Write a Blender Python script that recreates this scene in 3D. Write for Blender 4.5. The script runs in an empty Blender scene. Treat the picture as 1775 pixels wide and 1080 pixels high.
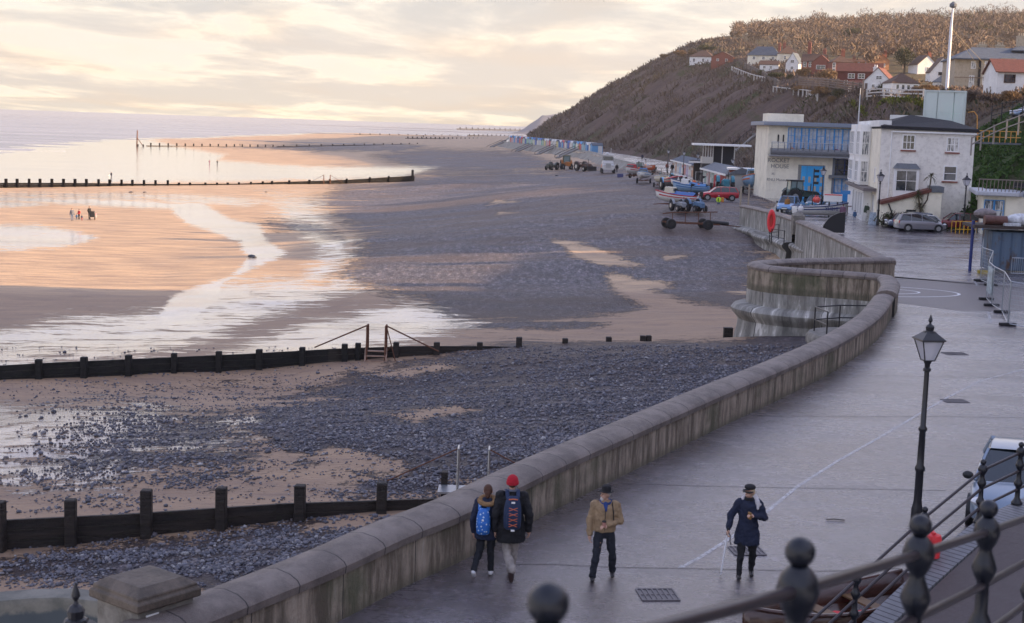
import bpy, math, random
import numpy as np
from mathutils import Matrix, Vector, noise
random.seed(7); RNG=np.random.default_rng(7)
sc=bpy.context.scene; COL=sc.collection
pi=math.pi; R=math.radians
# ---------------------------------------------------------------- camera (50 mm, slight roll, looks down at the beach)
FPX=2465.; PITCH=math.atan(322.5/FPX); ROLL=R(1.9); CH=8.2
MC=Matrix.Rotation(pi/2-PITCH,4,'X')@Matrix.Rotation(ROLL,4,'Z')
cd=bpy.data.cameras.new('camera'); cam=bpy.data.objects.new('camera',cd); COL.objects.link(cam)
cam.matrix_world=Matrix.Translation((0,0,CH))@MC
cd.sensor_width=36; cd.lens=36*FPX/1775; cd.clip_start=.05; cd.clip_end=30000
cd.dof.use_dof=True; cd.dof.focus_distance=60; cd.dof.aperture_fstop=3.4
sc.camera=cam
MC3=MC.to_3x3(); MCT=MC3.transposed()
def ray(x,y): return MC3@Vector(((x-887.5)/FPX,-(y-540)/FPX,-1))
def P(x,y,z=0.):      # surveyed point of the photograph at height z
    d=ray(x,y); t=(z-CH)/d.z; return Vector((d.x*t,d.y*t,z))
def D(x,y,Y):         # the same at distance Y
    d=ray(x,y); t=Y/d.y; return Vector((d.x*t,Y,CH+d.z*t))
MN=np.array(MCT)
def proj(X,Y,Z):      # numpy: world -> survey picture coordinates
    v=np.tensordot(MN,np.stack([X,Y,Z-CH]),1); return 887.5-v[0]/v[2]*FPX, 540+v[1]/v[2]*FPX
def lerp(a,b,t): return a+(b-a)*t
def sstep(a,b,x):
    t=np.clip((x-a)/(b-a),0,1); return t*t*(3-2*t)
# ---------------------------------------------------------------- mesh builder
class MB:
    def __init__(s): s.v=[];s.f=[];s.m=[];s.M=Matrix.Identity(4)
    def tf(s,M=None): s.M=M if M is not None else Matrix.Identity(4); return s
    def add(s,vs,fs,mi=0):
        b=len(s.v); M=s.M
        s.v+=[tuple(M@Vector(p)) for p in vs]; s.f+=[tuple(i+b for i in f) for f in fs]; s.m+=[mi]*len(fs); return s
    def box(s,c,d,mi=0,rz=0,taper=1):
        x,y,z=d[0]/2,d[1]/2,d[2]/2; k=taper
        p=[(-x,-y,-z),(x,-y,-z),(x,y,-z),(-x,y,-z),(-x*k,-y*k,z),(x*k,-y*k,z),(x*k,y*k,z),(-x*k,y*k,z)]
        cs,sn=math.cos(rz),math.sin(rz)
        p=[(a*cs-b*sn+c[0],a*sn+b*cs+c[1],e+c[2]) for a,b,e in p]
        return s.add(p,[(0,3,2,1),(4,5,6,7),(0,1,5,4),(1,2,6,5),(2,3,7,6),(3,0,4,7)],mi)
    def b2(s,x0,x1,y0,y1,z0,z1,mi=0): return s.box(((x0+x1)/2,(y0+y1)/2,(z0+z1)/2),(abs(x1-x0),abs(y1-y0),abs(z1-z0)),mi)
    def tube(s,pts,r,n=8,mi=0,caps=True,sq=(1,1)):
        pts=[Vector(p) for p in pts]; rs=r if isinstance(r,(list,tuple)) else [r]*len(pts)
        vs=[];fs=[]; up=None
        for i,p in enumerate(pts):
            t=(pts[min(i+1,len(pts)-1)]-pts[max(i-1,0)]).normalized()
            if up is None:
                up=Vector((0,0,1)) if abs(t.z)<.9 else Vector((1,0,0))
            a=t.cross(up).normalized(); b=a.cross(t).normalized(); up=b
            for k in range(n):
                q=2*pi*k/n; vs.append(p+a*(math.cos(q)*rs[i]*sq[0])+b*(math.sin(q)*rs[i]*sq[1]))
        m=len(pts)
        for i in range(m-1):
            for k in range(n): fs.append((i*n+k,i*n+(k+1)%n,(i+1)*n+(k+1)%n,(i+1)*n+k))
        if caps: fs.append(tuple(range(n-1,-1,-1))); fs.append(tuple((m-1)*n+k for k in range(n)))
        return s.add(vs,fs,mi)
    def bar(s,p,q,w,h=None,mi=0):
        p=Vector(p);q=Vector(q);h=h or w;t=(q-p).normalized();up=Vector((0,0,1)) if abs(t.z)<.95 else Vector((0,1,0))
        a=t.cross(up).normalized()*w/2;b=a.cross(t).normalized()*h/2
        vs=[p-a-b,p+a-b,p+a+b,p-a+b,q-a-b,q+a-b,q+a+b,q-a+b]
        return s.add(vs,[(0,3,2,1),(4,5,6,7),(0,1,5,4),(1,2,6,5),(2,3,7,6),(3,0,4,7)],mi)
    def lathe(s,prof,c=(0,0,0),n=16,mi=0,sx=1,sy=1):
        vs=[];fs=[];m=len(prof)
        for r,z in prof:
            for k in range(n): q=2*pi*k/n+pi/n; vs.append((c[0]+r*math.cos(q)*sx,c[1]+r*math.sin(q)*sy,c[2]+z))
        for i in range(m-1):
            for k in range(n): fs.append((i*n+k,i*n+(k+1)%n,(i+1)*n+(k+1)%n,(i+1)*n+k))
        fs.append(tuple(range(n-1,-1,-1))); fs.append(tuple((m-1)*n+k for k in range(n)))
        return s.add(vs,fs,mi)
    def ball(s,c,r,n=10,mi=0):
        rx,ry,rz=r if isinstance(r,(tuple,list)) else (r,r,r); m=max(4,n//2+1)
        vs=[];fs=[]
        for i in range(m+1):
            a=pi*i/m
            for k in range(n): q=2*pi*k/n; vs.append((c[0]+rx*math.sin(a)*math.cos(q),c[1]+ry*math.sin(a)*math.sin(q),c[2]-rz*math.cos(a)))
        for i in range(m):
            for k in range(n): fs.append((i*n+k,i*n+(k+1)%n,(i+1)*n+(k+1)%n,(i+1)*n+k))
        return s.add(vs,fs,mi)
    def prism(s,poly,z0,z1,mi=0):
        n=len(poly); A=sum(poly[i][0]*poly[(i+1)%n][1]-poly[(i+1)%n][0]*poly[i][1] for i in range(n))
        if A<0: poly=poly[::-1]
        vs=[(x,y,z0) for x,y in poly]+[(x,y,z1) for x,y in poly]
        fs=[tuple(range(n-1,-1,-1)),tuple(range(n,2*n))]+[(i,(i+1)%n,n+(i+1)%n,n+i) for i in range(n)]
        return s.add(vs,fs,mi)
    def prof(s,poly,x0,x1,mi=0):   # polygon in (y,z) extruded along x
        n=len(poly); A=sum(poly[i][0]*poly[(i+1)%n][1]-poly[(i+1)%n][0]*poly[i][1] for i in range(n))
        if A<0: poly=poly[::-1]
        vs=[(x0,y,z) for y,z in poly]+[(x1,y,z) for y,z in poly]
        fs=[tuple(range(n-1,-1,-1)),tuple(range(n,2*n))]+[(i,(i+1)%n,n+(i+1)%n,n+i) for i in range(n)]
        return s.add(vs,fs,mi)
    def cap(s,p,q,r0,r1=None,n=10,mi=0,sq=(1,1),up=None):     # capsule
        p=Vector(p);q=Vector(q);r1=r0 if r1 is None else r1
        t=(q-p); L=t.length; t=t.normalized() if L>1e-6 else Vector((0,0,1))
        u=Vector(up) if up else (Vector((0,1,0)) if abs(t.y)<.9 else Vector((1,0,0)))
        a=t.cross(u).normalized(); b=a.cross(t).normalized()
        rings=[]
        for k in range(4): an=-pi/2+pi/2*k/4+.05; rings.append((p+t*(math.sin(an)*r0),r0*math.cos(an)))
        rings.append((p,r0)); rings.append((q,r1))
        for k in range(1,5): an=pi/2*k/4-.05; rings.append((q+t*(math.sin(an)*r1),r1*math.cos(an)))
        vs=[];fs=[];m=len(rings)
        for c,r in rings:
            for k in range(n): g=2*pi*k/n; vs.append(c+a*(math.cos(g)*r*sq[0])+b*(math.sin(g)*r*sq[1]))
        for i in range(m-1):
            for k in range(n): fs.append((i*n+k,i*n+(k+1)%n,(i+1)*n+(k+1)%n,(i+1)*n+k))
        fs.append(tuple(range(n-1,-1,-1))); fs.append(tuple((m-1)*n+k for k in range(n)))
        return s.add(vs,fs,mi)
    def grid(s,rows,mi=0,closed=False):   # rows of points
        n=len(rows[0]); vs=[p for r in rows for p in r]; fs=[]
        for i in range(len(rows)-1):
            for k in range(n-(0 if closed else 1)): fs.append((i*n+k,i*n+(k+1)%n,(i+1)*n+(k+1)%n,(i+1)*n+k))
        return s.add(vs,fs,mi)
    def build(s,name,mats,parent=None,smooth=False,bevel=0,loc=None,rz=0,seg=1,ang=38):
        me=bpy.data.meshes.new(name); me.from_pydata(s.v,[],s.f)
        for m in (mats if isinstance(mats,(list,tuple)) else [mats]): me.materials.append(m)
        me.polygons.foreach_set('material_index',s.m)
        o=bpy.data.objects.new(name,me); COL.objects.link(o)
        if parent: o.parent=parent
        if loc is not None: o.location=loc
        if rz: o.rotation_euler.z=rz
        if smooth:
            me.polygons.foreach_set('use_smooth',[True]*len(s.f))
            if smooth!='full': me.set_sharp_from_angle(angle=R(ang))
        if bevel:
            b=o.modifiers.new('b','BEVEL'); b.width=bevel; b.segments=seg; b.limit_method='ANGLE'; b.angle_limit=R(35)
        return o
def npmesh(name,V,Fc,mats,attrs=None,parent=None,smooth=True):
    me=bpy.data.meshes.new(name); V=np.asarray(V,dtype=np.float32); Fc=np.asarray(Fc,dtype=np.int32); k=Fc.shape[1]
    me.vertices.add(len(V)); me.vertices.foreach_set('co',V.ravel())
    me.loops.add(Fc.size); me.loops.foreach_set('vertex_index',Fc.ravel())
    me.polygons.add(len(Fc)); me.polygons.foreach_set('loop_start',np.arange(0,Fc.size,k,dtype=np.int32))
    me.polygons.foreach_set('use_smooth',[smooth]*len(Fc))
    for a,val in (attrs or {}).items():
        at=me.attributes.new(a,'FLOAT','POINT'); at.data.foreach_set('value',np.asarray(val,dtype=np.float32))
    me.update(calc_edges=True); me.validate()
    for m in (mats if isinstance(mats,(list,tuple)) else [mats]): me.materials.append(m)
    o=bpy.data.objects.new(name,me); COL.objects.link(o)
    if parent: o.parent=parent
    return o
def thing(name,label,cat,loc=(0,0,0),rz=0,group=None):
    o=bpy.data.objects.new(name,None); COL.objects.link(o); o.empty_display_size=.3
    o.location=loc; o.rotation_euler=(0,0,rz); o['label']=label; o['category']=cat
    if group: o['group']=group
    return o
def tag(o,label,cat,group=None,kind=None):
    o['label']=label; o['category']=cat
    if group: o['group']=group
    if kind: o['kind']=kind
    return o
def struct(o,label=None,kind='structure',cat=None):
    o['kind']=kind
    if label: o['label']=label
    if cat: o['category']=cat
    return o
def dup(root,loc,rz=None,label=None,group=None,scale=None):
    m={root:root.copy()}; r=m[root]; COL.objects.link(r); r.location=loc
    if rz is not None: r.rotation_euler=(0,0,rz)
    if scale: r.scale=(scale,)*3
    if label: r['label']=label
    if group: r['group']=group
    def rec(a,b):
        for ch in KIDS.get(a,[c for c in a.children]):
            c=ch.copy(); COL.objects.link(c); c.parent=b; rec(ch,c)
    rec(root,r); return r
KIDS={}
# ---------------------------------------------------------------- materials
def nt(m): m.use_nodes=True; t=m.node_tree; return t,t.nodes['Principled BSDF']
MATS={}
def mat(name,col,rough=.7,metal=0,var=.12,scale=6,bump=.0,bscale=30,spec=.5,trans=0,emit=None,coat=0,dirt=None,dscale=1.5,stretch=None,alpha=1):
    if name in MATS: return MATS[name]
    m=bpy.data.materials.new(name); t,b=nt(m); N=t.nodes; L=t.links
    b.inputs['Roughness'].default_value=rough; b.inputs['Metallic'].default_value=metal
    b.inputs['Specular IOR Level'].default_value=spec
    if trans: b.inputs['Transmission Weight'].default_value=trans
    if coat: b.inputs['Coat Weight'].default_value=coat; b.inputs['Coat Roughness'].default_value=.08
    tc=N.new('ShaderNodeTexCoord'); src=tc.outputs['Object']
    if stretch:
        mp=N.new('ShaderNodeMapping'); mp.inputs['Scale'].default_value=stretch; L.new(src,mp.inputs[0]); src=mp.outputs[0]
    n=N.new('ShaderNodeTexNoise'); n.inputs['Scale'].default_value=scale; n.inputs['Detail'].default_value=5; n.inputs['Roughness'].default_value=.65
    L.new(src,n.inputs['Vector'])
    r=N.new('ShaderNodeValToRGB'); e=r.color_ramp.elements
    e[0].position=.3; e[1].position=.7
    e[0].color=tuple(c*(1-var) for c in col)+(1,); e[1].color=tuple(min(1,c*(1+var)) for c in col)+(1,)
    L.new(n.outputs[0],r.inputs[0]); out=r.outputs[0]
    if dirt:
        n2=N.new('ShaderNodeTexNoise'); n2.inputs['Scale'].default_value=dscale; n2.inputs['Detail'].default_value=8; n2.inputs['Roughness'].default_value=.7
        L.new(src,n2.inputs['Vector'])
        r2=N.new('ShaderNodeValToRGB'); r2.color_ramp.elements[0].position=.48; r2.color_ramp.elements[1].position=.66
        r2.color_ramp.elements[1].color=(dirt[3],)*3+(1,)
        L.new(n2.outputs[0],r2.inputs[0]); mx=N.new('ShaderNodeMix'); mx.data_type='RGBA'
        L.new(r2.outputs[0],mx.inputs[0]); L.new(out,mx.inputs[6]); mx.inputs[7].default_value=tuple(dirt[:3])+(1,); out=mx.outputs[2]
    L.new(out,b.inputs['Base Color'])
    if bump:
        n3=N.new('ShaderNodeTexNoise'); n3.inputs['Scale'].default_value=bscale; n3.inputs['Detail'].default_value=4
        L.new(tc.outputs['Object'],n3.inputs['Vector']); bp=N.new('ShaderNodeBump'); bp.inputs['Strength'].default_value=bump; bp.inputs['Distance'].default_value=.03
        L.new(n3.outputs[0],bp.inputs['Height']); L.new(bp.outputs[0],b.inputs['Normal'])
    if emit: b.inputs['Emission Color'].default_value=tuple(emit[:3])+(1,); b.inputs['Emission Strength'].default_value=emit[3]
    MATS[name]=m; return m
class G:   # tiny node-graph helper
    def __init__(s,m): s.m=m; s.t,s.b=nt(m); s.N=s.t.nodes; s.L=s.t.links; s.tc=s.N.new('ShaderNodeTexCoord'); s.geo=s.N.new('ShaderNodeNewGeometry')
    def _in(s,sock,v):
        if hasattr(v,'is_output') or isinstance(v,bpy.types.NodeSocket): s.L.new(v,sock)
        else: sock.default_value=v
    def noise(s,scale,detail=4,rough=.6,vec=None,dist=0,dim=None):
        n=s.N.new('ShaderNodeTexNoise'); n.inputs['Scale'].default_value=scale; n.inputs['Detail'].default_value=detail; n.inputs['Roughness'].default_value=rough; n.inputs['Distortion'].default_value=dist
        s.L.new(vec or s.geo.outputs['Position'],n.inputs['Vector']); return n.outputs[0]
    def voro(s,scale,vec=None,feat='F1',out=0,rnd=1):
        n=s.N.new('ShaderNodeTexVoronoi'); n.feature=feat; n.inputs['Scale'].default_value=scale; n.inputs['Randomness'].default_value=rnd
        s.L.new(vec or s.geo.outputs['Position'],n.inputs['Vector']); return n.outputs[out]
    def map(s,scale=(1,1,1),rot=(0,0,0),loc=(0,0,0),vec=None):
        n=s.N.new('ShaderNodeMapping'); n.inputs['Scale'].default_value=scale; n.inputs['Rotation'].default_value=rot; n.inputs['Location'].default_value=loc
        s.L.new(vec or s.geo.outputs['Position'],n.inputs['Vector']); return n.outputs[0]
    def math(s,op,a,b=0.,c=0.,clamp=False):
        n=s.N.new('ShaderNodeMath'); n.operation=op; n.use_clamp=clamp
        s._in(n.inputs[0],a); s._in(n.inputs[1],b); s._in(n.inputs[2],c); return n.outputs[0]
    def ramp(s,f,stops):
        n=s.N.new('ShaderNodeValToRGB'); e=n.color_ramp.elements
        while len(e)>2: e.remove(e[-1])
        for i,(p,c) in enumerate(stops):
            if not isinstance(c,(tuple,list)): c=(c,c,c)
            el=e[i] if i<2 else e.new(p); el.position=p; el.color=tuple(c[:3])+(1,)
        s.L.new(f,n.inputs[0]); return n.outputs[0]
    def step(s,f,a,b,lo=0.,hi=1.):
        n=s.N.new('ShaderNodeMapRange'); n.interpolation_type='SMOOTHSTEP'; s._in(n.inputs[0],f); n.inputs[1].default_value=a; n.inputs[2].default_value=b; n.inputs[3].default_value=lo; n.inputs[4].default_value=hi; return n.outputs[0]
    def mix(s,f,a,b,bl='MIX'):
        n=s.N.new('ShaderNodeMix'); n.data_type='RGBA'; n.blend_type=bl; s._in(n.inputs[0],f)
        for k,v in ((6,a),(7,b)):
            if isinstance(v,(tuple,list)): v=tuple(v[:3])+(1,)
            s._in(n.inputs[k],v)
        return n.outputs[2]
    def attr(s,name):
        n=s.N.new('ShaderNodeAttribute'); n.attribute_name=name; return n.outputs['Fac']
    def bump(s,h,dist=.05,strength=1,nrm=None):
        n=s.N.new('ShaderNodeBump'); n.inputs['Distance'].default_value=dist; n.inputs['Strength'].default_value=strength; s._in(n.inputs['Height'],h)
        if nrm is not None: s.L.new(nrm,n.inputs['Normal'])
        return n.outputs[0]
    def sep(s,vec):
        n=s.N.new('ShaderNodeSeparateXYZ'); s.L.new(vec,n.inputs[0]); return n.outputs
    def set(s,**k):
        for a,v in k.items():
            a={'col':'Base Color','rough':'Roughness','nrm':'Normal','metal':'Metallic','spec':'Specular IOR Level'}[a]
            if isinstance(v,(tuple,list)): v=tuple(v[:3])+(1,)
            s._in(s.b.inputs[a],v)
def newmat(name): m=bpy.data.materials.new(name); MATS[name]=m; return G(m)
# ---------------------------------------------------------------- sun, sky
SUN_EL=R(15); SUN_AZ=R(-4)      # azimuth measured from +X (right hand side) towards +Y
sd=Vector((math.cos(SUN_EL)*math.cos(SUN_AZ),math.cos(SUN_EL)*math.sin(SUN_AZ),math.sin(SUN_EL)))
sl=bpy.data.lights.new('sun','SUN'); sl.energy=5; sl.angle=R(.5); sl.color=(1,.70,.41)
so=bpy.data.objects.new('sun',sl); COL.objects.link(so); so.rotation_euler=sd.to_track_quat('Z','Y').to_euler()
w=bpy.data.worlds.new('World'); sc.world=w; w.use_nodes=True; T=w.node_tree; N=T.nodes; L=T.links
class GW(G):
    def __init__(s,t): s.t=t; s.N=t.nodes; s.L=t.links; s.tc=s.N.new('ShaderNodeTexCoord'); s.dir=s.tc.outputs['Generated']
g=GW(T); bg=N['Background']
sky=N.new('ShaderNodeTexSky'); sky.sky_type='NISHITA'; sky.sun_disc=False; sky.sun_elevation=SUN_EL; sky.sun_rotation=pi/2-SUN_AZ; sky.dust_density=1.5; sky.air_density=1; sky.ozone_density=2
xyz=g.sep(g.dir); el=xyz[2]
azi=g.math('ARCTAN2',xyz[0],xyz[1])
# cloud sheet coordinates: flattened towards the horizon as real cloud layers are
inv=g.math('DIVIDE',1.0,g.math('ADD',g.math('MAXIMUM',el,0.0),0.05))
cx=g.math('MULTIPLY',xyz[0],inv); cy=g.math('MULTIPLY',xyz[1],inv)
cmb=N.new('ShaderNodeCombineXYZ'); L.new(cx,cmb.inputs[0]); L.new(cy,cmb.inputs[1]); cv=cmb.outputs[0]
n1=g.noise(.80,9,.64,vec=g.map((1,.5,1),rot=(0,0,.35),loc=(3.1,1.7,0),vec=cv),dist=.35)
n2=g.noise(.4,4,.5,vec=g.map((1,.6,1),rot=(0,0,-.3),loc=(7,2,0),vec=cv))
cm=g.step(g.math('ADD',g.math('MULTIPLY',n1,.7),g.math('MULTIPLY',n2,.4)),.45,.60)
low=g.ramp(g.math('MAXIMUM',el,0.0),[(0,(.45,.405,.315)),(.03,(.395,.365,.31)),(.088,(.345,.33,.305)),(.13,(.40,.39,.425)),(.22,(.37,.375,.46)),(.42,(.30,.33,.47)),(1,(.25,.28,.43))])
edge=g.ramp(cm,[(0,(1.0,1.0,1.0)),(.22,(1.12,1.09,1.02)),(.42,(.95,.92,.89)),(1,(.66,.68,.73))])
cl=g.mix(1.0,low,edge,'MULTIPLY')
warm=g.step(g.noise(.8,3,.5,vec=g.map((1,.45,1),rot=(0,0,.7),loc=(1,9,0),vec=cv)),.45,.7)
cl=g.mix(g.math('MULTIPLY',warm,.55),cl,g.mix(1.0,cl,(1.12,.95,.80),'MULTIPLY'))
cl=g.mix(1.0,cl,(10,10,10),'MULTIPLY')
skyc=g.mix(.88,sky.outputs[0],cl)
below=g.step(el,-.02,0.0)
fin=g.mix(below,(3.0,2.8,3.0),skyc)
L.new(fin,bg.inputs[0]); bg.inputs[1].default_value=.1
sc.view_settings.view_transform='Standard'; sc.view_settings.look='None'; sc.view_settings.exposure=1.55; sc.view_settings.gamma=1
sc.cycles.max_bounces=6; sc.cycles.use_denoising=True
sc.cycles.volume_bounces=0
# ================================================================ terrain functions
WY=[-60,15,20,26,34,45,57,66,72,84,95,110,125,141,150,160,172,185,210,260,300,330,400,480,560,685,900,1100,1400,2500]
WX=[-60,-8.5,-5.2,-1.5,2.3,8.2,13.9,17,18.6,21,22.2,23,23.4,23,25,28,31,32,31,30,29,27,25,24,13,-6,-6,-4,0,40]
def Xw(Y): return np.interp(Y,WY,WX)
ZY=[15,42,52,68,75,80,86,110,135,150,158,200,260,330,450,2000]
ZZ=[-3.2,-3.0,-2.1,-1.6,-2.1,-3.0,-3.3,-3.7,-1.9,-.45,-.12,-.1,-.2,-1.1,-2,-2]
def vnoise(X,Y,sc,seed=0):   # cheap smooth value noise in numpy
    r=np.random.default_rng(seed); T=r.random((256,256)); x=np.asarray(X)/sc;y=np.asarray(Y)/sc
    xi=np.floor(x).astype(int);yi=np.floor(y).astype(int);fx=x-xi;fy=y-yi;fx=fx*fx*(3-2*fx);fy=fy*fy*(3-2*fy)
    a=T[xi%256,yi%256];b=T[(xi+1)%256,yi%256];c=T[xi%256,(yi+1)%256];d=T[(xi+1)%256,(yi+1)%256]
    return (a*(1-fx)+b*fx)*(1-fy)+(c*(1-fx)+d*fx)*fy-.5
def Hb(X,Y):  # beach height
    X=np.asarray(X,float);Y=np.asarray(Y,float)
    s=(Xw(Y)-X)*.88; zw=np.interp(Y,ZY,ZZ); t=np.clip(s/58,0,1); k=sstep(88,112,Y)*sstep(300,220,Y); p=t*(1.55-.55*t)*(1-k)+sstep(.06,.92,t)*k
    z=zw+(-5.35-zw)*p-np.clip(s-58,0,None)*.0055
    z+=1.3*np.exp(-((X+14)/16)**2-((Y-280)/16)**2)+.5*np.exp(-((X-2)/14)**2-((Y-215)/18)**2)
    z-=.75*np.exp(-((X+9)/11)**2-((Y-65)/5.5)**2)
    rough=sstep(75,10,s)
    z+=(vnoise(X,Y,6,1)*.35+vnoise(X,Y,2.1,2)*.13)*rough+vnoise(X*.3,Y,9,3)*.16
    z=np.where(X>Xw(Y)-.2,np.minimum(z,-.3),z)
    return z
FY=[-60,60,100,110,120,128,130.5,132.5,140,150,200,220,300,400,480,560,685,900,1100,1400,2500]
FX=[54,54,56,57,57,56,48,39.8,49,51,50,47,44,39,34,24,7,5,8,14,60]
TY=[-60,100,150,200,280,450,700,900,1300,2500]
TZ=[12,12,13.5,15,18,29,52,70,74,60]
def Xf(Y): return np.interp(Y,FY,FX)
def Hc(X,Y,det=True):   # cliff and hill height, 0 at the foot line
    X=np.asarray(X,float);Y=np.asarray(Y,float)
    u=(X-Xf(Y)); top=np.interp(Y,TY,TZ); gw=(vnoise(X*.25,Y,15,5)*10+vnoise(X*.3,Y,5,6)*3.2)*sstep(160,260,Y) if det else 0
    u=u+gw*sstep(0,12,u); sl=np.interp(Y,[0,100,135,150,220,700,1100],[.85,.95,1.05,.75,.72,.66,.58])
    h=np.minimum(u*sl,top+ (u-top/sl)*.03)
    k=top*.12; h=-k*np.log(np.exp(-np.clip(u*sl,-40,400)/k)+np.exp(-top/k)) if True else h
    h=np.where(u<0,u*.5,h)
    inl=np.clip(u-top/sl,0,None)
    h=h+inl*.028*sstep(200,400,Y)
    ridge=11*np.exp(-((Y-1150)/520)**2)*sstep(60,330,inl)+5*np.exp(-((Y-620)/220)**2)*sstep(60,260,inl)
    h=h+ridge
    # far headland falls to the sea
    h=h*sstep(2300,1250,Y)+0
    if det: h=h+(vnoise(X,Y,7,8)*1.3+vnoise(X,Y,2.6,9)*.5)*sstep(1,8,u)*sstep(60,200,Y)*np.where(inl>6,.35,1)
    return h
def Gb(x,y):          # where the view line through picture point x,y meets the beach
    d=ray(x,y); t=np.arange(18,1500,.25 if y>330 else 1.0); X=d.x*t/d.y;Y=t;Z=CH+d.z*t/d.y
    h=Hb(X,Y); i=np.argmax(Z<h); return Vector((X[i],Y[i],float(h[i])))
def Gc(x,y,lo=120,hi=2300):
    d=ray(x,y); t=np.arange(lo,hi,1.0); X=d.x*t/d.y;Z=CH+d.z*t/d.y
    h=Hc(X,t); k=Z<h
    if not k.any(): return Vector((X[-1],hi,float(h[-1])))
    i=np.argmax(k); return Vector((X[i],t[i],float(h[i])))
def polysdf(px_,py_,poly):   # >0 inside
    n=len(poly); d=np.full(px_.shape,1e9); ins=np.zeros(px_.shape,bool)
    for i in range(n):
        ax,ay=poly[i];bx,by=poly[(i+1)%n]; ex,ey=bx-ax,by-ay; wx=px_-ax;wy=py_-ay
        t=np.clip((wx*ex+wy*ey)/(ex*ex+ey*ey+1e-9),0,1); d=np.minimum(d,np.hypot(wx-ex*t,(wy-ey*t)*2.2))
        c=((ay>py_)!=(by>py_))&(px_<(bx-ax)*(py_-ay)/((by-ay)+1e-12)+ax); ins^=c
    return np.where(ins,d,-d)
SH=[([(600,325),(720,312),(760,303),(860,296),(960,300),(1060,288),(1330,340),(1330,420),(1285,535),(1100,562),(900,575),(800,560),(740,520),(650,495),(600,478),(640,430),(610,385),(560,350)],30,1),
 ([(620,655),(760,622),(870,600),(1120,586),(1420,570),(1500,580),(1500,640),(1000,790),(850,830),(760,832),(640,815),(520,790),(440,740),(470,700),(560,680)],28,1),
 ([(150,690),(480,665),(520,780),(420,850),(200,850),(60,840)],60,.50),
 ([(-60,985),(100,958),(330,935),(700,868),(790,872),(430,1030),(330,1040),(200,1010),(60,1000)],22,.72),
 ([(560,850),(760,795),(900,800),(800,850),(640,870)],25,.7),
 ([(560,575),(700,545),(900,560),(1000,570),(900,590),(700,590)],30,.38),
 ([(730,258),(900,262),(1000,290),(860,300),(760,300),(640,270)],12,.8),
 ([(380,255),(620,248),(740,252),(700,262),(560,262)],4,.8),
 ([(430,385),(520,372),(600,400),(620,430),(560,420),(470,400)],12,.55),
 ([(0,560),(300,530),(420,560),(300,600),(0,640)],40,.15)]
SN=[([(1060,480),(1140,502),(1275,545),(1290,590),(1100,583),(1050,565),(1115,535),(1050,500)],14),([(955,412),(1030,425),(1085,448),(1135,463),(1050,465),(990,445)],9),
 ([(1060,481),(1170,486),(1178,497),(1100,500)],8),([(640,716),(800,700),(830,712),(720,730)],10),([(640,645),(770,632),(800,640),(700,655)],9),
 ([(560,770),(700,800),(700,815),(560,810)],12),([(860,345),(905,350),(840,356)],4),([(860,366),(900,368),(860,373)],4),([(1150,442),(1190,446),(1150,452)],5),
 ([(540,905),(700,880),(640,910),(520,925)],10)]
WT=[([(-80,338),(170,345),(300,352),(350,352),(400,380),(450,388),(462,415),(500,440),(440,465),(390,490),(380,520),(330,560),(260,560),(300,515),(330,500),(400,478),(430,447),(415,418),(370,402),(325,387),(295,362),(170,356),(-80,346)],8,1),
 ([(-100,585),(120,548),(300,530),(380,484),(480,478),(610,480),(640,500),(500,545),(330,605),(150,640),(-100,660)],26,.70),
 ([(400,600),(560,548),(700,522),(790,540),(840,560),(690,602),(520,625),(330,628)],24,.80),
 ([(455,330),(560,338),(580,400),(620,415),(620,445),(560,500),(500,490),(550,440),(470,370)],22,.64),
 ([(-80,386),(60,389),(120,397),(170,410),(130,430),(-80,438)],9,.85),([(-80,347),(60,349),(90,355),(-80,368)],5,.7),
 ([(-80,232),(250,240),(330,258),(390,268),(380,278),(540,289),(650,290),(760,289),(700,306),(560,312),(-80,322)],9,1),
 ([(-80,330),(300,332),(500,345),(430,360),(200,350),(-80,342)],8,.6),
 ([(-80,702),(100,695),(300,688),(320,715),(290,770),(200,850),(60,850),(-80,830)],34,.68),
 ([(250,730),(450,700),(480,720),(400,780),(250,820)],40,.5)]
def soft(d,w,k=2.6): return np.clip(.5+d/(2*w*k),0,1)
# ---------------------------------------------------------------- beach mesh
Yr=16*1.0072**np.arange(0,640); Tc=np.linspace(-.56,.40,430)
Yg,Tg=np.meshgrid(Yr,Tc,indexing='ij'); Xg=Tg*Yg; Zg=Hb(Xg,Yg)
U_,V_=proj(Xg,Yg,Zg)
wob=vnoise(Xg,Yg*.6,4,21)*16+vnoise(Xg,Yg,1.6,22)*8
mS=np.zeros_like(Xg)
for poly,wd,k in SH: mS=np.maximum(mS,soft(polysdf(U_,V_,poly)+wob,wd)*k)
for poly,wd in SN: mS=mS*(1-soft(polysdf(U_,V_,poly)+wob*.5,wd)*.93)
mW=np.zeros_like(Xg)
for poly,wd,k in WT: mW=np.maximum(mW,soft(polysdf(U_,V_,poly)+wob*.3,wd,1.7)*k)
mW=np.where(Zg<-5.95,1,mW)
nr,nc=Xg.shape; idx=np.arange(nr*nc).reshape(nr,nc)
F=np.stack([idx[:-1,:-1],idx[:-1,1:],idx[1:,1:],idx[1:,:-1]],-1).reshape(-1,4)
Vb=np.stack([Xg,Yg,Zg],-1).reshape(-1,3)
keep=(Xg<Xw(Yg)+4).ravel(); F=F[keep[F].all(1)]
g=newmat('beach')
aS=g.attr('shingle'); aW=g.attr('wet')
pos=g.geo.outputs['Position']
flat=g.map((.25,1,1))
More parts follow.
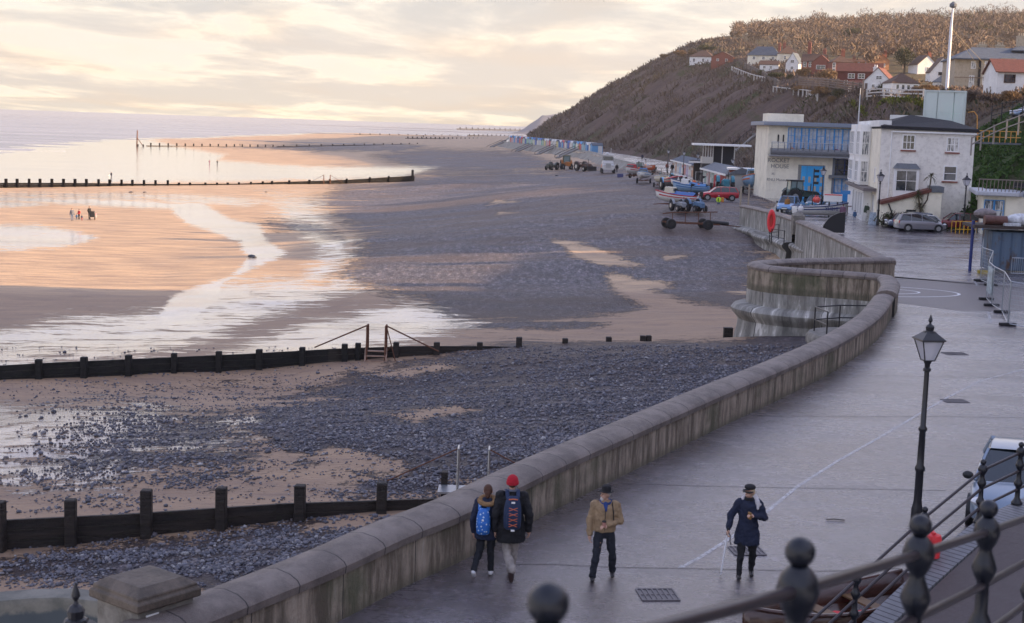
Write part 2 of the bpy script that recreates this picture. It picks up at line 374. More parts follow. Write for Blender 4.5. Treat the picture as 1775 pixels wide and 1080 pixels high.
ns=g.noise(.55,6,.7,vec=flat); nf=g.noise(5.5,4,.75); nst=g.noise(.9,8,.75,vec=g.map((.28,1.1,1),rot=(0,0,-.12))); nwf=g.noise(1.6,9,.85,vec=g.map((.4,1.3,1))); nz1=g.step(g.noise(1.5,9,.9,vec=g.map((1.5,.42,1))),.33,.67)
cell=g.voro(7.5,out=1); cellr=g.sep(cell)[0]; cd1=g.voro(7.5); cellb=g.voro(17.,out=1); cbr=g.sep(cellb)[1]
nsn=g.step(nst,.30,.70); nzz=g.step(g.noise(1.0,10,.9,vec=g.map((1.0,.6,1),loc=(5,3,0))),.33,.67); stk=g.step(g.noise(.16,7,.8,vec=g.map((.16,1,1),rot=(0,0,-.15),loc=(2,7,0))),.52,.66); nfn=g.step(nf,.3,.7); th=g.math('ADD',g.math('MULTIPLY',nsn,.34),g.math('ADD',g.math('MULTIPLY',nzz,.40),g.math('MULTIPLY',nfn,.16)))
sh=g.step(g.math('SUBTRACT',g.math('ADD',g.math('SUBTRACT',aS,g.math('MULTIPLY',stk,.46)),g.math('MULTIPLY',cellr,.12)),g.math('ADD',th,.05)),-.06,.04)
sand=g.mix(g.step(ns,.35,.65),(.64,.45,.27),(.52,.37,.235))
sand=g.mix(g.step(nst,.48,.66,0,.5),sand,(.30,.215,.175))
speck=g.step(g.noise(9,2,.5,vec=g.map((.6,1,1))),.66,.72,0,.75); sand=g.mix(speck,sand,(.09,.08,.085))
peb=g.ramp(cellr,[(0,(.05,.05,.062)),(.35,(.105,.105,.13)),(.6,(.17,.165,.195)),(.82,(.15,.115,.095)),(.93,(.30,.28,.28)),(1,(.45,.42,.40))])
peb=g.mix(.35,peb,(.20,.195,.235))
peb=g.mix(g.step(cbr,.5,.9,0,.35),peb,(.11,.075,.055)); peb=g.mix(1.0,peb,g.ramp(nz1,[(0,(.22,.21,.22)),(.45,(.8,.8,.83)),(.7,(1.25,1.2,1.18)),(1,(2.7,2.6,2.5))]),'MULTIPLY')
big=g.step(g.noise(.10,7,.75,vec=g.map((.35,1,1))),.42,.60,0,.8); peb=g.mix(big,peb,(.155,.105,.080))
col=g.mix(sh,sand,peb)
wetn=g.math('MULTIPLY',g.step(g.math('ADD',aW,g.math('ADD',g.math('MULTIPLY',g.math('SUBTRACT',nsn,.5),.75),g.math('MULTIPLY',g.math('SUBTRACT',g.step(nwf,.3,.7),.5),.5))),.42,.60),g.math('SUBTRACT',1.0,g.math('MULTIPLY',sh,.8)))
damp_shade=g.math('MAXIMUM',g.step(ns,.3,.7,.0,.6),g.step(g.sep(pos)[1],112,100,0,.95))  # patchy moisture by noise, plus town shade painted over the near beach
col=g.mix(g.math('MAXIMUM',g.math('MULTIPLY',wetn,.62),g.math('MULTIPLY',damp_shade,.8)),col,g.mix(1.0,col,(.46,.425,.47),'MULTIPLY'))
rgh=g.mix(wetn,g.mix(sh,(.62,)*3,(.50,)*3),(.09,)*3)
hs=g.math('MULTIPLY',g.math('SUBTRACT',1.0,cd1),sh)
hsand=g.math('MULTIPLY',g.noise(3.2,4,.6,vec=g.map((.35,1.6,1))),g.math('SUBTRACT',1.0,g.math('MULTIPLY',wetn,.72)))
hfar=g.math('MULTIPLY',g.noise(1.0,9,.85,vec=g.map((.5,1.3,1))),g.math('ADD',.16,g.math('MULTIPLY',sh,2.6)))
nbw=g.bump(g.noise(2.4,6,.8,vec=g.map((.8,.8,1))),.05,.5)
nb=g.bump(g.math('ADD',hfar,g.math('ADD',g.math('MULTIPLY',hs,1.3),g.math('MULTIPLY',hsand,.75))),dist=.11)
g.set(col=col,rough=g.sep(rgh)[0],nrm=nb,spec=g.step(wetn,0,1,.3,.9)); g.L.new(wetn,g.b.inputs['Coat Weight']); g.b.inputs['Coat Roughness'].default_value=.07; g.b.inputs['Coat IOR'].default_value=1.75; g.L.new(nbw,g.b.inputs['Coat Normal'])
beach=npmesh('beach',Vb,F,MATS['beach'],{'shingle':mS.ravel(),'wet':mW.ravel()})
struct(beach,'sand and shingle beach with wet pools beside the sea wall')
# ---------------------------------------------------------------- sea
g=newmat('sea')
v=g.map((.05,.35,1)); n1=g.noise(1,6,.6,vec=v); n2=g.noise(.02,5,.6,vec=g.map((.25,2.2,1)))
g.set(col=g.mix(g.step(n2,.4,.62),(.17,.17,.19),(.36,.35,.37)),rough=g.math('ADD',.14,g.math('MULTIPLY',n2,.2)),nrm=g.bump(g.math('ADD',n1,g.math('MULTIPLY',n2,6.)),.7,.8),spec=.5)
m=MB(); YY=[60,120,240,400,700,1200,2500,6000,24000]
for a,b in zip(YY,YY[1:]): m.add([(-3*a-100,a,-6),(1.2*a,a,-6),(1.2*b,b,-6),(-3*b-100,b,-6)],[(0,1,2,3)])
struct(m.build('sea',MATS['sea']),'calm pale sea reaching the horizon')
g=newmat('foam'); nz=g.noise(1.2,5,.7,vec=g.map((.35,1.5,1)))
g.set(col=(.8,.8,.8),rough=.6)
g.L.new(g.step(nz,.46,.56),g.b.inputs['Alpha'])
for k,(pts,wd) in enumerate([([(150,291),(200,291),(260,287),(300,279),(420,276)],1.6),([(30,300),(110,297),(200,299),(300,296)],1.4),([(260,272),(330,268),(400,270)],1.5),([(-20,262),(120,262),(200,262)],1.3)]):
    m=MB(); ps=[P(x,y,-5.93) for x,y in pts]
    q=[]
    for i in range(len(ps)-1):
        for t in np.linspace(0,1,8,endpoint=False): q.append(ps[i].lerp(ps[i+1],t))
    rows=[[p+Vector((0,-wd*(.4+random.random()*.6),0)),p+Vector((0,0,.06)),p+Vector((0,wd*(.4+random.random()),0))] for p in q]
    m.grid(rows); struct(m.build('foam_line',MATS['foam'],smooth='full'),'thin white line of breaking foam at the water edge','stuff')
# ---------------------------------------------------------------- loose cobbles (near beach)
def icos():
    t=(1+5**.5)/2; v=np.array([(-1,t,0),(1,t,0),(-1,-t,0),(1,-t,0),(0,-1,t),(0,1,t),(0,-1,-t),(0,1,-t),(t,0,-1),(t,0,1),(-t,0,-1),(-t,0,1)],float)/np.hypot(1,t)
    f=np.array([(0,11,5),(0,5,1),(0,1,7),(0,7,10),(0,10,11),(1,5,9),(5,11,4),(11,10,2),(10,7,6),(7,1,8),(3,9,4),(3,4,2),(3,2,6),(3,6,8),(3,8,9),(4,9,5),(2,4,11),(6,2,10),(8,6,7),(9,8,1)])
    return v,f
IV,IF=icos()
def scatter(n,ylo,yhi,rlo,rhi,dens):
    out=[]
    X=[];Y=[]
    while sum(len(a) for a in X)<n:
        px_=RNG.uniform(-120,1560,20000);py_=RNG.uniform(ylo,yhi,20000)
        k=(CH+3.3)/1.; dx=[]; # project on mean level
        A=MC3; vx=(px_-887.5)/FPX;vy=-(py_-540)/FPX
        d=np.stack([A[i][0]*vx+A[i][1]*vy-A[i][2] for i in range(3)]); t=(-3.3-CH)/d[2]; x=d[0]*t;y=d[1]*t
        for _ in range(3): t=(Hb(x,y)-CH)/d[2]; x=d[0]*t;y=d[1]*t
        u,v_=proj(x,y,Hb(x,y)); ms=np.zeros_like(x); wb=vnoise(x,y*.6,4,21)*16+vnoise(x,y,1.6,22)*8
        for poly,wd,kk in SH: ms=np.maximum(ms,soft(polysdf(u,v_,poly)+wb,wd)*kk)
        for poly,wd in SN: ms=ms*(1-soft(polysdf(u,v_,poly)+wb*.5,wd)*.93)
        pr=(ms*dens+.012)*(vnoise(x*.5,y*1.6,1.0,31)+.5+vnoise(x,y,.35,32)*.8-(1-ms)*.25); ok=(RNG.random(len(x))<pr)&(x<Xw(y)-.1)&(y<95)
        X.append(x[ok]);Y.append(y[ok])
    return np.concatenate(X)[:n],np.concatenate(Y)[:n]
def stones(name,x,y,r,m,sink=.25,label=None):
    n=len(x); z=Hb(x,y); base=IV[None]*(1+RNG.uniform(-.28,.28,(n,12,1)))
    sc3=np.stack([r*RNG.uniform(.8,1.35,n),r*RNG.uniform(.7,1.2,n),r*RNG.uniform(.55,.95,n)],-1)[:,None,:]
    a=RNG.uniform(0,2*pi,n); v=base*sc3; c,s_=np.cos(a)[:,None],np.sin(a)[:,None]
    vx=v[...,0]*c-v[...,1]*s_;vy=v[...,0]*s_+v[...,1]*c
    V=np.stack([vx+x[:,None],vy+y[:,None],v[...,2]+z[:,None]+(r*(1-sink)*.5)[:,None]],-1).reshape(-1,3)
    Fc=(IF[None]+12*np.arange(n)[:,None,None]).reshape(-1,3)
    o=npmesh(name,V,Fc,m,smooth=True); struct(o,label,'stuff'); return o
g=newmat('cobble'); rp=g.geo.outputs['Random Per Island']
g.set(col=g.mix(g.noise(20,3),g.ramp(rp,[(0,(.035,.035,.05)),(.35,(.085,.085,.115)),(.6,(.19,.19,.24)),(.76,(.17,.12,.095)),(.93,(.34,.32,.33)),(1,(.60,.58,.56))]),(.10,.10,.12)),rough=.5,spec=.5)
x,y=scatter(56000,600,1090,0,0,1.0); stones('shingle',x,y,np.clip(RNG.lognormal(math.log(.031),.42,len(x)),.016,.12),MATS['cobble'],label='loose grey and brown flint cobbles on the beach')
# ---------------------------------------------------------------- promenade
g=newmat('tarmac'); st=g.noise(.9,6,.7,vec=g.map((.35,1.1,1),rot=(0,0,.35))); fi=g.noise(9,5,.8,vec=g.map((.5,1,1),rot=(0,0,.3))); gr=g.noise(45,3,.7); bgn=g.noise(.12,5,.6)
c=g.mix(g.step(fi,.35,.65),(.062,.052,.062),(.14,.12,.145)); c=g.mix(g.step(gr,.60,.72,0,.6),c,(.16,.085,.06)); c=g.mix(g.step(gr,.25,.36,.5,0),c,(.20,.19,.20))
c=g.mix(g.step(bgn,.38,.6,0,.55),c,(.085,.055,.05)); gx=g.step(g.noise(3.4,8,.88,vec=g.map((1.1,.55,1))),.34,.66); c=g.mix(1.0,c,g.ramp(gx,[(0,(.45,.42,.45)),(.5,(1,.97,1.02)),(1,(1.7,1.7,1.8))]),'MULTIPLY')
rg=g.math('ADD',g.math('MULTIPLY',g.step(st,.3,.7),.17),g.math('MULTIPLY',fi,.26))
g.set(col=c,rough=g.math('ADD',rg,.06),nrm=g.bump(g.math('ADD',g.math('MULTIPLY',gx,.6),g.math('ADD',g.math('MULTIPLY',fi,.5),g.math('MULTIPLY',gr,.35))),.03,1),spec=.9)
g.b.inputs['Coat Weight'].default_value=1; g.b.inputs['Coat IOR'].default_value=1.85; g.b.inputs['Coat Roughness'].default_value=.2; g.L.new(g.bump(g.math('ADD',fi,gr),.007,1),g.b.inputs['Coat Normal']); g.L.new(g.step(g.noise(.35,7,.75,vec=g.map((.5,1,1),rot=(0,0,.35))),.38,.62,.07,.34),g.b.inputs['Coat Roughness'])
IYa=[0,15,19.6,22.55,24.42,26.35,29.85,33.76,38.79,44.67,50.52,57.42,66.19,72.2,83.3,95,109,124,142,150,160,172,185,210,260,300,330,400,480,560,685,900,1100]
IXa=[-14,-7,-4.4,-2.7,-1.76,-.64,1.04,3.1,5.76,8.96,11.94,14.91,17.81,19.5,22.4,23.3,24.1,24.5,24.2,26,29,31.5,32,31,30,29,27,25,24,13,-6,-6,-4]
def Xin(Y): return float(np.interp(Y,IYa,IXa))
m=MB(); Ys=sorted(set(IYa+[float(a) for a in range(16,140,4)]))
m.grid([[(Xin(a)-.02,a,0),((Xin(a)+Xin(a)+45)/2,a,0),(Xin(a)+60,a,0)] for a in Ys])
m.grid([[(Xin(a)-.02,a,-.0),(Xin(a)-.02,a,-4.0)] for a in Ys if a>=142])
struct(m.build('promenade',MATS['tarmac']),'wide wet promenade paved in purple grey tarmac')
# bastion paving and worn markings
g=newmat('tarmac_patch'); fi=g.noise(8,5,.8); 
g.set(col=g.mix(fi,(.085,.07,.07),(.13,.105,.105)),rough=g.math('ADD',.25,g.math('MULTIPLY',fi,.3)),nrm=g.bump(fi,.01,1),spec=.6)
m=MB(); cc=P(1500,503,0); vs=[(cc.x+12.2*math.cos(a)*1.0,cc.y+8.2*math.sin(a),.004) for a in np.linspace(-1.35,1.35,30)]
pts=[(19.3,71,.004)]+[v for v in vs if v[0]>20]+[(22.8,84.6,.004),(22.2,83.1,.004),(16.2,80.8,.004),(14.4,79.3,.004),(13.7,77.6,.004),(14.1,76.3,.004),(15.6,75.3,.004),(17.5,74.4,.004),(19.0,73.6,.004),(18.9,71.8,.004)]
m.add(pts,[tuple(range(len(pts)))]); struct(m.build('bastion_paving',MATS['tarmac_patch']),'smoother tarmac apron inside the bastion')
paint=mat('road_paint',(.72,.72,.74),.5,var=.15,scale=30)
g=newmat('worn_paint'); g.set(col=(.62,.62,.65),rough=.35); g.L.new(g.step(g.noise(11,7,.9),.36,.62),g.b.inputs['Alpha'])
m=MB()
def ringarc(m,cx,cy,rx,ry,w,a0,a1,z=.009,n=40):
    rows=[[(cx+(rx-w)*math.cos(a),cy+(ry-w)*math.sin(a),z),(cx+rx*math.cos(a),cy+ry*math.sin(a),z)] for a in np.linspace(a0,a1,n)]; m.grid(rows)
c0=P(1545,505,0); e1=P(1653,505,0); e0=P(1586,503,0); top=P(1580,496,0); bot=P(1580,512,0)
ry=(top.y-bot.y)/2*1.15
ringarc(m,c0.x-1.6,c0.y,e1.x-c0.x+1.6,ry,.16,-1.7,1.7)
ringarc(m,c0.x-1.6,c0.y,e0.x-c0.x+1.6,ry*.55,.14,-1.5,1.5)
struct(m.build('circle_marking',MATS['road_paint']),'white painted circles on the bastion apron')
m=MB(); L0=[P(x,y,.005) for x,y in [(1180,984),(1215,965),(1262,935),(1310,903),(1380,845),(1450,800),(1530,755),(1582,724),(1640,690),(1700,660),(1775,640)]]
for a,b in zip(L0,L0[1:]): m.add([(a.x-.05,a.y,.005),(a.x+.05,a.y,.005),(b.x+.05,b.y,.005),(b.x-.05,b.y,.005)],[(0,1,2,3)])
for a,b in [((1686,482),(1694,495)),((1712,540),(1718,560)),((1655,455),(1700,470))]:
    a=P(*a,.005);b=P(*b,.005); m.add([(a.x-.06,a.y,.005),(a.x+.06,a.y,.005),(b.x+.06,b.y,.005),(b.x-.06,b.y,.005)],[(0,1,2,3)])
struct(m.build('promenade_marking',MATS['worn_paint']),'worn pale painted line along the promenade')
dk=mat('iron_dark',(.10,.09,.10),.45,var=.3)
for (x,y,wx,wy,lab) in [(1140,1031,.66,.62,'square iron drain grate in the promenade nearest the camera'),(1295,955,.62,.55,'drain cover behind the walking woman in black cap'),(1655,695,.75,.5,'drain grate right of the nearest street lamp post'),(1655,613,.85,.6,'drain grate right of the lamp lantern'),(1448,902,.5,.12,'thin dark twig shaped gap in the tarmac right of the woman')]:
    p=P(x,y,.004); m=MB(); k=max(2,int(wx/.085))
    if 'twig' in lab:
        m.tube([(-.2,0,.015),(0,.03,.02),(.2,-.02,.015)],.012,5); o=m.build('twig',mat('bark_dark',(.04,.03,.025),.8),loc=p); tag(o,'small dark twig lying on the tarmac right of the woman with the pole','twig'); continue
    for i in range(k+1): m.box((-wx/2+i*wx/k,0,.006),(.03,wy,.014))
    m.box((0,wy/2,.006),(wx,.04,.016)); m.box((0,-wy/2,.006),(wx,.04,.016)); m.box((0,0,.005),(wx,.03,.012)); m.add([(-wx/2,-wy/2,.0),(wx/2,-wy/2,.0),(wx/2,wy/2,.0),(-wx/2,wy/2,.0)],[(0,1,2,3)],0)
    tag(m.build('drain_grate',dk,loc=p,rz=.12),lab,'drain grate','drain grates in the promenade')
seam=mat('dark_seam',(.035,.03,.032),.5,var=.4)
for pts_ in ([(884,978),(960,978),(1060,983),(1180,985)],[(1180,985),(1420,990),(1560,985)],[(1075,838),(1200,842),(1400,846),(1640,850)],[(1290,720),(1450,722),(1640,722),(1775,724)],[(1420,650),(1600,652),(1775,655)],[(1515,590),(1640,592),(1775,594)],[(1556,450),(1640,452),(1700,455)],[(1520,425),(1600,426),(1690,430)]):
    m=MB(); q=[P(x,y,.006) for x,y in pts_]
    for a,b in zip(q,q[1:]): m.add([(a.x,a.y-.012,.006),(b.x,b.y-.012,.006),(b.x,b.y+.012,.006),(a.x,a.y+.012,.006)],[(0,1,2,3)])
    struct(m.build('tarmac_seam',seam),'thin dark joint across the promenade')
# ---------------------------------------------------------------- hill and cliff
g=newmat('cliff_scrub')
pz=g.sep(pos) if False else g.sep(g.geo.outputs['Position'])
dn=g.noise(.20,7,.75,vec=g.map((.16,1,.16),rot=(0,0,.25))); fn=g.noise(.8,5,.75); f3=g.noise(.33,5,.7,vec=g.map((.4,1,.4)))
c=g.mix(g.step(dn,.35,.65),(.11,.083,.078),(.19,.14,.118)); c=g.mix(g.step(fn,.45,.7,0,.7),c,(.16,.11,.08))
gn=g.step(g.noise(.055,5,.7,vec=g.map((1,.7,1),loc=(40,9,0))),.54,.66,0,.8); c=g.mix(gn,c,(.055,.075,.025))
aG=g.attr('green'); c=g.mix(g.math('MULTIPLY',aG,g.step(fn,.3,.6)),c,(.045,.085,.022))
aT=g.attr('top'); c=g.mix(g.math('MULTIPLY',aT,.8),c,g.mix(g.step(fn,.4,.6),(.15,.10,.065),(.09,.095,.04)))
g.set(col=c,rough=.9,nrm=g.bump(g.math('ADD',fn,g.math('MULTIPLY',f3,1.2)),.8,1),spec=.1)
Yh=np.concatenate([np.arange(-60,60,6),60*1.0085**np.arange(0,440)]); Yh=Yh[Yh<2600]
Uh=np.concatenate([np.arange(-3,60,1.1),60*1.035**np.arange(0,75)])
Y2,U2=np.meshgrid(Yh,Uh,indexing='ij'); X2=Xf(Y2)+U2; Z2=Hc(X2,Y2)
nr,nc=X2.shape; idx=np.arange(nr*nc).reshape(nr,nc)
F=np.stack([idx[:-1,:-1],idx[:-1,1:],idx[1:,1:],idx[1:,:-1]],-1).reshape(-1,4)
grn=sstep(225,165,Y2)+.55*sstep(.2,3,U2)*sstep(14,5,U2)*sstep(200,260,Y2)*(vnoise(X2,Y2,18,14)+.5)
slp=np.interp(Y2,[0,100,135,150,220,700,1100],[.85,.95,1.05,.75,.72,.66,.58]); tp=sstep(0,8,U2-np.interp(Y2,TY,TZ)/slp-2)
Z2=np.where(U2<0,-.35,Z2)
hill=npmesh('hill',np.stack([X2,Y2,Z2],-1).reshape(-1,3),F,MATS['cliff_scrub'],{'green':np.clip(grn,0,1).ravel(),'top':tp.ravel()})
struct(hill,'scrub covered cliff and hill behind the seafront')
# distant headland
g=newmat('far_cliff'); g.set(col=g.mix(g.noise(.02,5),(.16,.17,.20),(.24,.22,.23)),rough=1)
m=MB(); rows=[]
for i,(x,y) in enumerate([(893,232),(905,222),(915,212),(925,205),(932,199),(940,199),(960,196),(1000,190),(1100,185)]):
    t=D(x,y,2600); b=D(x,233,2600); rows.append([(b.x-10,2560,-6),(b.x,2600,(t.z-6)*.35),(t.x+4,2640,t.z*.8),(t.x+10,2700,t.z),(t.x+60,3400,t.z*.6)])
m.grid(rows); struct(m.build('far_headland',MATS['far_cliff'],smooth='full'),'pale hazy chalk headland far along the coast')
# ================================================================ sea walls
g=newmat('wall_concrete'); al=g.attr('along'); zz=g.sep(g.geo.outputs['Position'])[2]
cb=g.N.new('ShaderNodeCombineXYZ'); g._in(cb.inputs[0],g.math('MULTIPLY',al,2.6)); g._in(cb.inputs[2],g.math('MULTIPLY',zz,.38)); sv=cb.outputs[0]
s1=g.noise(1,7,.72,vec=sv); s2=g.noise(.42,5,.6); s3=g.noise(12,4,.8)
c=g.mix(g.step(s1,.38,.62),(.12,.095,.068),(.40,.33,.255)); c=g.mix(g.step(s1,.62,.72,0,.8),c,(.50,.47,.43)); c=g.mix(g.step(s2,.5,.68,0,.75),c,(.075,.085,.040)); c=g.mix(g.step(s3,.55,.75,0,.5),c,(.05,.045,.04))
low=g.step(zz,.0,.28,.55,0); c=g.mix(low,c,(.06,.062,.035))
jt=g.math('LESS_THAN',g.math('PINGPONG',al,1.15),.012); c=g.mix(jt,c,(.03,.028,.025))
g.set(col=c,rough=.8,nrm=g.bump(g.math('SUBTRACT',g.math('ADD',s3,s1),g.math('MULTIPLY',jt,2)),.03,1))
g=newmat('coping_stone'); al=g.attr('along'); s1=g.noise(1.3,6,.7); s3=g.noise(26,4,.8); s4=g.noise(90,2,.6)
c=g.mix(g.step(s1,.35,.65),(.13,.105,.092),(.235,.195,.170)); c=g.mix(g.step(s3,.6,.75,0,.7),c,(.07,.06,.055)); c=g.mix(g.step(s4,.66,.72,0,.8),c,(.45,.43,.40))
jt=g.math('LESS_THAN',g.math('PINGPONG',g.math('ADD',al,.3),.61),.014); c=g.mix(jt,c,(.035,.03,.028))
g.set(col=c,rough=.55,nrm=g.bump(g.math('SUBTRACT',g.math('ADD',s3,g.math('MULTIPLY',s4,.4)),g.math('MULTIPLY',jt,3)),.02,1),spec=.5)
g=newmat('grey_concrete'); al=g.attr('along'); zz=g.sep(g.geo.outputs['Position'])[2]
cb=g.N.new('ShaderNodeCombineXYZ'); g._in(cb.inputs[0],g.math('MULTIPLY',al,1.9)); g._in(cb.inputs[2],g.math('MULTIPLY',zz,.3)); sv=cb.outputs[0]
s1=g.noise(1,7,.72,vec=sv); s2=g.noise(.3,5,.6); s3=g.noise(10,4,.8)
c=g.mix(g.step(s1,.36,.6),(.13,.127,.118),(.36,.35,.32)); c=g.mix(g.step(s1,.57,.64,0,.85),c,(.72,.70,.66)); c=g.mix(g.step(s2,.5,.7,0,.6),c,(.15,.13,.10))
jt=g.math('LESS_THAN',g.math('PINGPONG',al,1.5),.015); c=g.mix(jt,c,(.04,.04,.038))
g.set(col=c,rough=.75,nrm=g.bump(g.math('ADD',s3,s1),.03,1))
PLAIN=mat('plain_concrete',(.22,.205,.18),.75,var=.35,scale=2.5,bump=.5,bscale=14,dirt=(.07,.06,.045,.6),dscale=3)
def resample(pts,step):
    out=[Vector(pts[0])]
    P2=[Vector(p) for p in pts]
    # Catmull-Rom
    for i in range(len(P2)-1):
        p0=P2[max(i-1,0)];p1=P2[i];p2=P2[i+1];p3=P2[min(i+2,len(P2)-1)]; n=max(1,int((p2-p1).length/step))
        for k in range(1,n+1):
            t=k/n; out.append(.5*((2*p1)+(-p0+p2)*t+(2*p0-5*p1+4*p2-p3)*t*t+(-p0+3*p1-3*p2+p3)*t**3))
    return out
def sweep(name,path,prof,m,parent,side=1,smooth=True,ends=True,clipz=None,off0=0):
    # prof: list of (outward, z); outward = left of travel direction * side
    V=[];A=[];n=len(prof);d=off0
    for i,p in enumerate(path):
        a=path[max(i-1,0)];b=path[min(i+1,len(path)-1)]; t=(b-a).normalized(); nn=Vector((-t.y,t.x,0))*side
        if i: d+=(p-path[i-1]).length
        for o,z in prof:
            q=p+nn*o; V.append((q.x,q.y,z+p.z)); A.append(d)
    F=[]
    for i in range(len(path)-1):
        for k in range(n-1):
            f=(i*n+k,i*n+k+1,(i+1)*n+k+1,(i+1)*n+k); F.append(f if side<0 else f[::-1])
    me=bpy.data.meshes.new(name)
    if ends: F.append(tuple(range(n)) if side>0 else tuple(range(n-1,-1,-1))); b=(len(path)-1)*n; F.append(tuple(b+k for k in (range(n-1,-1,-1) if side>0 else range(n))))
    me.from_pydata(V,[],F); me.materials.append(m); at=me.attributes.new('along','FLOAT','POINT'); at.data.foreach_set('value',A)
    o=bpy.data.objects.new(name,me); COL.objects.link(o); o.parent=parent
    if smooth: me.polygons.foreach_set('use_smooth',[True]*len(F)); me.set_sharp_from_angle(angle=R(40))
    return o
def v2(l): return [(x,y,0) for x,y in l]
innerA=resample(v2([(-4.95,18.7),(-4.0,20.3),(-2.7,22.55),(-1.76,24.42),(-.64,26.35),(1.04,29.85),(3.1,33.76),(5.76,38.79),(8.96,44.67),(11.94,50.52),(14.91,57.42),(17.4,64.7)]),.5)
CP=[(-.05,.80),(-.07,.93),(-.02,1.0),(.14,1.08),(.40,1.12),(.66,1.08),(.82,1.0),(.87,.93),(.85,.80)]
BA=[(.0,-.1),(.0,.80)]; BO=[(.8,.80),(.8,-3.9)]
def wallset(name,label,cat,path,mi,coping,outer,cz=0,ends=True,mout=None,off=0):
    t=thing(name,label,cat)
    sweep('wall_face',path,[(0,-.1),(0,.8+cz),(.8,.8+cz),(.8,-.2)],mi,t,1,off0=off)
    sweep('coping',path,[(a,b+cz) for a,b in coping],MATS['coping_stone'],t,1,off0=off)
    sweep('sea_face',path,outer,mout or mi,t,1,off0=off)
    return t
wallset('promenade_wall','long curved concrete sea wall with rounded stone coping running past the walking people','wall',innerA,MATS['wall_concrete'],CP,[(.8,-.2),(.8,-4.2),(.3,-4.2)])
LB=[(.8,-.2),(.8,-.95),(1.25,-.98),(1.48,-1.05),(1.62,-1.25),(1.56,-1.45),(1.35,-1.65),(1.2,-1.85),(1.25,-2.3),(1.45,-3.2),(1.8,-4.6),(.8,-4.6)]
bast=resample(v2([(17.6,65.0),(18.9,69.3),(19.4,72.0)]),.5)
b2=resample(v2([(19.5,73.2),(18.0,74.1),(16.4,74.8),(15.0,75.3),(14.0,76.1),(13.6,77.4),(14.3,78.7),(15.6,79.8),(17.4,80.9),(19.8,82.1),(22.4,83.3)]),.4)
t=thing('bastion_wall','rounded brown concrete bastion of the sea wall bulging over the beach','wall')
pth=bast[:-1]+resample([bast[-1],Vector((19.5,72.8,0)),Vector((18.9,73.6,0)),b2[2]],.4)[:-1]+b2[2:]
sweep('wall_face',pth,[(0,-.1),(0,.92),(.8,.92),(.8,-.2)],MATS['wall_concrete'],t)
sweep('coping',pth,[(a,b+.12) for a,b in CP],MATS['coping_stone'],t)
k=[i for i,p in enumerate(pth) if p.y>73.0][0]
sweep('ledge',pth[k:],LB,MATS['grey_concrete'],t)
sweep('sea_face',pth[:k+1],[(.8,-.2),(.8,-4.6),(.3,-4.6)],MATS['wall_concrete'],t)
pB=resample(v2([(22.4,83.3),(22.9,89),(23.3,95),(24.1,109),(24.5,120)]),.8)
pC=resample(v2([(24.6,122),(24.5,130),(24.0,138),(23.2,142.5)]),.8)
t=wallset('far_sea_wall','grey stained sea wall beyond the bastion above the scalloped lower terrace','wall',pB,MATS['grey_concrete'],CP,[(.8,-.2),(.8,-4.4),(.3,-4.4)])
sp=[P(x,y,-1.0) for x,y in ((1545,478),(1475,459),(1410,436),(1360,416),(1322,408),(1308,402),(1318,394),(1345,388),(1375,384))]
sp=resample([Vector((p.x,p.y,0)) for p in sp],.6); tt_=thing('lower_terrace','scalloped lower concrete terrace with rounded lip between the bastion and the life ring','terrace wall')
sweep('lip_face',sp,[(-.05,-1.0),(.0,-1.0),(.22,-1.06),(.34,-1.22),(.30,-1.42),(.12,-1.6),(0,-1.8),(.05,-2.3),(.3,-3.2),(.7,-4.8)],MATS['grey_concrete'],tt_,1,ends=False)
m=MB(); m.grid([[Vector((p.x,p.y,-1.0)),Vector((max(p.x+.3,float(np.interp(p.y,[84,95,109,120,125],[21.7,22.4,23.2,23.6,23.7]))),p.y,-1.0))] for p in sp]); m.build('terrace_deck',PLAIN,tt_)
t2=wallset('slipway_sea_wall','farthest stretch of grey stained sea wall ending beside the slipway','wall',pC,MATS['grey_concrete'],CP,LB)
m=MB(); m.box((0,0,.55),(1.0,1.0,1.5)); m.lathe([(.72,0),(.7,.12),(.5,.3),(.18,.42)],c=(0,0,1.3),n=4)
tag(m.build('wall_pier',PLAIN,loc=(24.05,121,0),bevel=.03),'short grey stone pier with pyramid cap in a gap of the sea wall','pier')
# pillar at the near end of the wall
pc=P(252,1000,1.5); t=thing('stone_pillar','squat stone pillar with stepped cap and white warning sign at the near end of the sea wall','pillar',(pc.x,pc.y,0),R(52))
m=MB(); m.box((0,0,.2),(.98,.98,2.0)); m.build('shaft',PLAIN,t,bevel=.02)
m=MB(); k4=math.sqrt(2)
m.lathe([(.55*k4,1.20),(.57*k4,1.23),(.57*k4,1.33),(.53*k4,1.36),(.53*k4,1.41),(.38*k4,1.51)],n=4); 
g=newmat('cap_stone'); s1=g.noise(3,6,.7,vec=g.tc.outputs['Object']); nz=g.sep(g.geo.outputs['Normal'])[2]
c=g.mix(g.step(s1,.35,.65),(.07,.055,.042),(.14,.108,.082)); c=g.mix(g.step(s1,.6,.75),c,(.06,.06,.045)); g.set(col=c,rough=.6,nrm=g.bump(s1,.03,1))
m.build('cap',MATS['cap_stone'],t,bevel=.012)
sg=P(286,1066,1.0); sgn=MB(); 
lx=Vector((sg.x-pc.x,sg.y-pc.y,0)); 
sgn.box((-.28,-.525,.93),(.22,.012,.42)); so_=sgn.build('warning_sign',mat('sign_white',(.78,.78,.76),.4,var=.05),t)
sm=MB(); sm.tf(Matrix.Translation((-.44,0,0))); tri=[(.16-.085,-.533,.88),(.16+.085,-.533,.88),(.16,-.533,1.09)]
for a,b in ((0,1),(1,2),(2,0)): sm.bar(tri[a],tri[b],.012,.004)
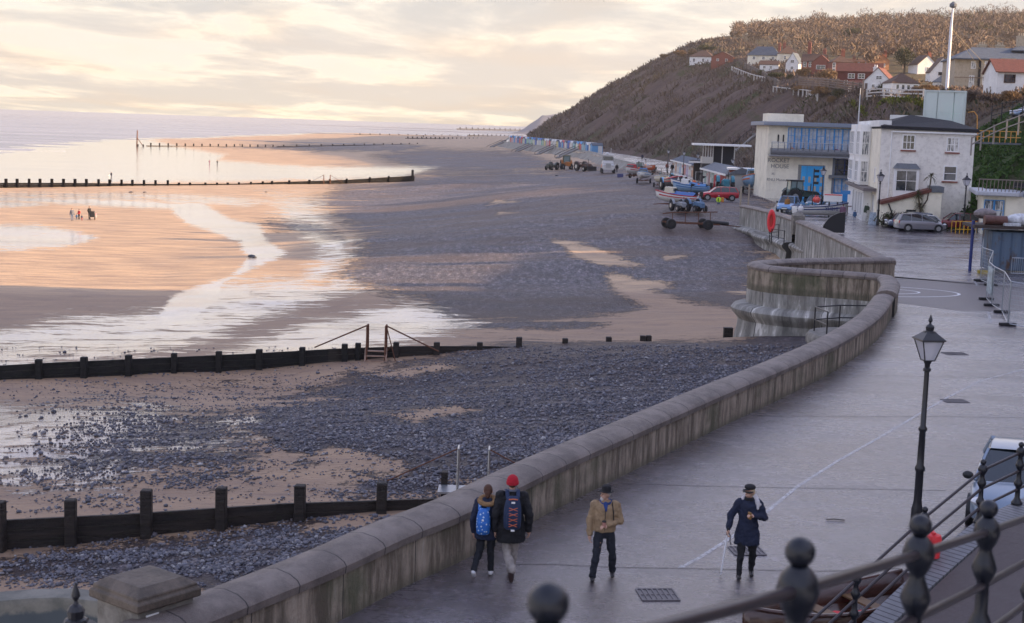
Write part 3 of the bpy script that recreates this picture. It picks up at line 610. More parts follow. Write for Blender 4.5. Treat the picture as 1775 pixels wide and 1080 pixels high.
sm.bar((.13,-.533,.905),(.17,-.533,.955),.014,.004); sm.bar((.17,-.533,.955),(.185,-.533,.915),.010,.004); sm.bar((.165,-.533,.965),(.19,-.533,.99),.02,.004); sm.bar((.115,-.533,.90),(.20,-.533,.90),.008,.004); sm.bar((.15,-.533,.96),(.13,-.533,.985),.01,.004)
sm.build('sign_symbol',mat('ink',(.02,.02,.02),.5),so_)
# wall left of pillar
a=P(-120,1024,1.0); b=P(168,1030,1.0)
path=resample([Vector((pc.x+.2,pc.y+.35,0)),Vector((pc.x-1.5,pc.y+.9,0)),Vector((a.x,a.y,0)),Vector((a.x-6,a.y+.3,0))],.5)
t=thing('green_stained_wall','plain green grey stained concrete wall left of the stone pillar','wall')
g=newmat('algae_concrete'); s1=g.noise(1.6,6,.7); zz=g.sep(g.geo.outputs['Position'])[2]
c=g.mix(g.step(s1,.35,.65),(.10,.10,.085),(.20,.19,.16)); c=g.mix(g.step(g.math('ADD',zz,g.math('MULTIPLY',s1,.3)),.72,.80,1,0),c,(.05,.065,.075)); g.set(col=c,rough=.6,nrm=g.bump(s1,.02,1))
sweep('parapet',path,[(0,-3.6),(0,.75),(.03,.82),(.47,.82),(.5,.75),(.5,-3.6)],MATS['algae_concrete'],t,-1)
# platform on the near side of the bastion with handrail
steel=mat('galvanised',(.42,.44,.47),.3,metal=.9,var=.1); rust=mat('rusty_steel',(.14,.06,.035),.75,metal=.2,var=.4,scale=12); black=mat('black_paint',(.018,.018,.022),.32,var=.2)
pl=P(1462,592,-1.2)
m=MB(); m.lathe([(1.1,-.9),(1.5,-.75),(1.72,-.45),(1.72,-.2),(1.6,0)],n=24,sx=1.2,sy=1.4); pt=thing('landing_platform','rounded concrete landing with black handrail outside the sea wall','platform',(pl.x+.6,pl.y+1.2,-1.0)); m.build('slab',PLAIN,pt,smooth=True)
m=MB(); pts=[Vector((-1.4,-1.2,0)),Vector((-1.6,.6,0)),Vector((-.2,1.6,0)),Vector((1.1,1.75,0))]
for p in pts: m.tube([p,p+Vector((0,0,1.15))],.035,8)
for h in (.55,1.15): m.tube([p+Vector((0,0,h)) for p in pts],.032,8)
m.build('handrail',black,pt,smooth=True)
# ledge railing and life ring near the pier
rl=thing('ledge_railing','dark post and rail fence on the wall ledge near the slipway','railing',(22.0,118.5,-.95))
m=MB(); pts=[Vector((.2,-1.5,0)),Vector((-.5,.4,0)),Vector((-.2,3.0,0)),Vector((.4,5.5,0)),Vector((1.2,6.5,0))]
for p in pts: m.tube([p,p+Vector((0,0,1.3))],.045,6)
for h in (.65,1.28): m.tube([p+Vector((0,0,h)) for p in pts],.035,6)
m.build('rail',black,rl,smooth=True)
redm=mat('life_ring_red',(.75,.04,.05),.5,var=.1)
p=D(1337,383,119); lt=thing('life_ring','red life ring housing on the ledge railing by the slipway','life ring',p)
m=MB(); m.cap((0,0,-.55),(0,0,.35),.42,.42,14); 
m=MB(); ro=[[(math.cos(u)*(.25+.11*math.cos(v)),.12*math.sin(v),math.sin(u)*2.5*(.29+.10*math.cos(v))) for v in np.linspace(0,2*pi,10,endpoint=False)] for u in np.linspace(0,2*pi,24)]
m.grid(ro,closed=True); m.build('ring',redm,lt,smooth='full'); m=MB(); m.box((0,.1,0),(.5,.05,1.1)); m.build('backboard',mat('orange_board',(.5,.05,.04),.6),lt)
p=P(1398,372,0); m=MB(); ps=[(0,0),(1.9,0),(1.9,1.75)]+[(1.9-1.9*math.sin(a),1.75*math.cos(a)) for a in np.linspace(0.1,1.4,8)]
m.prof([(y,z) for y,z in ps],-.1,.1); ot=tag(m.build('black_hood',mat('black_board',(.015,.015,.018),.4),loc=(26.0,120.4,.1),rz=R(90-180)),'black quarter round hood standing behind the sea wall pier','hood')
# ================================================================ groynes
def tarwood(name,c1,c2,green=.3):
    g=newmat(name); o=g.tc.outputs['Object']; s1=g.noise(1,6,.7,vec=g.map((.5,.5,6),vec=o)); s2=g.noise(6,5,.7,vec=o)
    c=g.mix(g.step(s1,.35,.65),c1,c2); c=g.mix(g.step(s2,.55,.7,0,green),c,(.03,.045,.012)); 
    g.set(col=c,rough=.65,nrm=g.bump(g.math('ADD',s1,s2),.05 if green else .01,1),spec=.4 if green else .05); return MATS[name]
wood=tarwood('tarred_timber',(.012,.010,.010),(.040,.030,.025)); weed=tarwood('weedy_timber',(.004,.004,.005),(.012,.011,.011),.5); orange=tarwood('rust_timber',(.10,.03,.012),(.20,.07,.03),.1); deck=mat('steel_deck',(.35,.36,.38),.35,metal=.6)
def groyne(name,label,path,zs,H,posts,ph,pw=.3,mats=None,board=.11,over=None):
    """path: two ends; zs: top height per station t; H(t) drop"""
    t=thing(name,label,'groyne',path[0]); o=path[0]; d=path[1]-path[0]; d=Vector((d.x,d.y,0)); L=d.length; u=d.normalized(); nrm=Vector((-u.y,u.x,0))
    n=max(2,int(L/(4.2 if L<60 else 9))); 
    for i in range(n):
        a=i/n;b=(i+1)/n; m=MB(); za=np.interp((a+b)/2,*zs) if over is None else 0
        z0=float(np.interp(a,*zs)); z1=float(np.interp(b,*zs)); pa=u*(L*a); pb=u*(L*b)
        ga=float(Hb(o.x+pa.x,o.y+pa.y))-.7; gb=float(Hb(o.x+pb.x,o.y+pb.y))-.7
        top=max(z0-ga,z1-gb); k=0
        while k*.3<top:
            jit=random.uniform(-.02,.02); A=pa+Vector((0,0,z0-k*.3-.14-o.z)); B=pb+Vector((0,0,z1-k*.3-.14-o.z)); m.bar(A+nrm*jit,B+nrm*jit,board,.285); k+=1
        mm=mats((a+b)/2) if mats else wood
        pn=m.build('plank_panel',mm,t)
    for q in posts:
        p=u*(L*q); zt=float(np.interp(q,*zs))+ph(q); gz=float(Hb(o.x+p.x,o.y+p.y)); w=pw*random.uniform(.92,1.08)
        m=MB(); m.box((0,0,0),(w,w,zt-gz+1.2),rz=random.uniform(-.1,.1)); m.build('post',mats(q) if mats else wood,t,bevel=.03,loc=p-nrm*(w*.5+.05)+Vector((0,0,(zt+gz-1.2)/2-o.z)))
    return t,u,nrm
def tt(x,a,b,hz): # param of picture x on the line a-b at height hz
    best=min(np.linspace(-.1,1.1,600),key=lambda q:abs(proj(*[np.array(v) for v in (lerp(a.x,b.x,q),lerp(a.y,b.y,q),hz)])[0]-x)); return float(best)
# nearest groyne
a=Gb(-60,958); b=Gb(745,884); d=(b-a); b2_=b+d*.62
L_=lambda x:tt(x,a,b2_,-3)
def topz(x,y):
    q=L_(x); X=lerp(a.x,b2_.x,q);Yy=lerp(a.y,b2_.y,q); return q,D(x,y,Yy).z
st=[topz(*p) for p in [(-50,904),(215,896),(222,883),(500,873),(770,864)]]; st.append((1.02,st[-1][1]+.1))
zs=([s[0] for s in st],[s[1] for s in st])
t1,u1,n1_=groyne('groyne','low dark timber groyne in the foreground with tall square posts',(a,b2_),zs,1,[L_(x) for x in (0,122,252,382,517,660)],lambda q:.62,.30)
def stile(label,px_l,px_r,ytop,ybase,Yd,sideh,mm,long_stay,label2):
    pl=D(px_l,ybase,Yd); pr=D(px_r,ybase,Yd); tz=D(px_l,ytop,Yd).z; w=(pr-pl).length; h=tz-pl.z
    t=thing('groyne_steps',label,'steps',pl)
    for x in (0,w):
        m=MB()
        for yy in (-.45,.45): m.tube([(x,yy,-.3 if h<2 else 0),(x,yy*.6,h)],.035 if Yd<60 else .05,8)
        m.tube([(x,-.45,h*.55),(x,.45,h*.55)],.025,8); m.tube([(x,-.27,h),(x,.27,h)],.035,8)
        m.build('handrail_post',mm,t,smooth=True)
    for s_,x in ((-1,0),(1,w)):
        m=MB(); m.tube([(x,0,h-.02),(x+s_*long_stay,0.1,label2)],.022 if Yd<60 else .04,6)
        m.build('stay_rod',rust,t,smooth=True)
    return t,w,h
t,w,h=stile('steel step stile with bright handrails over the foreground groyne',793,846,776,856,43,1,steel,2.3,-.15,)if False else stile('steel step stile with bright handrails over the foreground groyne',793,846,776,850,43,1,steel,2.2,.2)
m=MB(); m.box((w/2-.1,0,.02),(w+1.0,.9,.06)); m.build('deck',deck,t)
for i in range(3):
    m=MB(); m.box((w/2,-.6-.25*i,-.2-.22*i),(w,.25,.05)); m.build('step',deck,t)
for x,y in ((770,833),(660,833)):
    pass
m=MB(); p=D(770,852,43.6); m.box((0,0,0),(.2,.3,1.3)); m.build('post',wood,t1,loc=p-a)
# second groyne
a=Gb(-60,662); b=Gb(872,603); e=Vector((15.5,79.4,-2.9)); 
A2=a; B2=Vector((e.x,e.y,-3.0)); dd=(b-a).normalized(); B2=b+dd*16.5
L2=lambda x:tt(x,A2,B2,-3.2)
def top2(x,y):
    q=L2(x); return q,D(x,y,lerp(A2.y,B2.y,q)).z
st=[top2(*p) for p in [(-50,637),(120,627),(380,616),(520,609),(640,600),(760,600),(870,600),(920,606),(960,606),(1120,600)]]
zs=([s[0] for s in st],[s[1] for s in st])
g2,u2,n2_=groyne('groyne','long weed covered timber groyne with rusty steps crossing the middle of the beach',(A2,B2),zs,1,[L2(x) for x in (68,145,222,300,380,447,523,597,620,684,756,830,897,978,1052,1112,1121)],lambda q:.24 if q<L2(880) else .62,.3,mats=lambda q: weed if q<.45 else wood)
p=D(545,640,lerp(A2.y,B2.y,L2(580))-.12); q_=D(660,630,lerp(A2.y,B2.y,L2(660))-.12); m=MB(); m.bar(p-A2,q_-A2,.06,.26); m.build('rusty_board',orange,g2)
Yq=lerp(A2.y,B2.y,L2(650))-.35
t,w,h=stile('rusty brown step ladder with stay rods over the weedy groyne',636,668,563,641,Yq,1,rust,2.7,1.05)
tread_m=mat('worn_tread',(.30,.20,.15),.7,var=.3)
for x in (-.06,w+.06):
    m=MB(); m.bar((x,-.2,1.2),(x,-.85,-.1),.07); m.build('stringer',tread_m,t)
for i in range(5):
    m=MB(); m.box((w/2,-.25-.12*i,1.02-.235*i),(w,.2,.055)); m.build('tread',tread_m,t)
m=MB(); m.bar((w+.05,-.2,h-.1),(w+.55,-.5,.55),.04); m.bar((w+.05,-.3,.95),(w+.3,-.4,1.35),.03); m.build('brace',rust,t)
m=MB(); p=D(1262,577,79.0); m.box((0,0,0),(.5,.4,.6)); tag(m.build('timber_stub',wood,loc=p),'short cut timber stub beside the foot of the bastion','post')
# third groyne
FARW=tarwood('far_timber',(.003,.003,.004),(.009,.008,.009),0)
a=Gb(-60,326); b=Gb(718,314)
L3=lambda x:tt(x,a,b,-4.5)
def top3(x,y):
    q=L3(x); return q,D(x,y,lerp(a.y,b.y,q)).z
st=[top3(*p) for p in [(-50,317),(140,317),(260,319),(400,319),(500,315),(600,312),(717,304.5)]]; zs=([s[0] for s in st],[s[1] for s in st])
g3,_,_=groyne('groyne','long straight dark groyne between the sunlit sand and the shallow water',(a,b),zs,1,[L3(x) for x in list(range(9,340,20))+[355,375,394,413,434,455,470,500,535,570,600,640,673]],lambda q:.75 if q<.4 else .3,.42,mats=lambda q:FARW)
m=MB(); p=D(715,306,b.y-.3); m.box((0,0,0),(.5,.5,3)); m.build('post',wood,g3,loc=p-a)
Yq=lerp(a.y,b.y,L3(565))-1
t,w,h=stile('small distant steps with stay rods over the third groyne',561,572,303,327,Yq,1,rust,2.6,1.4)
# fourth groyne, beacon, far groynes
a=P(254,254,-6.0); b=P(720,254,-5.2); zt=D(400,251.8,(a.y+b.y)/2).z
def flatgroyne(label,x0,y0,x1,y1,n,hh,wd,ph=.8,z=-6.):
    a=P(x0,y0,z); b=P(x1,y1,z); t=thing('groyne',label,'groyne',a); u=(b-a); L=u.length; u.normalize()
    m=MB(); m.bar((0,0,hh/2-.5),(u*L)+Vector((0,0,hh/2-.5)),wd*.5,hh+1); m.build('plank_panel',wood,t)
    for i in range(n):
        m=MB(); m.box((0,0,0),(wd,wd,hh+ph+1)); m.build('post',wood,t,loc=u*(L*(i+.5)/n)+Vector((0,-wd*.3,(hh+ph)/2-.5)))
flatgroyne('far thin groyne running out to the leaning beacon post',254,254,480,257,16,.5,.55,1.1)
flatgroyne('far low groyne joining the grey shingle spit',480,257,730,252,14,.9,.6,.7)
flatgroyne('distant groyne in front of the beach hut promenade',703,241.5,890,244,26,1.1,1.0,1.2)
flatgroyne('faint groyne farther out behind the beach huts',810,236.2,900,238,12,1.3,1.2,1.4)
flatgroyne('farthest faint groyne near the chalk headland',792,224.8,905,227,12,3,3,3)
flatgroyne('thin dark groyne far out across shallow water',615,234.2,800,236.5,12,.8,1.,1)
p=P(237,254,-6); t=thing('beacon_post','leaning red beacon post with stay standing in shallow water','beacon',p)
hb=D(238,226,p.y).z-p.z; m=MB(); m.tube([(0,0,-.5),(.3,0,hb)],[.32,.22],8); m.build('mast',rust,t); m=MB(); m.tube([(.15,0,hb*.55),(2.9,0,0)],.16,6); m.build('stay',rust,t)
for x in (.5,2.8):
    m=MB(); m.box((x,0,.3),(.5,.5,1.4)); m.build('post',wood,t)
for i,(x0,x1,y,zz) in enumerate([(560,740,251,-5.5),(590,700,247.5,-5.8),(800,890,226.8,-5.9),(820,905,231,-5.9),(650,760,236,-5.9),(420,560,246,-5.95)]):
    c=P((x0+x1)/2,y,zz); hw=(P(x1,y,zz)-P(x0,y,zz)).length/2; m=MB(); m.ball((0,0,-.1),(hw,hw*.16 if i<2 else hw*.25,.45),24); struct(m.build('sand_bank',mat('damp_sand',(.13,.11,.115),.5,var=.2,scale=.2),loc=c,smooth='full'),'low bank of dark wet sand showing above the shallow water')
m=MB(); 
for i,(x,y,r) in enumerate([(436,445,.27),(441,446.5,.16),(227,334,.3),(251,334,.25),(461,333.5,.2),(965,305,.3)]):
    m=MB(); m.ball((0,0,.05),(r*1.4,r,r*.6),10); tag(m.build('rock',mat('wet_rock',(.07,.07,.075),.4,var=.3),loc=Gb(x,y),smooth='full'),['large rounded boulder in the wet channel','small stone just right of the channel boulder','dark stone on the thin pool left below the third groyne','second dark stone on the thin pool below the third groyne','small stone in front of the third groyne','dark lump on the far shingle above the groyne end'][i],'rock')
# ================================================================ buildings
def wallm(n,c,**k): return mat(n,c,.85,var=.08,scale=.8,bump=.3,bscale=9,**k)
W_cream=wallm('cream_render',(.88,.83,.68),dirt=(.42,.37,.28,.35),dscale=.6); W_white=wallm('white_render',(.82,.82,.80),dirt=(.45,.44,.42,.3)); W_pale=wallm('pale_render',(.84,.81,.75),dirt=(.45,.42,.38,.5),dscale=2.2)
W_brick=wallm('red_brick',(.25,.085,.06)); W_flint=wallm('flint_brick',(.44,.38,.29),dirt=(.2,.16,.12,.5),dscale=2); W_orange=wallm('orange_brick',(.42,.20,.10)); W_stone=wallm('plain_stone',(.34,.30,.25))
def roofm(n,c):
    g=newmat(n); o=g.tc.outputs['Object']; s1=g.noise(2,5,.7,vec=o); s2=g.noise(14,3,.7,vec=g.map((1,1,3),vec=o))
    g.set(col=g.mix(s2,g.mix(g.step(s1,.35,.65),tuple(x*.7 for x in c),tuple(x*1.2 for x in c)),tuple(x*.6 for x in c)),rough=.75,nrm=g.bump(s2,.05,1)); return MATS[n]
R_red=roofm('red_tile',(.19,.062,.042)); R_brown=roofm('brown_tile',(.12,.065,.045)); R_slate=roofm('blue_slate',(.10,.13,.175)); R_dark=roofm('dark_felt',(.018,.018,.024)); R_lead=roofm('grey_lead',(.20,.22,.25)); R_orange=roofm('orange_tile',(.36,.15,.06))
F_white=mat('white_frame',(.86,.86,.85),.5,var=.04); F_blue=mat('blue_frame',(.03,.26,.62),.45,var=.1); F_brown=mat('brown_frame',(.10,.05,.03),.6)
g=newmat('window_glass'); n_=g.noise(.9,3,.6); n2_=g.noise(6,2); g.set(col=g.mix(g.step(n_,.4,.6),(.02,.025,.03),(.10,.11,.12)),rough=.06,spec=1.0); PANE=MATS['window_glass']
g=newmat('curtained_glass'); n_=g.noise(2.,3,.6,vec=g.map((4,4,.6))); g.set(col=g.mix(g.step(n_,.42,.55),(.08,.10,.12),(.60,.60,.60)),rough=.1,spec=1.0); PANEC=MATS['curtained_glass']
PALE=mat('pale_glass',(.42,.47,.53),.12,var=.35,scale=1.6,spec=1.)
def window(parent,x,y,z,w,h,face='-y',frame=None,pane=None,cols=2,rows=2,fw=.08,dep=.1,sill=False,name='window'):
    """centre x,z on a face; face '-y' front, '-x' left, '+x' right"""
    frame=frame or F_white; pane=pane or PANE; m=MB(); q=MB()
    def bx(b,u0,u1,z0,z1,d0,d1,mi=0):
        if face=='-y': b.b2(x+u0,x+u1,y-d1,y-d0,z+z0,z+z1,mi)
        elif face=='-x': b.b2(x-d1,x-d0,y+u0,y+u1,z+z0,z+z1,mi)
        else: b.b2(x+d0,x+d1,y+u0,y+u1,z+z0,z+z1,mi)
    bx(m,-w/2-fw,-w/2,-h/2-fw,h/2+fw,.0,dep); bx(m,w/2,w/2+fw,-h/2-fw,h/2+fw,.0,dep); bx(m,-w/2,w/2,h/2,h/2+fw,.0,dep); bx(m,-w/2,w/2,-h/2-fw,-h/2,.0,dep)
    for i in range(1,cols): u=-w/2+w*i/cols; bx(m,u-fw*.3,u+fw*.3,-h/2,h/2,.012,dep*.75)
    for i in range(1,rows): v=-h/2+h*i/rows; bx(m,-w/2,w/2,v-fw*.3,v+fw*.3,.014,dep*.7)
    if sill: bx(m,-w/2-fw*1.6,w/2+fw*1.6,-h/2-fw*2.2,-h/2-fw-.003,.0,dep*2)
    bx(q,-w/2+.002,w/2-.002,-h/2+.002,h/2-.002,.004,.03)
    f=m.build(name,frame,parent); q.build('pane',pane,f); return f
def roofgeo(m,w,d,z,rh,kind,ov=.35,th=.14,ridge=None):
    a,b=w/2+ov,d/2+ov
    if kind=='flat': m.b2(-a,a,-b,b,z,z+th); return
    if kind=='gx': tp=[(-a,0,z+rh),(a,0,z+rh)]
    elif kind=='gy': tp=[(0,-b,z+rh),(0,b,z+rh)]
    elif kind=='hip':
        k=ridge if ridge is not None else max(a-b,0.05); tp=[(-k,0,z+rh),(k,0,z+rh)]
    P4=[(-a,-b,z-ov*rh/(d/2)*.6),(a,-b,z-ov*rh/(d/2)*.6),(a,b,z-ov*rh/(d/2)*.6),(-a,b,z-ov*rh/(d/2)*.6)]
    vs=P4+tp; lo=[(x,y,zz-th) for x,y,zz in vs]; V=vs+lo
    if kind=='gy': fs=[(0,4,5,3),(1,2,5,4)]
    elif kind=='gx': fs=[(0,1,5,4),(2,3,4,5)]
    else: fs=[(0,1,5,4),(1,2,5),(2,3,4,5),(3,0,4)]
    fl=[tuple(i+6 for i in f[::-1]) for f in fs]; sk=[(0,6,7,1),(1,7,8,2),(2,8,9,3),(3,9,6,0)] if kind=='hip' else []
    if kind=='gx': sk=[(0,6,7,1),(2,8,9,3),(0,4,10,6),(4,3,9,10),(1,7,11,5),(5,11,8,2)]
    if kind=='gy': sk=[(3,9,6,0),(1,7,8,2),(0,6,10,4),(4,10,7,1),(3,5,11,9),(5,2,8,11)]
    m.add(V,fs+fl+sk)
def body(m,w,d,h,kind,rh,z0=-3):
    if kind=='gx': m.prof([(-d/2,z0),(d/2,z0),(d/2,h),(0,h+rh-.06),(-d/2,h)],-w/2,w/2)
    elif kind=='gy':
        V=[(-w/2,z0),(w/2,z0),(w/2,h),(0,h+rh-.06),(-w/2,h)]; vs=[(x,-d/2,z) for x,z in V]+[(x,d/2,z) for x,z in V]
        m.add(vs,[(0,1,2,3,4),(9,8,7,6,5)]+[(i,i+5,(i+1)%5+5,(i+1)%5) for i in range(5)])
    else: m.b2(-w/2,w/2,-d/2,d/2,z0,h)
def house(label,loc,rz,w,d,h,kind,rh,wm,rm,wins=(),chim=(),name='house',cat='house',group=None,ext=(),ov=.35,fm=None,z0=-3,pm=None):
    t=thing(name,label,cat,loc,rz,group)
    m=MB(); body(m,w,d,h,kind,rh,z0); m.build('wall',wm,t)
    m=MB(); roofgeo(m,w,d,h,rh,kind,ov); r=m.build('roof',rm,t)
    for c in chim:
        cx,cy,ch=c[:3]; m=MB(); m.box((cx,cy,h+rh*.3+ch/2),(.9,.7,ch+rh*.6)); m.box((cx,cy,h+rh*.6+ch),(1.05,.85,.18))
        for k in (-.22,.22): m.lathe([(.13,0),(.1,.5)],c=(cx+k,cy,h+rh*.6+ch+.09),n=8)
        m.build('chimney',c[3] if len(c)>3 else W_brick,r)
    for wi in wins:
        f,u,z,ww,hh=wi[:5]; k=wi[5] if len(wi)>5 else {}
        if f=='-y': window(t,u,-d/2,z,ww,hh,f,frame=fm,pane=k.get('pane',pm),cols=k.get('cols',2),rows=k.get('rows',2))
        elif f=='-x': window(t,-w/2,u,z,ww,hh,f,frame=fm,pane=pm)
        else: window(t,w/2,u,z,ww,hh,f,frame=fm,pane=pm)
    return t
def sitepx(x,y,lo=150,hi=1500):
    p=Gc(x,y,lo,hi); return p
def facing(p,da=0): # rotation so that local -y looks to the camera, turned by da degrees
    return -math.atan2(p.x,p.y)+R(da)
HG='houses on the hill above the beach'
def H(label,x0,x1,yb,yt,kind,rhf,wm,rm,wins=(),chim=(),da=0,dep=1.0,Y=None,**k):
    p=sitepx((x0+x1)/2,yb) if Y is None else D((x0+x1)/2,yb,Y)
    s=p.y/FPX; w=(x1-x0)*s*.93; tot=(yb-yt)*s; rh=tot*rhf; h=tot-rh; d=w*dep
    ws=[(f,u*w,z*h,a*w,b*h)+tuple(r) for f,u,z,a,b,*r in wins]; ch=[(cx*w,cy*d,cz*s*1.0)+tuple(r) for cx,cy,cz,*r in chim]
    p=p+Vector((0,d*.45,0)); 
    return house(label,p,facing(p,da),w,d,h,kind,rh,wm,rm,ws,ch,group=HG,ov=.03*w,z0=-12,**k)
WN=lambda *us,z=.65,w=.09,h=.3:[('-y',u,z,w,h) for u in us]
H('pale long bungalow with brown hip roof at the left edge of the hill',1199,1242,113,89,'hip',.45,W_white,R_brown,WN(-.3,.1,z=.5,h=.4),da=-15,dep=.8)
H('pink brick gabled house right of the leftmost bungalow',1237,1277,110,90,'gy',.45,W_brick,R_brown,WN(-.2,.2,z=.5),da=-10)
H('broad grey roofed pair of houses high on the hill below the pines',1298,1356,107,81,'hip',.55,W_cream,R_slate,WN(-.3,0,.3,z=.5,w=.07,h=.4),[(.45,0,10)],da=-8,dep=.5)
H('cream walled house with brown hip roof right of the grey roofed pair',1350,1384,108,80,'hip',.45,W_cream,R_brown,WN(-.2,.25,z=.5,h=.35),[(-.2,0,9)],da=8,dep=.9)
H('small white bungalow low behind the garden hedge',1318,1352,123,106,'gx',.4,W_white,R_brown,WN(-.25,.1,z=.5,w=.12,h=.4),da=-5,dep=.6)
H('narrow white house with steep tapering gable',1368,1392,125,92,'gy',.55,W_white,R_slate,WN(0,z=.45,w=.2,h=.3)+WN(0,z=1.2,w=.25,h=.3),da=-14,dep=1.6)
H('red brick house with tall chimney and pink gable facing the sea',1392,1436,126,94,'gx',.4,W_brick,R_brown,WN(-.36,-.12,z=.7,w=.12,h=.4)+WN(.3,z=.6,w=.25,h=.3),[(-.25,.1,24),(.38,.1,12)],da=-6,dep=.8)
H('pink gable wing of the brick house behind the leafless hedge',1410,1444,130,96,'gy',.4,W_brick,R_red,WN(.0,z=.62,w=.45,h=.3),da=-6,dep=1.1)
H('tall brick house with white bay windows on its right side',1440,1478,130,96,'hip',.35,W_brick,R_brown,WN(-.4,z=.7,w=.12,h=.35)+WN(-.4,z=.3,w=.12,h=.3),[(.1,0,12)],da=12)
H('long dark red tile hung house with white first floor windows',1454,1532,148,110,'gx',.36,wallm('tile_hung',(.13,.035,.03)),R_red,WN(-.18,.05,z=.62,w=.14,h=.3)+WN(-.3,z=.15,w=.07,h=.25),da=-4,dep=.45)
H('low white wing with red lean roof below the tile hung house',1474,1512,157,140,'gx',.5,W_white,R_red,WN(-.3,.1,z=.5,w=.1,h=.5),da=-12,dep=.7)
H('white house with large plain gable facing the sea',1508,1556,155,119,'gy',.62,W_white,R_red,WN(.05,z=1.35,w=.2,h=.36)+WN(-.15,z=.3,w=.1,h=.35),[(-.3,.3,10,W_white)],da=-12,dep=1.2)
H('white pavilion with brown pyramid roof and arched openings',1540,1592,160,128,'hip',.5,W_white,R_brown,[('-y',-.3,.45,.1,.55,dict(cols=1,rows=1)),('-y',-.1,.45,.1,.55,dict(cols=1,rows=1)),('-y',.1,.45,.1,.55,dict(cols=1,rows=1)),('-y',.36,.45,.16,.6,dict(cols=1,rows=1))],da=22,dep=.9)
H('orange gabled brick house far back among the trees',1508,1540,122,93,'gy',.45,W_orange,R_orange,WN(-.2,.2,z=.5),[(-.3,0,8),(.4,0,8)],da=20)
H('long low orange roofed terrace behind the tile hung house',1468,1512,112,102,'gx',.5,W_orange,R_orange,WN(-.3,0,.3,z=.5,w=.06),[(-.2,0,5),(.35,0,5)],dep=.4)
H('white house with peaked brown roof among the trees right of the round yew',1584,1622,128,96,'gy',.5,W_white,R_brown,WN(.05,z=.5,w=.16,h=.34),[(.3,0,9)],da=26)
H('half timbered white gable behind the tall mast',1612,1654,142,100,'gy',.6,W_white,R_brown,WN(0,z=.8,w=.3,h=.25),da=12,fm=F_brown)
H('low bungalow with dark hip roof left of the stone hotel',1620,1654,151,130,'hip',.6,W_pale,R_slate,WN(-.2,.2,z=.5),da=0)
# stone hotel, upper right
Yh_=265; a=D(1652,157,Yh_); s=Yh_/FPX
t=thing('hotel','long stone hotel with blue slate roof and white sash windows at upper right','hotel',(a.x,a.y,a.z-1),R(-6))
w1=19*1.0; hh=(157-104)*s+1; wd=150*s
m=MB(); m.b2(0,4.3,0,12,-6,hh); m.b2(4.5,wd+8,-.6,12,-6,hh); m.b2(7.9,10.6,-1.2,-.61,-6,hh+.35); m.build('wall',W_flint,t)
m=MB(); m.b2(4.25,4.55,-.7,0,-6,hh); m.build('downpipe',R_dark,t)
m=MB(); k=len(m.v)
def hipbox(m,x0,x1,y0,y1,z,rh,ov=.4,k=None):
    x0-=ov;x1+=ov;y0-=ov;y1+=ov; k=k or (y1-y0)/2; m.add([(x0,y0,z),(x1,y0,z),(x1,y1,z),(x0,y1,z),(x0+k,(y0+y1)/2,z+rh),(x1-k,(y0+y1)/2,z+rh),(x0,y0,z-.2),(x1,y0,z-.2),(x1,y1,z-.2),(x0,y1,z-.2)],[(0,1,5,4),(1,2,5),(2,3,4,5),(3,0,4),(6,7,1,0),(7,8,2,1),(8,9,3,2),(9,6,0,3),(9,8,7,6)])
hipbox(m,0,wd+8,-.6,12,hh+.2,2.4,k=4.5); rf=m.build('roof',R_slate,t)
m=MB(); hipbox(m,11,wd+10,3,12,hh+2.1,1.4,k=3); m.build('roof',R_slate,t)
for cx,cz,mm in ((5.9,1.8,W_flint),(9.2,1.8,W_flint),(12.9,3.6,W_flint)):
    m=MB(); m.box((cx,6.5,hh+1.2+cz/2),(1.5,1,cz)); m.box((cx,6.5,hh+1.25+cz),(1.7,1.2,.2)); 
    for q in (-.4,0,.4): m.lathe([(.14,0),(.12,.5)],c=(cx+q,6.5,hh+1.35+cz),n=6)
    m.build('chimney',mm,rf)
m=MB(); m.b2(-.05,wd+8,-.72,-.605,hh*.5,hh*.5+.14); m.build('string_course',mat('brown_band',(.2,.14,.1),.8),t)
for x,yy in ((3.3,0),(5.6,-.6),(7.3,-.6),(9.2,-1.2),(12.6,-.6),(15.0,-.6)):
    window(t,x,yy,5.75,.7,1.25,frame=F_white,rows=2,cols=2,pane=PANEC)
    window(t,x-.15,yy,2.75,.75,2.0,frame=F_white,rows=2,cols=2,pane=PANEC)
m=MB(); m.b2(-.2,9,-4.2,-2.2,1.3,1.5); m.build('terrace_roof',mat('terrace_felt',(.4,.36,.33),.7),t); 
for x0,x1 in ((.2,2.1),(2.6,5.4),(6,8.5)):
    m=MB(); m.b2(x0,x1,-4.0,-3.9,-.6,1.3); m.build('shopfront',W_brick if x0!=2.6 else mat('dark_red_front',(.12,.03,.03),.6),t)
p=D(1728,166,215); house('white building with red roof and balcony cut by the right edge of the photo',p+Vector((7.3,4,0)),R(-4),14,8,3.7,'gx',2.0,W_white,R_red,[('-y',-5.2,2.6,1.5,1.1,dict(cols=3)),('-y',-1.2,2.6,1.5,1.1)],z0=-6,fm=F_brown)
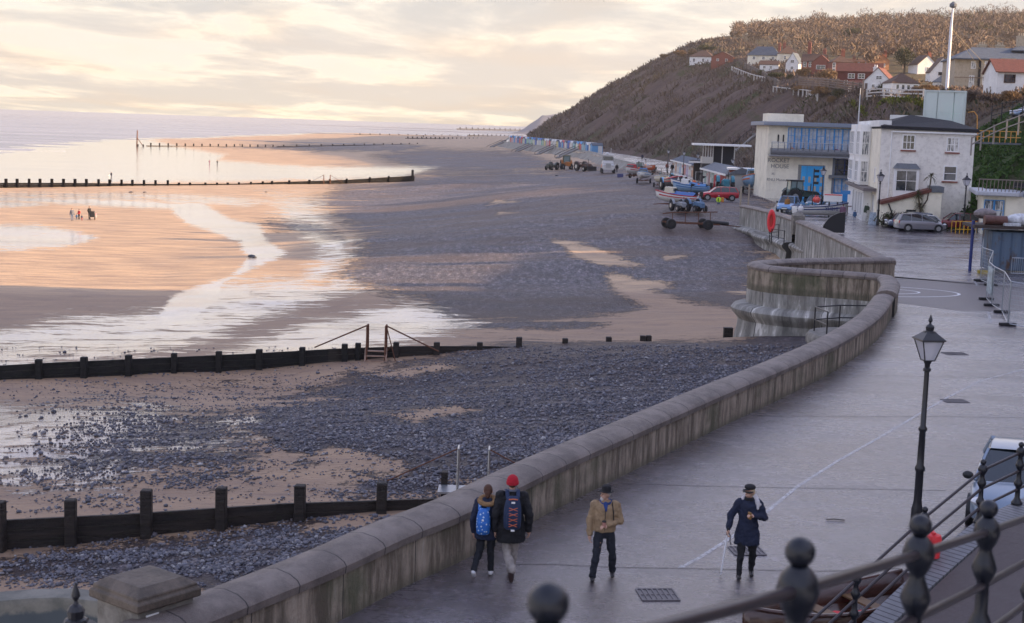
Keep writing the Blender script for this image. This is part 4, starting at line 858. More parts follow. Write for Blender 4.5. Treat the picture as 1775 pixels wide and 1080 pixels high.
# ---------------------------------------------------------------- museum
c0=P(1326,343.5,0); MY=c0.y; MX=c0.x; S=MY/FPX
t=thing('museum','cream museum with curved blue balcony, long blue window band and tall blue doors','museum',(MX,MY,0),R(-3))
mw=15.0; mh=9.3
m=MB(); m.b2(0,8.35,0,14,-.3,mh); m.b2(8.35,mw,2.2,14,-.3,mh); m.b2(8.35,mw,0,2.2,5.35,mh)
m.build('wall',W_cream,t)
m=MB(); m.b2(-.75,mw,-.9,14.4,mh,mh+.42); m.b2(-.7,mw,-.85,14.4,mh+.42,mh+.5); rf=m.build('roof',mat('grey_fascia',(.22,.26,.33),.5,var=.1),t,bevel=.03)
m=MB(); m.b2(0.1,4.7,2.5,8,mh+.5,mh+1.55); m.build('roof_block',W_cream,rf); m=MB(); m.tube([(11.6,2,mh+.5),(11.6,2,mh+5.1)],[.09,.05],8); m.build('flagpole',mat('pole_white',(.6,.6,.6),.4),rf)
# window band
segs=[(2.45,3.3),(3.3,4.15),(4.15,5.1),(5.1,6.1),(6.1,7.15),(7.15,8.3),(8.3,9.35),(9.35,10.8),(10.8,12.2)]
for i,(x0,x1) in enumerate(segs):
    window(t,(x0+x1)/2,0,7.65,(x1-x0)-.16,2.75,frame=F_blue,pane=PALE,cols=2,rows=3 if i%2==0 else 2,fw=.08,dep=.12)
# balcony with bowed steel ribs
bt=MB(); bt.b2(.15,mw-.2,-1.45,0,5.42,5.62); b=bt.build('balcony',mat('balcony_deck',(.25,.26,.28),.6),t)
m=MB()
n=19
for i in range(n):
    x=.3+i*(mw-.8)/(n-1); pts=[(x,-1.3-.45*math.sin(q*pi*.75),5.45+q*1.75) for q in np.linspace(0,1,7)]
    m.tube(pts,.05,5)
m.build('balcony_ribs',mat('steel_dark',(.16,.17,.19),.4,metal=.5),b,smooth=True)
m=MB(); rows=[[(x,-1.28-.44*math.sin(q*pi*.75),5.45+q*1.0) for q in np.linspace(0,1,5)] for x in (.3,mw-.5)]; m.grid(rows)
rows=[[(.3+(1-q)*.0,-1.3+s_*1.3,5.45+q*1.0) for q in (0,1)] for s_ in (0,1)]; m.grid(rows)
m.build('balcony_panel',mat('panel_grey',(.20,.21,.23),.5,var=.2),b)
m=MB(); m.tube([(.3,-1.62,7.2),(mw-.5,-1.62,7.2)],.045,6)
for h_ in (6.6,6.8,7.0): m.tube([(.3,-1.72,h_),(mw-.5,-1.72,h_)],.018,5)
m.build('balcony_rail',steel,b)
# tall doors
dr=MB(); 
m=MB(); m.b2(3.95,4.35,-.02,.0,0,4.35); 
m=MB(); m.b2(4.0,7.4,-.03,0,0,4.42); m.build('door_recess',mat('recess_grey',(.25,.25,.24),.8),t)
m=MB()
for i in range(4):
    x0=4.4+i*.74; m.b2(x0,x0+.72,-.09,-.03,0.02,4.3)
d_=m.build('door',mat('door_blue',(.03,.38,.80),.45,var=.06),t,bevel=.015)
for i in range(4):
    for zz in (1.0,2.2): m=MB(); m.b2(4.6+i*.74,4.9+i*.74,-.105,-.09,zz,zz+.75); m.build('pane',mat('pane_pale',(.42,.40,.36),.3),d_)
# entrance
for (x,z,w_,h_,c_,r_) in ((9.3,6.1-1.9,1.7,2.0,2,3),(11.1,4.2,1.6,2.0,2,3)):
    window(t,x,2.2,z,w_,h_,frame=mat('indigo_frame',(.03,.06,.28),.5),cols=c_,rows=r_)
m=MB(); m.b2(7.9,mw,-.5,2.2,2.85,3.25); m.build('canopy',R_lead,t)
for i in range(6):
    x=8.25+i*.95; window(t,x,.3,1.9,.8,1.7,frame=F_blue,cols=2,rows=2,fw=.07,pane=PALE)
m=MB(); m.b2(7.85,14.5,.3,2.2,0,.98); m.b2(7.85,14.5,.31,2.2,2.8,2.86); m.build('plinth',F_blue,t)
m=MB(); m.b2(8.32,8.62,-.1,.2,0,5.4); m.build('column',mat('column_grey',(.16,.18,.22),.5),t)
def text(s,loc,size,m,parent,rx=pi/2,rz=0,name='lettering',ext=.01):
    cu=bpy.data.curves.new(name,'FONT'); cu.body=s; cu.size=size; cu.extrude=ext; cu.materials.append(m)
    dg=None; tmp=bpy.data.objects.new(name,cu); COL.objects.link(tmp); bpy.context.view_layer.update()
    me=bpy.data.meshes.new_from_object(tmp.evaluated_get(bpy.context.evaluated_depsgraph_get())); bpy.data.objects.remove(tmp)
    o=bpy.data.objects.new(name,me); COL.objects.link(o); o.parent=parent; o.location=loc; o.rotation_euler=(rx,0,rz); return o
lm=mat('letter_grey',(.22,.21,.22),.6)
for s_,z_,sz,x_ in (('ROCKET',5.0-.35,.72,-.62),('HOUSE',3.9,.72,-.2),('at',3.05,.5,-.05),('RNLI Museum',2.25,.5,-.95)):
    text(s_,(max(.08,x_+.7),-.02,z_),sz,lm,t)
m=MB(); m.box((1.25,-.1,7.7),(.16,.12,.9)); m.box((2.0-.1,-.1,7.7),(.16,.12,.9)); m.build('wall_lamp',R_dark,t)
for i,(x,c_) in enumerate([(3.0,(.35,.12,.05)),(4.4,(.05,.05,.06)),(8.6,(.08,.03,.12))]):
    m=MB(); m.lathe([(.22,0),(.3,.35),(.28,.5)],n=10); m.ball((0,0,.65),.32,8); pp=Matrix.Rotation(R(-3),4,'Z')@Vector((x,-.6,5.62)); tag(m.build('planter',mat('planter%d'%i,c_,.7),loc=(MX+pp.x,MY+pp.y,5.62),smooth=True),['orange planter near the left end of the museum balcony','black planter right of the orange one on the museum balcony','purple planter in the middle of the museum balcony'][i],'planter')
# ---------------------------------------------------------------- white seafront house beside the museum
C0=Vector((34.5,136.2,0)); t=thing('seafront_house','tall white painted house with stacked bay windows and black roof beside the parked cars','house',C0,R(-8))
bw=8.6; bd=21; bh=9.25
m=MB(); m.b2(0,bw,0,bd,-.3,bh); m.build('wall',W_pale,t)
m=MB(); m.b2(-.08,0,.0,bd,-.3,bh-.02); m.build('street_front',W_cream,t)
m=MB(); m.b2(-.25,.9,.2,bd,bh,bh+.6); m.build('parapet',W_white,t)
m=MB(); m.add([(-.1,-.35,bh+.1),(bw+.3,-.35,bh),(bw+.3,bd,bh),(-.1,bd,bh+.1),(3.2,5,bh+1.25),(bw-1.5,5,bh+.8),(-.1,-.35,bh-.2),(bw+.3,-.35,bh-.3),(bw+.3,bd,bh-.3),(-.1,bd,bh-.2)],[(0,1,5,4),(1,2,5),(2,3,4,5),(3,0,4),(6,7,1,0),(7,8,2,1),(9,6,0,3)])
rf=m.build('roof',R_dark,t)
m=MB(); m.b2(1.0,bw+.1,-.3,-.08,bh-.5,bh-.36); m.build('gutter',F_white,rf)
m=MB(); m.tube([(.95,-.08,bh-.4),(.95,-.08,2.4),(.8,-.1,.2)],.06,8); m.build('downpipe',F_white,t)
for (x,z,w_,h_) in ((2.55,7.85,1.0,1.25),(6.6,7.75,.95,1.2),(6.55,5.05,1.05,1.25)):
    window(t,x,0,z,w_,h_,frame=F_white,cols=3 if z>7 else 1,rows=2,fw=.1,dep=.1,pane=PANEC if x>5 and z>6 else PANE)
    m=MB(); m.b2(x-w_/2-.2,x+w_/2+.2,-.16,-.0,z-h_/2-.24,z-h_/2-.11); m.build('window_sill',W_brick,t)
m=MB(); m.b2(1.35,3.65,-.6,0,2.65,3.25); m.b2(1.35,1.5,-.6,0,3.25,5.35); m.b2(3.5,3.65,-.6,0,3.25,5.35); m.b2(1.5,3.5,-.6,0,5.2,5.35)
bay=m.build('bay_window',F_white,t); m=MB(); m.add([(1.25,-.75,5.35),(3.75,-.75,5.35),(3.75,0,5.35),(1.25,0,5.35),(1.6,0,5.85),(3.4,0,5.85)],[(0,1,5,4),(1,2,5),(3,0,4),(0,3,2,1)]); m.build('bay_roof',R_lead,bay)
window(t,2.5,-.52,4.22,1.8,1.85,frame=F_white,cols=2,rows=2,fw=.09,dep=.08)
for y0,y1 in ((8.2,12.2),(14.5,19.5)):
    m=MB(); m.b2(-1.1,-.08,y0,y1,3.4,bh+.25); b=m.build('bay',F_white,t,bevel=.02)
    for z in (4.75,7.6):
        window(t,-1.1,(y0+y1)/2,z,(y1-y0)-.6,2.0 if z<6 else 2.3,'-x',frame=F_white,pane=PANEC,cols=3,rows=2,fw=.1); window(t,-.6,y0,z,.6,2.0 if z<6 else 2.3,'-y',frame=F_white,pane=PANEC,cols=1,rows=2,fw=.08)
m=MB(); m.b2(-1.3,-.1,.3,bd,3.05,3.35); m.build('shop_fascia',mat('fascia_dark',(.15,.13,.13),.6),t)
m=MB(); m.b2(-.9,-.1,4.2,bd,-.1,3.05); m.build('shopfront',F_white,t)
for y in (5.3,7.8,10.4,13.5): window(t,-.9,y,1.6,1.6,2.2,'-x',frame=F_white,cols=2,rows=1,fw=.1,pane=PANE)
window(t,-.08,2.2,1.7,1.1,1.9,'-x',frame=F_white,cols=1,rows=1); window(t,-.08,2.2,4.6,.5,1.3,'-x',frame=F_white,cols=1,rows=2)
m=MB(); m.b2(-1.9,-.9,18,18.1,2.0,2.4); m.build('hanging_sign',mat('sign_blue',(.05,.25,.6),.4),t)
lt=thing('lean_to','low white lean-to with sloping red tiled roof in front of the seafront house','outbuilding',(34.4,133.6,0),R(-8))
m=MB(); m.add([(0,0,-.3),(5.3,0,-.3),(5.3,2.9,-.3),(0,2.9,-.3),(0,0,2.0),(5.3,0,3.6),(5.3,2.9,3.6),(0,2.9,2.0),],[(0,3,2,1),(4,5,6,7),(0,1,5,4),(1,2,6,5),(2,3,7,6),(3,0,4,7)]); m.build('wall',W_cream,lt)
m=MB(); m.add([(-.2,-.25,1.98),(4.3,-.25,3.32),(4.3,2.88,3.32),(-.2,2.88,1.98),(-.2,-.25,2.26),(4.3,-.25,3.62),(4.3,2.88,3.62),(-.2,2.88,2.26)],[(0,3,2,1),(4,5,6,7),(0,1,5,4),(1,2,6,5),(2,3,7,6),(3,0,4,7)]); m.build('roof',R_red,lt)
m=MB(); m.b2(4.31,5.45,-.15,2.88,3.3,3.85); m.build('coping',R_lead,lt)
m=MB(); m.tube([(.5,-.12,2.1),(.8,-.14,1.4),(1.0,-.14,.8),(1.0,-.14,0)],.07,6); m.build('drainpipe',R_dark,lt); window(lt,2.6,0,1.3,.7,.45,frame=R_dark,cols=2,rows=1)
# ---------------------------------------------------------------- glass lift tower
a=D(1636,212,150); g=newmat('tower_glass'); g.set(col=(.88,.98,.94),rough=.08); g.b.inputs['Alpha'].default_value=.55; g.b.inputs['Transmission Weight'].default_value=.0; g.b.inputs['IOR'].default_value=1.1
t=thing('lift_tower','pale green glass lift tower rising behind the black roof','lift',(a.x,a.y,0),R(-18))
lw=4.0; z1=8.2+(243-163)/FPX*150
m=MB()
for x0,x1 in ((-lw/2,-.72),(-.70,.9),(.92,lw/2)):
    for z0 in (8.5,10.9): m.b2(x0+.02,x1-.02,-lw/2-.03,-lw/2,z0,min(z0+2.38,z1))
for y0 in (-lw/2,-.6,.8):
    m.b2(-lw/2-.03,-lw/2,y0+.02,y0+1.35,8.5,z1)
    m.b2(lw/2,lw/2+.03,y0+.02,y0+1.35,8.5,z1)
m.build('glass_panels',MATS['tower_glass'],t)
m=MB()
for x in (-lw/2,lw/2):
    for y in (-lw/2,lw/2): m.b2(x-.08,x+.08,y-.08,y+.08,0,z1)
m.b2(-lw/2-.1,lw/2+.1,-lw/2-.1,lw/2+.1,z1,z1+.16); m.b2(-lw/2,lw/2,-lw/2+.1,lw/2,8.2,8.5); m.b2(-lw/2,lw/2,1.7,1.85,8.5,z1)
m.build('frame',mat('tower_frame',(.55,.62,.60),.4),t); m=MB(); m.b2(-.1,1.5,-1.2,.6,8.5,12.0); m.build('lift_car',mat('car_green',(.45,.66,.58),.3,metal=.3),t)
m=MB(); m.b2(-lw/2-3.4,-lw/2-.1,-1.4,1,8.4,10.6); m.build('plant_room',W_white,t)
m=MB(); m.b2(-lw/2-.2,lw/2+.2,-lw/2-.2,lw/2,0,8.2); m.build('shaft',W_stone,t)
# yellow footbridge rail
yl=mat('yellow_paint',(.75,.42,.03),.45); t=thing('footbridge','yellow railed footbridge from the lift tower to the bank','footbridge',(a.x+2.3,a.y,8.1),R(-6))
m=MB(); m.b2(0,5.6,-.7,.7,-.2,0); m.build('deck',R_lead,t)
m=MB(); m.tube([(0,-.7,3.0),(.6,-.7,3.1),(.95,-.7,2.7),(1.15,-.7,0)],.06,6)
for x in np.arange(1.2,5.5,.55): m.tube([(x,-.7,0),(x,-.7,1.15)],.04,5)
for h_ in (.55,1.15): m.tube([(.2,-.7,h_),(5.5,-.7,h_)],.045,6)
m.build('railing',mat('orange_rail',(.75,.36,.08),.5),t,smooth=True)
# tall mast, telegraph poles
a=sitepx(1641,155,220); zt=D(1646,8,a.y).z-a.z
t=thing('mast','very tall white flagpole with stays in front of the stone hotel','flagpole',a); m=MB(); m.tube([(0,0,-2),(0,0,zt*.72),(.1,0,zt)],[.32,.24,.12],8); m.build('pole',mat('pole_white2',(.72,.74,.80),.4),t)
m=MB(); m.lathe([(.1,-.6),(.6,-.3),(.6,.1),(.15,.5)],c=(.1,0,zt),n=10); m.build('finial',R_lead,t)
for dx in (6.5,8): m=MB(); m.tube([(.05,0,zt*.72),(dx,4,zt*.27)],.035,4); m.build('stay',mat('rope',(.5,.4,.25),.8),t)
for i,(x,yb,yt) in enumerate([(1564,120,81),(1504,112,84),(1631,140,112),(1495,170,138)]):
    a=sitepx(x,yb,200); zt=D(x+.5,yt,a.y).z-a.z; m=MB(); m.tube([(0,0,-1),(0,0,zt)],[.22,.16],6); tag(m.build('telegraph_pole',mat('pole_wood',(.30,.22,.16),.8),loc=a),['tall bare pole beside the round dark yew','pole among the trees above the tile hung house','pole left of the tall white mast','pole in front of the white gabled house'][i],'pole')
# ---------------------------------------------------------------- unseen cliff top town, added and shaped to throw the long shade
def block(label,x,y,w,d,z0,h,rh,wm,rm,n,fl):
    wins=[('-x',(i+.5)/n*w-w/2,1.5+3.1*k,1.0,1.7) for i in range(n) for k in range(fl)]
    t=thing('shade_terrace',label,'terrace',(x,y,z0)); m=MB(); m.b2(0,d,-w/2,w/2,-4,h); m.build('wall',wm,t)
    m=MB(); o=.4; m.add([(-o,-w/2-o,h),(d+o,-w/2-o,h),(d+o,w/2+o,h),(-o,w/2+o,h),(d/2,-w/2+3,h+rh),(d/2,w/2-3,h+rh)],[(0,1,4),(1,2,5,4),(2,3,5),(3,0,4,5),(0,3,2,1)]); r=m.build('roof',rm,t)
    for q in (-.3,.25): m=MB(); m.box((d/2,w*q,h+rh+.4),(1,1.6,2.4)); m.build('chimney',W_brick,r)
    m=MB(); p=MB()
    for f,u,z,a_,b_ in wins: window(t,0,u,z,a_,b_,'-x')
for i,(y,w_,h_,wm,rm) in enumerate([(-55.5,29,22,W_brick,R_slate),(-26,30,19,W_cream,R_slate),(4.25,30.5,24,W_brick,R_red),(34,29,20,W_white,R_slate),(62,27,23,W_orange,R_slate),(88,25,21,W_brick,R_red)]):
    block('%s terrace added for shade, unseen on the cliff top right of view, %s from the far end'%(['red brick','cream','red brick','white','orange','brick'][i],['six','five','four','three','two','one'][i]),72,y,w_,14,12,h_,3.5,wm,rm,5,5)
block('unseen low villa added to shade the gap, on the cliff top right of view',72,111,21,10,11.5,4.2,1.5,W_cream,R_brown,3,1)
for i,(y,w_,h_,rh) in enumerate([(132,18,7.0,2.2),(152,17,8.2,2.8),(171,16,7.2,3),(190,17,7.8,2.4)]):
    block('low cliff top villa added for shade, out of view above the kiosk, %s'%['nearest','second','third','farthest'][i],74,y,w_,10,13.5,h_,rh,[W_cream,W_brick][i%2],R_brown,3,2)
# ================================================================ street lamps
glassm=newmat('lamp_glass'); glassm.set(col=(.72,.72,.78),rough=.35); glassm.b.inputs['Transmission Weight'].default_value=.35
def lamp(label,loc,group='black lantern street lamps on the promenade'):
    t=thing('street_lamp',label,'street lamp',loc,R(8),group)
    m=MB(); m.lathe([(.115,0),(.115,.3),(.095,.38),(.08,.5),(.078,1.15),(.10,1.18),(.10,1.24),(.07,1.3),(.062,2.05),(.085,2.08),(.085,2.13),(.055,2.17),(.048,3.38),(.075,3.4),(.075,3.45),(.05,3.48),(.055,3.55),(.085,3.62)],n=16); p=m.build('post',black,t,smooth=True)
    l=MB(); b,tp,z0,z1=.10,.21,3.64,4.08
    c0=[(x*b,y*b,z0) for x,y in ((-1,-1),(1,-1),(1,1),(-1,1))]; c1=[(x*tp,y*tp,z1) for x,y in ((-1,-1),(1,-1),(1,1),(-1,1))]
    for a,q in zip(c0,c1): l.bar(a,q,.018)
    for i in range(4): l.bar(c0[i],c0[(i+1)%4],.02); l.bar(c1[i],c1[(i+1)%4],.024)
    k=math.sqrt(2)
    l.lathe([(.245*k,z1),(.24*k,z1+.03),(.10*k,z1+.17),(.09*k,z1+.19)],n=4)
    l.lathe([(.115,z1+.17),(.105,z1+.2),(.075,z1+.215),(.08,z1+.25),(.085,z1+.29),(.06,z1+.33),(.03,z1+.35),(.018,z1+.38),(.045,z1+.43),(.035,z1+.47),(.006,z1+.56)],n=12)
    ln=l.build('lantern',black,t)
    q=MB(); e=.97; q.add([(x*e,y*e,z0+.01) for x,y,z in c0]+[(x*e,y*e,z1-.005) for x,y,z in c1],[(0,1,5,4),(1,2,6,5),(2,3,7,6),(3,0,4,7),(0,3,2,1)]); q.build('glass',MATS['lamp_glass'],ln)
    return t
L0_=Vector((8.87,29.89,0)); main=lamp('tall black street lamp nearest the camera with pale glass lantern',L0_)
LH=4.64
main.scale=(D(1603,545,29.89).z/LH,)*3; main.scale.x=main.scale.y=main.scale.z*1.12
def lampat(xb,yb,xt,yt,label):
    p=P(xb,yb,0); h=D(xt,yt,p.y).z; r=dup(main,p,R(5),label); r.scale=(h/LH*1.12,h/LH*1.12,h/LH); return r
for a in [(1521,390,1526,293,'street lamp directly in front of the white seafront house corner'),(1423,366,1425,286,'street lamp in front of the tall blue museum doors'),(1669,402,1673,299,'street lamp standing against the green bank above the yellow barrier'),
 (1268,322,1269,272,'street lamp behind the red van by the near kiosk'),(1208,310,1210,263,'street lamp between the two rows of kiosks'),(1184,304,1187,259,'street lamp in front of the far kiosk row'),(1157,300,1160,256,'farthest street lamp, at the far end of the kiosk row'),(1226,312,1228,266,'street lamp below the dark shelter balcony')]: lampat(*a)
p=D(131,1010,11.8); r=dup(main,(p.x,p.y,0),0,'street lamp at the bottom left corner showing only its finial and cap'); r.scale=(p.z/LH*1.0,p.z/LH*1.0,p.z/LH)
# ================================================================ railings in the foreground
rail_m=newmat('railing_paint'); rail_m.set(col=rail_m.mix(rail_m.noise(30,3),(.004,.006,.011),(.012,.014,.022)),rough=.28,spec=.5,nrm=rail_m.bump(rail_m.noise(60,3),.002,1)); rail_m=MATS['railing_paint']
bar_m=newmat('worn_rail'); bar_m.set(col=bar_m.mix(bar_m.noise(14,4),(.02,.016,.021),(.055,.043,.046)),rough=.3,spec=.5); bar_m=MATS['worn_rail']
def postprof(h,s=1.,ball=.05):
    return [(.085*s,0),(.085*s,.03),(.06*s,.07),(.04*s,.12),(.036*s,.30),(.055*s,.33),(.068*s,.37),(.055*s,.41),(.036*s,.45),(.034*s,.62),(.055*s,.66),(.068*s,.70),(.055*s,.74),(.036*s,.79),(.034*s,h-.27),(.055*s,h-.235),(.072*s,h-.18),(.06*s,h-.13),(.035*s,h-.10),(.022*s,h-.085)]+[(ball*math.sin(a),h-ball+ -ball*math.cos(a)) for a in np.linspace(.45,pi-.01,9)]
def railing(label,balls,H_,hts,name='railing',ballr=.05,s=1.,ext=None):
    o=Vector((balls[0].x,balls[0].y,balls[0].z-H_)); t=thing(name,label,'railing',o)
    for b in balls:
        m=MB(); m.lathe(postprof(H_,s,ballr),n=20); m.build('post',rail_m,t,smooth='full',loc=Vector((b.x,b.y,b.z-H_))-o)
    pts=[b for b in balls]
    if ext: pts=[pts[0]+(pts[0]-pts[1])*ext[0]]+pts+[pts[-1]+(pts[-1]-pts[-2])*ext[1]]
    for h in hts:
        m=MB(); q=[]
        for i in range(len(pts)-1):
            for k in range(6): q.append(pts[i].lerp(pts[i+1],k/6))
        q.append(pts[-1]); m.tube([v+Vector((0,0,h-H_))-o for v in q],.022*s,10); m.build('rail',bar_m,t,smooth='full')
    return t
nb=[D(950,1046,3.16),D(1387,957,4.48),D(1596,911,6.1),D(1714,882,7.5),D(1800,858,9.2)]
nb=[b+Vector((0,0,.05)) for b in nb]
railing('blurred black railing with ball topped posts right in front of the camera',nb,1.08,(.90,.60,.30),ext=(1.,.6))
m=MB(); nrm_=Vector((1,-.9,0)).normalized()
q=[b-Vector((0,0,1.08)) for b in [nb[0]+(nb[0]-nb[1])]+nb]; m.grid([[v-nrm_*.25,v+nrm_*2.2] for v in q]); m.grid([[v-nrm_*.25+Vector((0,0,-.0)),Vector((v.x-nrm_.x*.25,v.y-nrm_.y*.25,-.2))] for v in q])
struct(m.build('upper_ramp_path',MATS['tarmac']),'sloping path above the promenade that the railing follows')
fb=[D(1432,1090,21.4),D(1486,985,21.9),D(1604,878,22.9),D(1705,796,23.9),D(1771,766,24.5),D(1860,724,25.4)]
fb[0].z=fb[1].z-(fb[2].z-fb[1].z)*.9; fb[0].x=fb[1].x-(fb[2].x-fb[1].x)*.9; fb[0].y=21.1
railing('black iron railing with small ball finials along the lower ramp beside the parked car',fb[1:],1.12,(.93,.60,.27),ballr=.05,s=1.15,ext=(.75,.2))
g=newmat('kerb_blocks'); o_=g.tc.outputs['Object']; al=g.attr('along'); n3=g.noise(5,4); br=g.math('LESS_THAN',g.math('PINGPONG',al,.05),.009)
g.set(col=g.mix(br,g.mix(n3,(.13,.13,.14),(.26,.26,.28)),(.04,.04,.045)),rough=.45)
path=resample([b-Vector((0,0,1.12)) for b in fb],.3); path=[p for p in path]
t=thing('lower_ramp','tarmac ramp edged with ribbed pale stone blocks at the bottom right','ramp')
sweep('edge_blocks',path,[(.08,-2.5),(.08,.0),(-.42,.0),(-.42,-.3)],MATS['kerb_blocks'],t,1)
g=newmat('ramp_tarmac'); fi=g.noise(14,5,.8); ln=g.noise(1.2,5,.6); g.set(col=g.mix(fi,(.05,.038,.036),(.115,.09,.085)),rough=g.math('ADD',.3,g.math('MULTIPLY',ln,.3)),nrm=g.bump(fi,.01,1))
m=MB(); d_=[(p-path[max(i-1,0)]) if i else path[1]-path[0] for i,p in enumerate(path)]
rows=[]
for p,dv in zip(path,d_):
    n_=Vector((dv.y,-dv.x,0)).normalized(); rows.append([p+n_*.425+Vector((0,0,-.012)),p+n_*4.2+Vector((0,0,-.012)),p+n_*4.2+Vector((0,0,-3))])
m.grid(rows); m.build('ramp_surface',MATS['ramp_tarmac'],t)
# ================================================================ vehicles
tyre=mat('tyre',(.018,.018,.02),.8); rimm=mat('alloy_rim',(.45,.46,.48),.3,metal=.8); cglass=mat('car_glass',(.02,.028,.032),.05,spec=1.); lampg=mat('headlight_glass',(.65,.67,.70),.1,spec=1.); redl=mat('tail_light',(.45,.02,.02),.2); blackp=mat('black_trim',(.02,.02,.022),.5); plate=mat('number_plate',(.7,.7,.62),.4)
def paintm(n,c,metal=.35): return mat(n,c,.28,metal=metal,var=.05,coat=.8,scale=2)
def car(label,loc,rz,L,W,Hh,paint,kind='hatch',cat='car',name='parked_car',seg=None,rear_plate=False):
    t=thing(name,label,cat,loc,rz); hw=W/2; gc=.19
    if kind=='van': top=[(-.5,.46),(-.49,.9),(-.2,1.0),(.22,1.0),(.30,.96),(.40,.62),(.47,.52),(.5,.30)]
    # lower body: stations along x  (x/L, belt z/H, half width factor, bottom z)
    if kind=='suv': st=[(-.5,.50,.80,.30),(-.485,.60,.93,.22),(-.40,.64,1,.2),(0,.63,1,.2),(.20,.61,1,.2),(.30,.585,.99,.2),(.44,.52,.92,.22),(.485,.45,.80,.25),(.5,.36,.66,.3)]; gh=[(-.48,.64,.72),(-.41,.97,.70),(-.1,1,.74),(.08,.97,.73),(.24,.61,.80)]
    elif kind=='mpv': st=[(-.5,.46,.80,.25),(-.485,.60,.93,.17),(-.40,.62,1,.16),(0,.60,1,.15),(.20,.585,1,.15),(.33,.53,.98,.15),(.45,.44,.90,.17),(.49,.36,.78,.19),(.5,.28,.6,.22)]; gh=[(-.485,.62,.72),(-.42,.95,.68),(-.12,1,.72),(.06,.965,.71),(.31,.56,.80)]
    elif kind=='van': st=[(-.5,.50,.92,.16),(-.495,.56,.98,.14),(-.2,.56,1,.14),(.2,.55,1,.14),(.32,.52,.99,.14),(.44,.44,.93,.15),(.49,.36,.84,.18),(.5,.28,.7,.2)]; gh=[(-.495,.56,.94),(-.485,.98,.86),(.08,1,.86),(.16,.97,.84),(.31,.53,.86)]
    else: st=[(-.5,.46,.80,.25),(-.485,.60,.92,.17),(-.38,.63,1,.16),(0,.61,1,.15),(.18,.60,1,.15),(.30,.56,.98,.15),(.44,.47,.90,.17),(.49,.38,.78,.19),(.5,.30,.62,.22)]; gh=[(-.47,.63,.72),(-.34,.95,.68),(-.1,1,.70),(.02,.97,.69),(.23,.61,.78)]
    m=MB(); rows=[]
    for x,bz,wf,b0 in st:
        z1=bz*Hh; w=hw*wf; z0=b0*Hh
        rows.append([(x*L,0,z0)]+[(x*L,-w*.94,z0),(x*L,-w,z0+(z1-z0)*.3),(x*L,-w*.99,z0+(z1-z0)*.75),(x*L,-w*.93,z1-.02),(x*L,-w*.80,z1+.01),(x*L,0,z1+.035)]+[(x*L,w*.80,z1+.01),(x*L,w*.93,z1-.02),(x*L,w*.99,z0+(z1-z0)*.75),(x*L,w,z0+(z1-z0)*.3),(x*L,w*.94,z0)])
    m.grid(rows,closed=True); n=12; m.f.append(tuple(range(n-1,-1,-1))); m.f.append(tuple((len(rows)-1)*n+k for k in range(n))); m.m+=[0,0]
    b=m.build('body',paint,t,smooth=True,ang=50)
    # greenhouse
    m=MB(); B=.90*hw; q=[]
    g0,g1,g2,g3,g4=gh
    def ring(x,z,w): return [(x*L,-w*hw,z*Hh),(x*L,w*hw,z*Hh)]
    bt=[(g0[0]*L,-B,g0[1]*Hh-.03),(g4[0]*L,-B,g4[1]*Hh-.03),(g4[0]*L,B,g4[1]*Hh-.03),(g0[0]*L,B,g0[1]*Hh-.03)]
    tp=[(g1[0]*L,-g1[2]*hw,g1[1]*Hh-.03),(g2[0]*L,-g2[2]*hw,g2[1]*Hh-.03),(g3[0]*L,-g3[2]*hw,g3[1]*Hh-.03),(g3[0]*L,g3[2]*hw,g3[1]*Hh-.03),(g2[0]*L,g2[2]*hw,g2[1]*Hh-.03),(g1[0]*L,g1[2]*hw,g1[1]*Hh-.03)]
    if kind=='van':
        for y in (-1,1): pass
    m.add(bt+tp,[(0,1,6,5,4),(1,2,7,6),(2,3,9,8,7),(3,0,4,9),(4,5,8,9),(5,6,7,8)]); m.build('windows',cglass if kind!='van' else paint,t)
    m=MB()
    if kind=='van':
        w0=.155;   # cab glass only
        m.add([(.17*L,-.862*hw-.004,.93*Hh),(.285*L,-.885*hw-.004,.57*Hh),(.10*L,-.90*hw-.004,.57*Hh),(.10*L,-.865*hw-.004,.93*Hh)],[(0,1,2,3)]); m.add([(.17*L,.862*hw+.004,.93*Hh),(.285*L,.885*hw+.004,.57*Hh),(.10*L,.90*hw+.004,.57*Hh),(.10*L,.865*hw+.004,.93*Hh)],[(3,2,1,0)])
        m.add([(.172*L+.01,-.78*hw,.95*Hh),(.172*L+.01,.78*hw,.95*Hh),(.30*L+.012,.82*hw,.56*Hh),(.30*L+.012,-.82*hw,.56*Hh)],[(0,3,2,1)]); m.build('cab_glass',cglass,t)
    else:
        rr=[[(g[0]*L,-g[2]*hw*1.0,g[1]*Hh-.035),(g[0]*L,-g[2]*hw*.93,g[1]*Hh+.005),(g[0]*L,0,g[1]*Hh+.025),(g[0]*L,g[2]*hw*.93,g[1]*Hh+.005),(g[0]*L,g[2]*hw*1.0,g[1]*Hh-.035)] for g in (g1,g2,g3)]
        m.grid([list(r) for r in rr]); 
        for s_ in (-1,1):
            m.bar((g3[0]*L,s_*g3[2]*hw,g3[1]*Hh-.02),(g4[0]*L+.02,s_*B,g4[1]*Hh-.02),.055); m.bar((g1[0]*L,s_*g1[2]*hw,g1[1]*Hh-.02),(g0[0]*L,s_*B,g0[1]*Hh-.02),.09 if kind!='mpv' else .14)
            for xx in ((-.16,) if kind=='hatch' else (-.24,-.02)): m.bar((xx*L,s_*(B-.01),.6*Hh),(xx*L-.02,s_*g2[2]*hw,g2[1]*Hh-.03),.05)
        m.build('roof',paint,t,smooth=True)
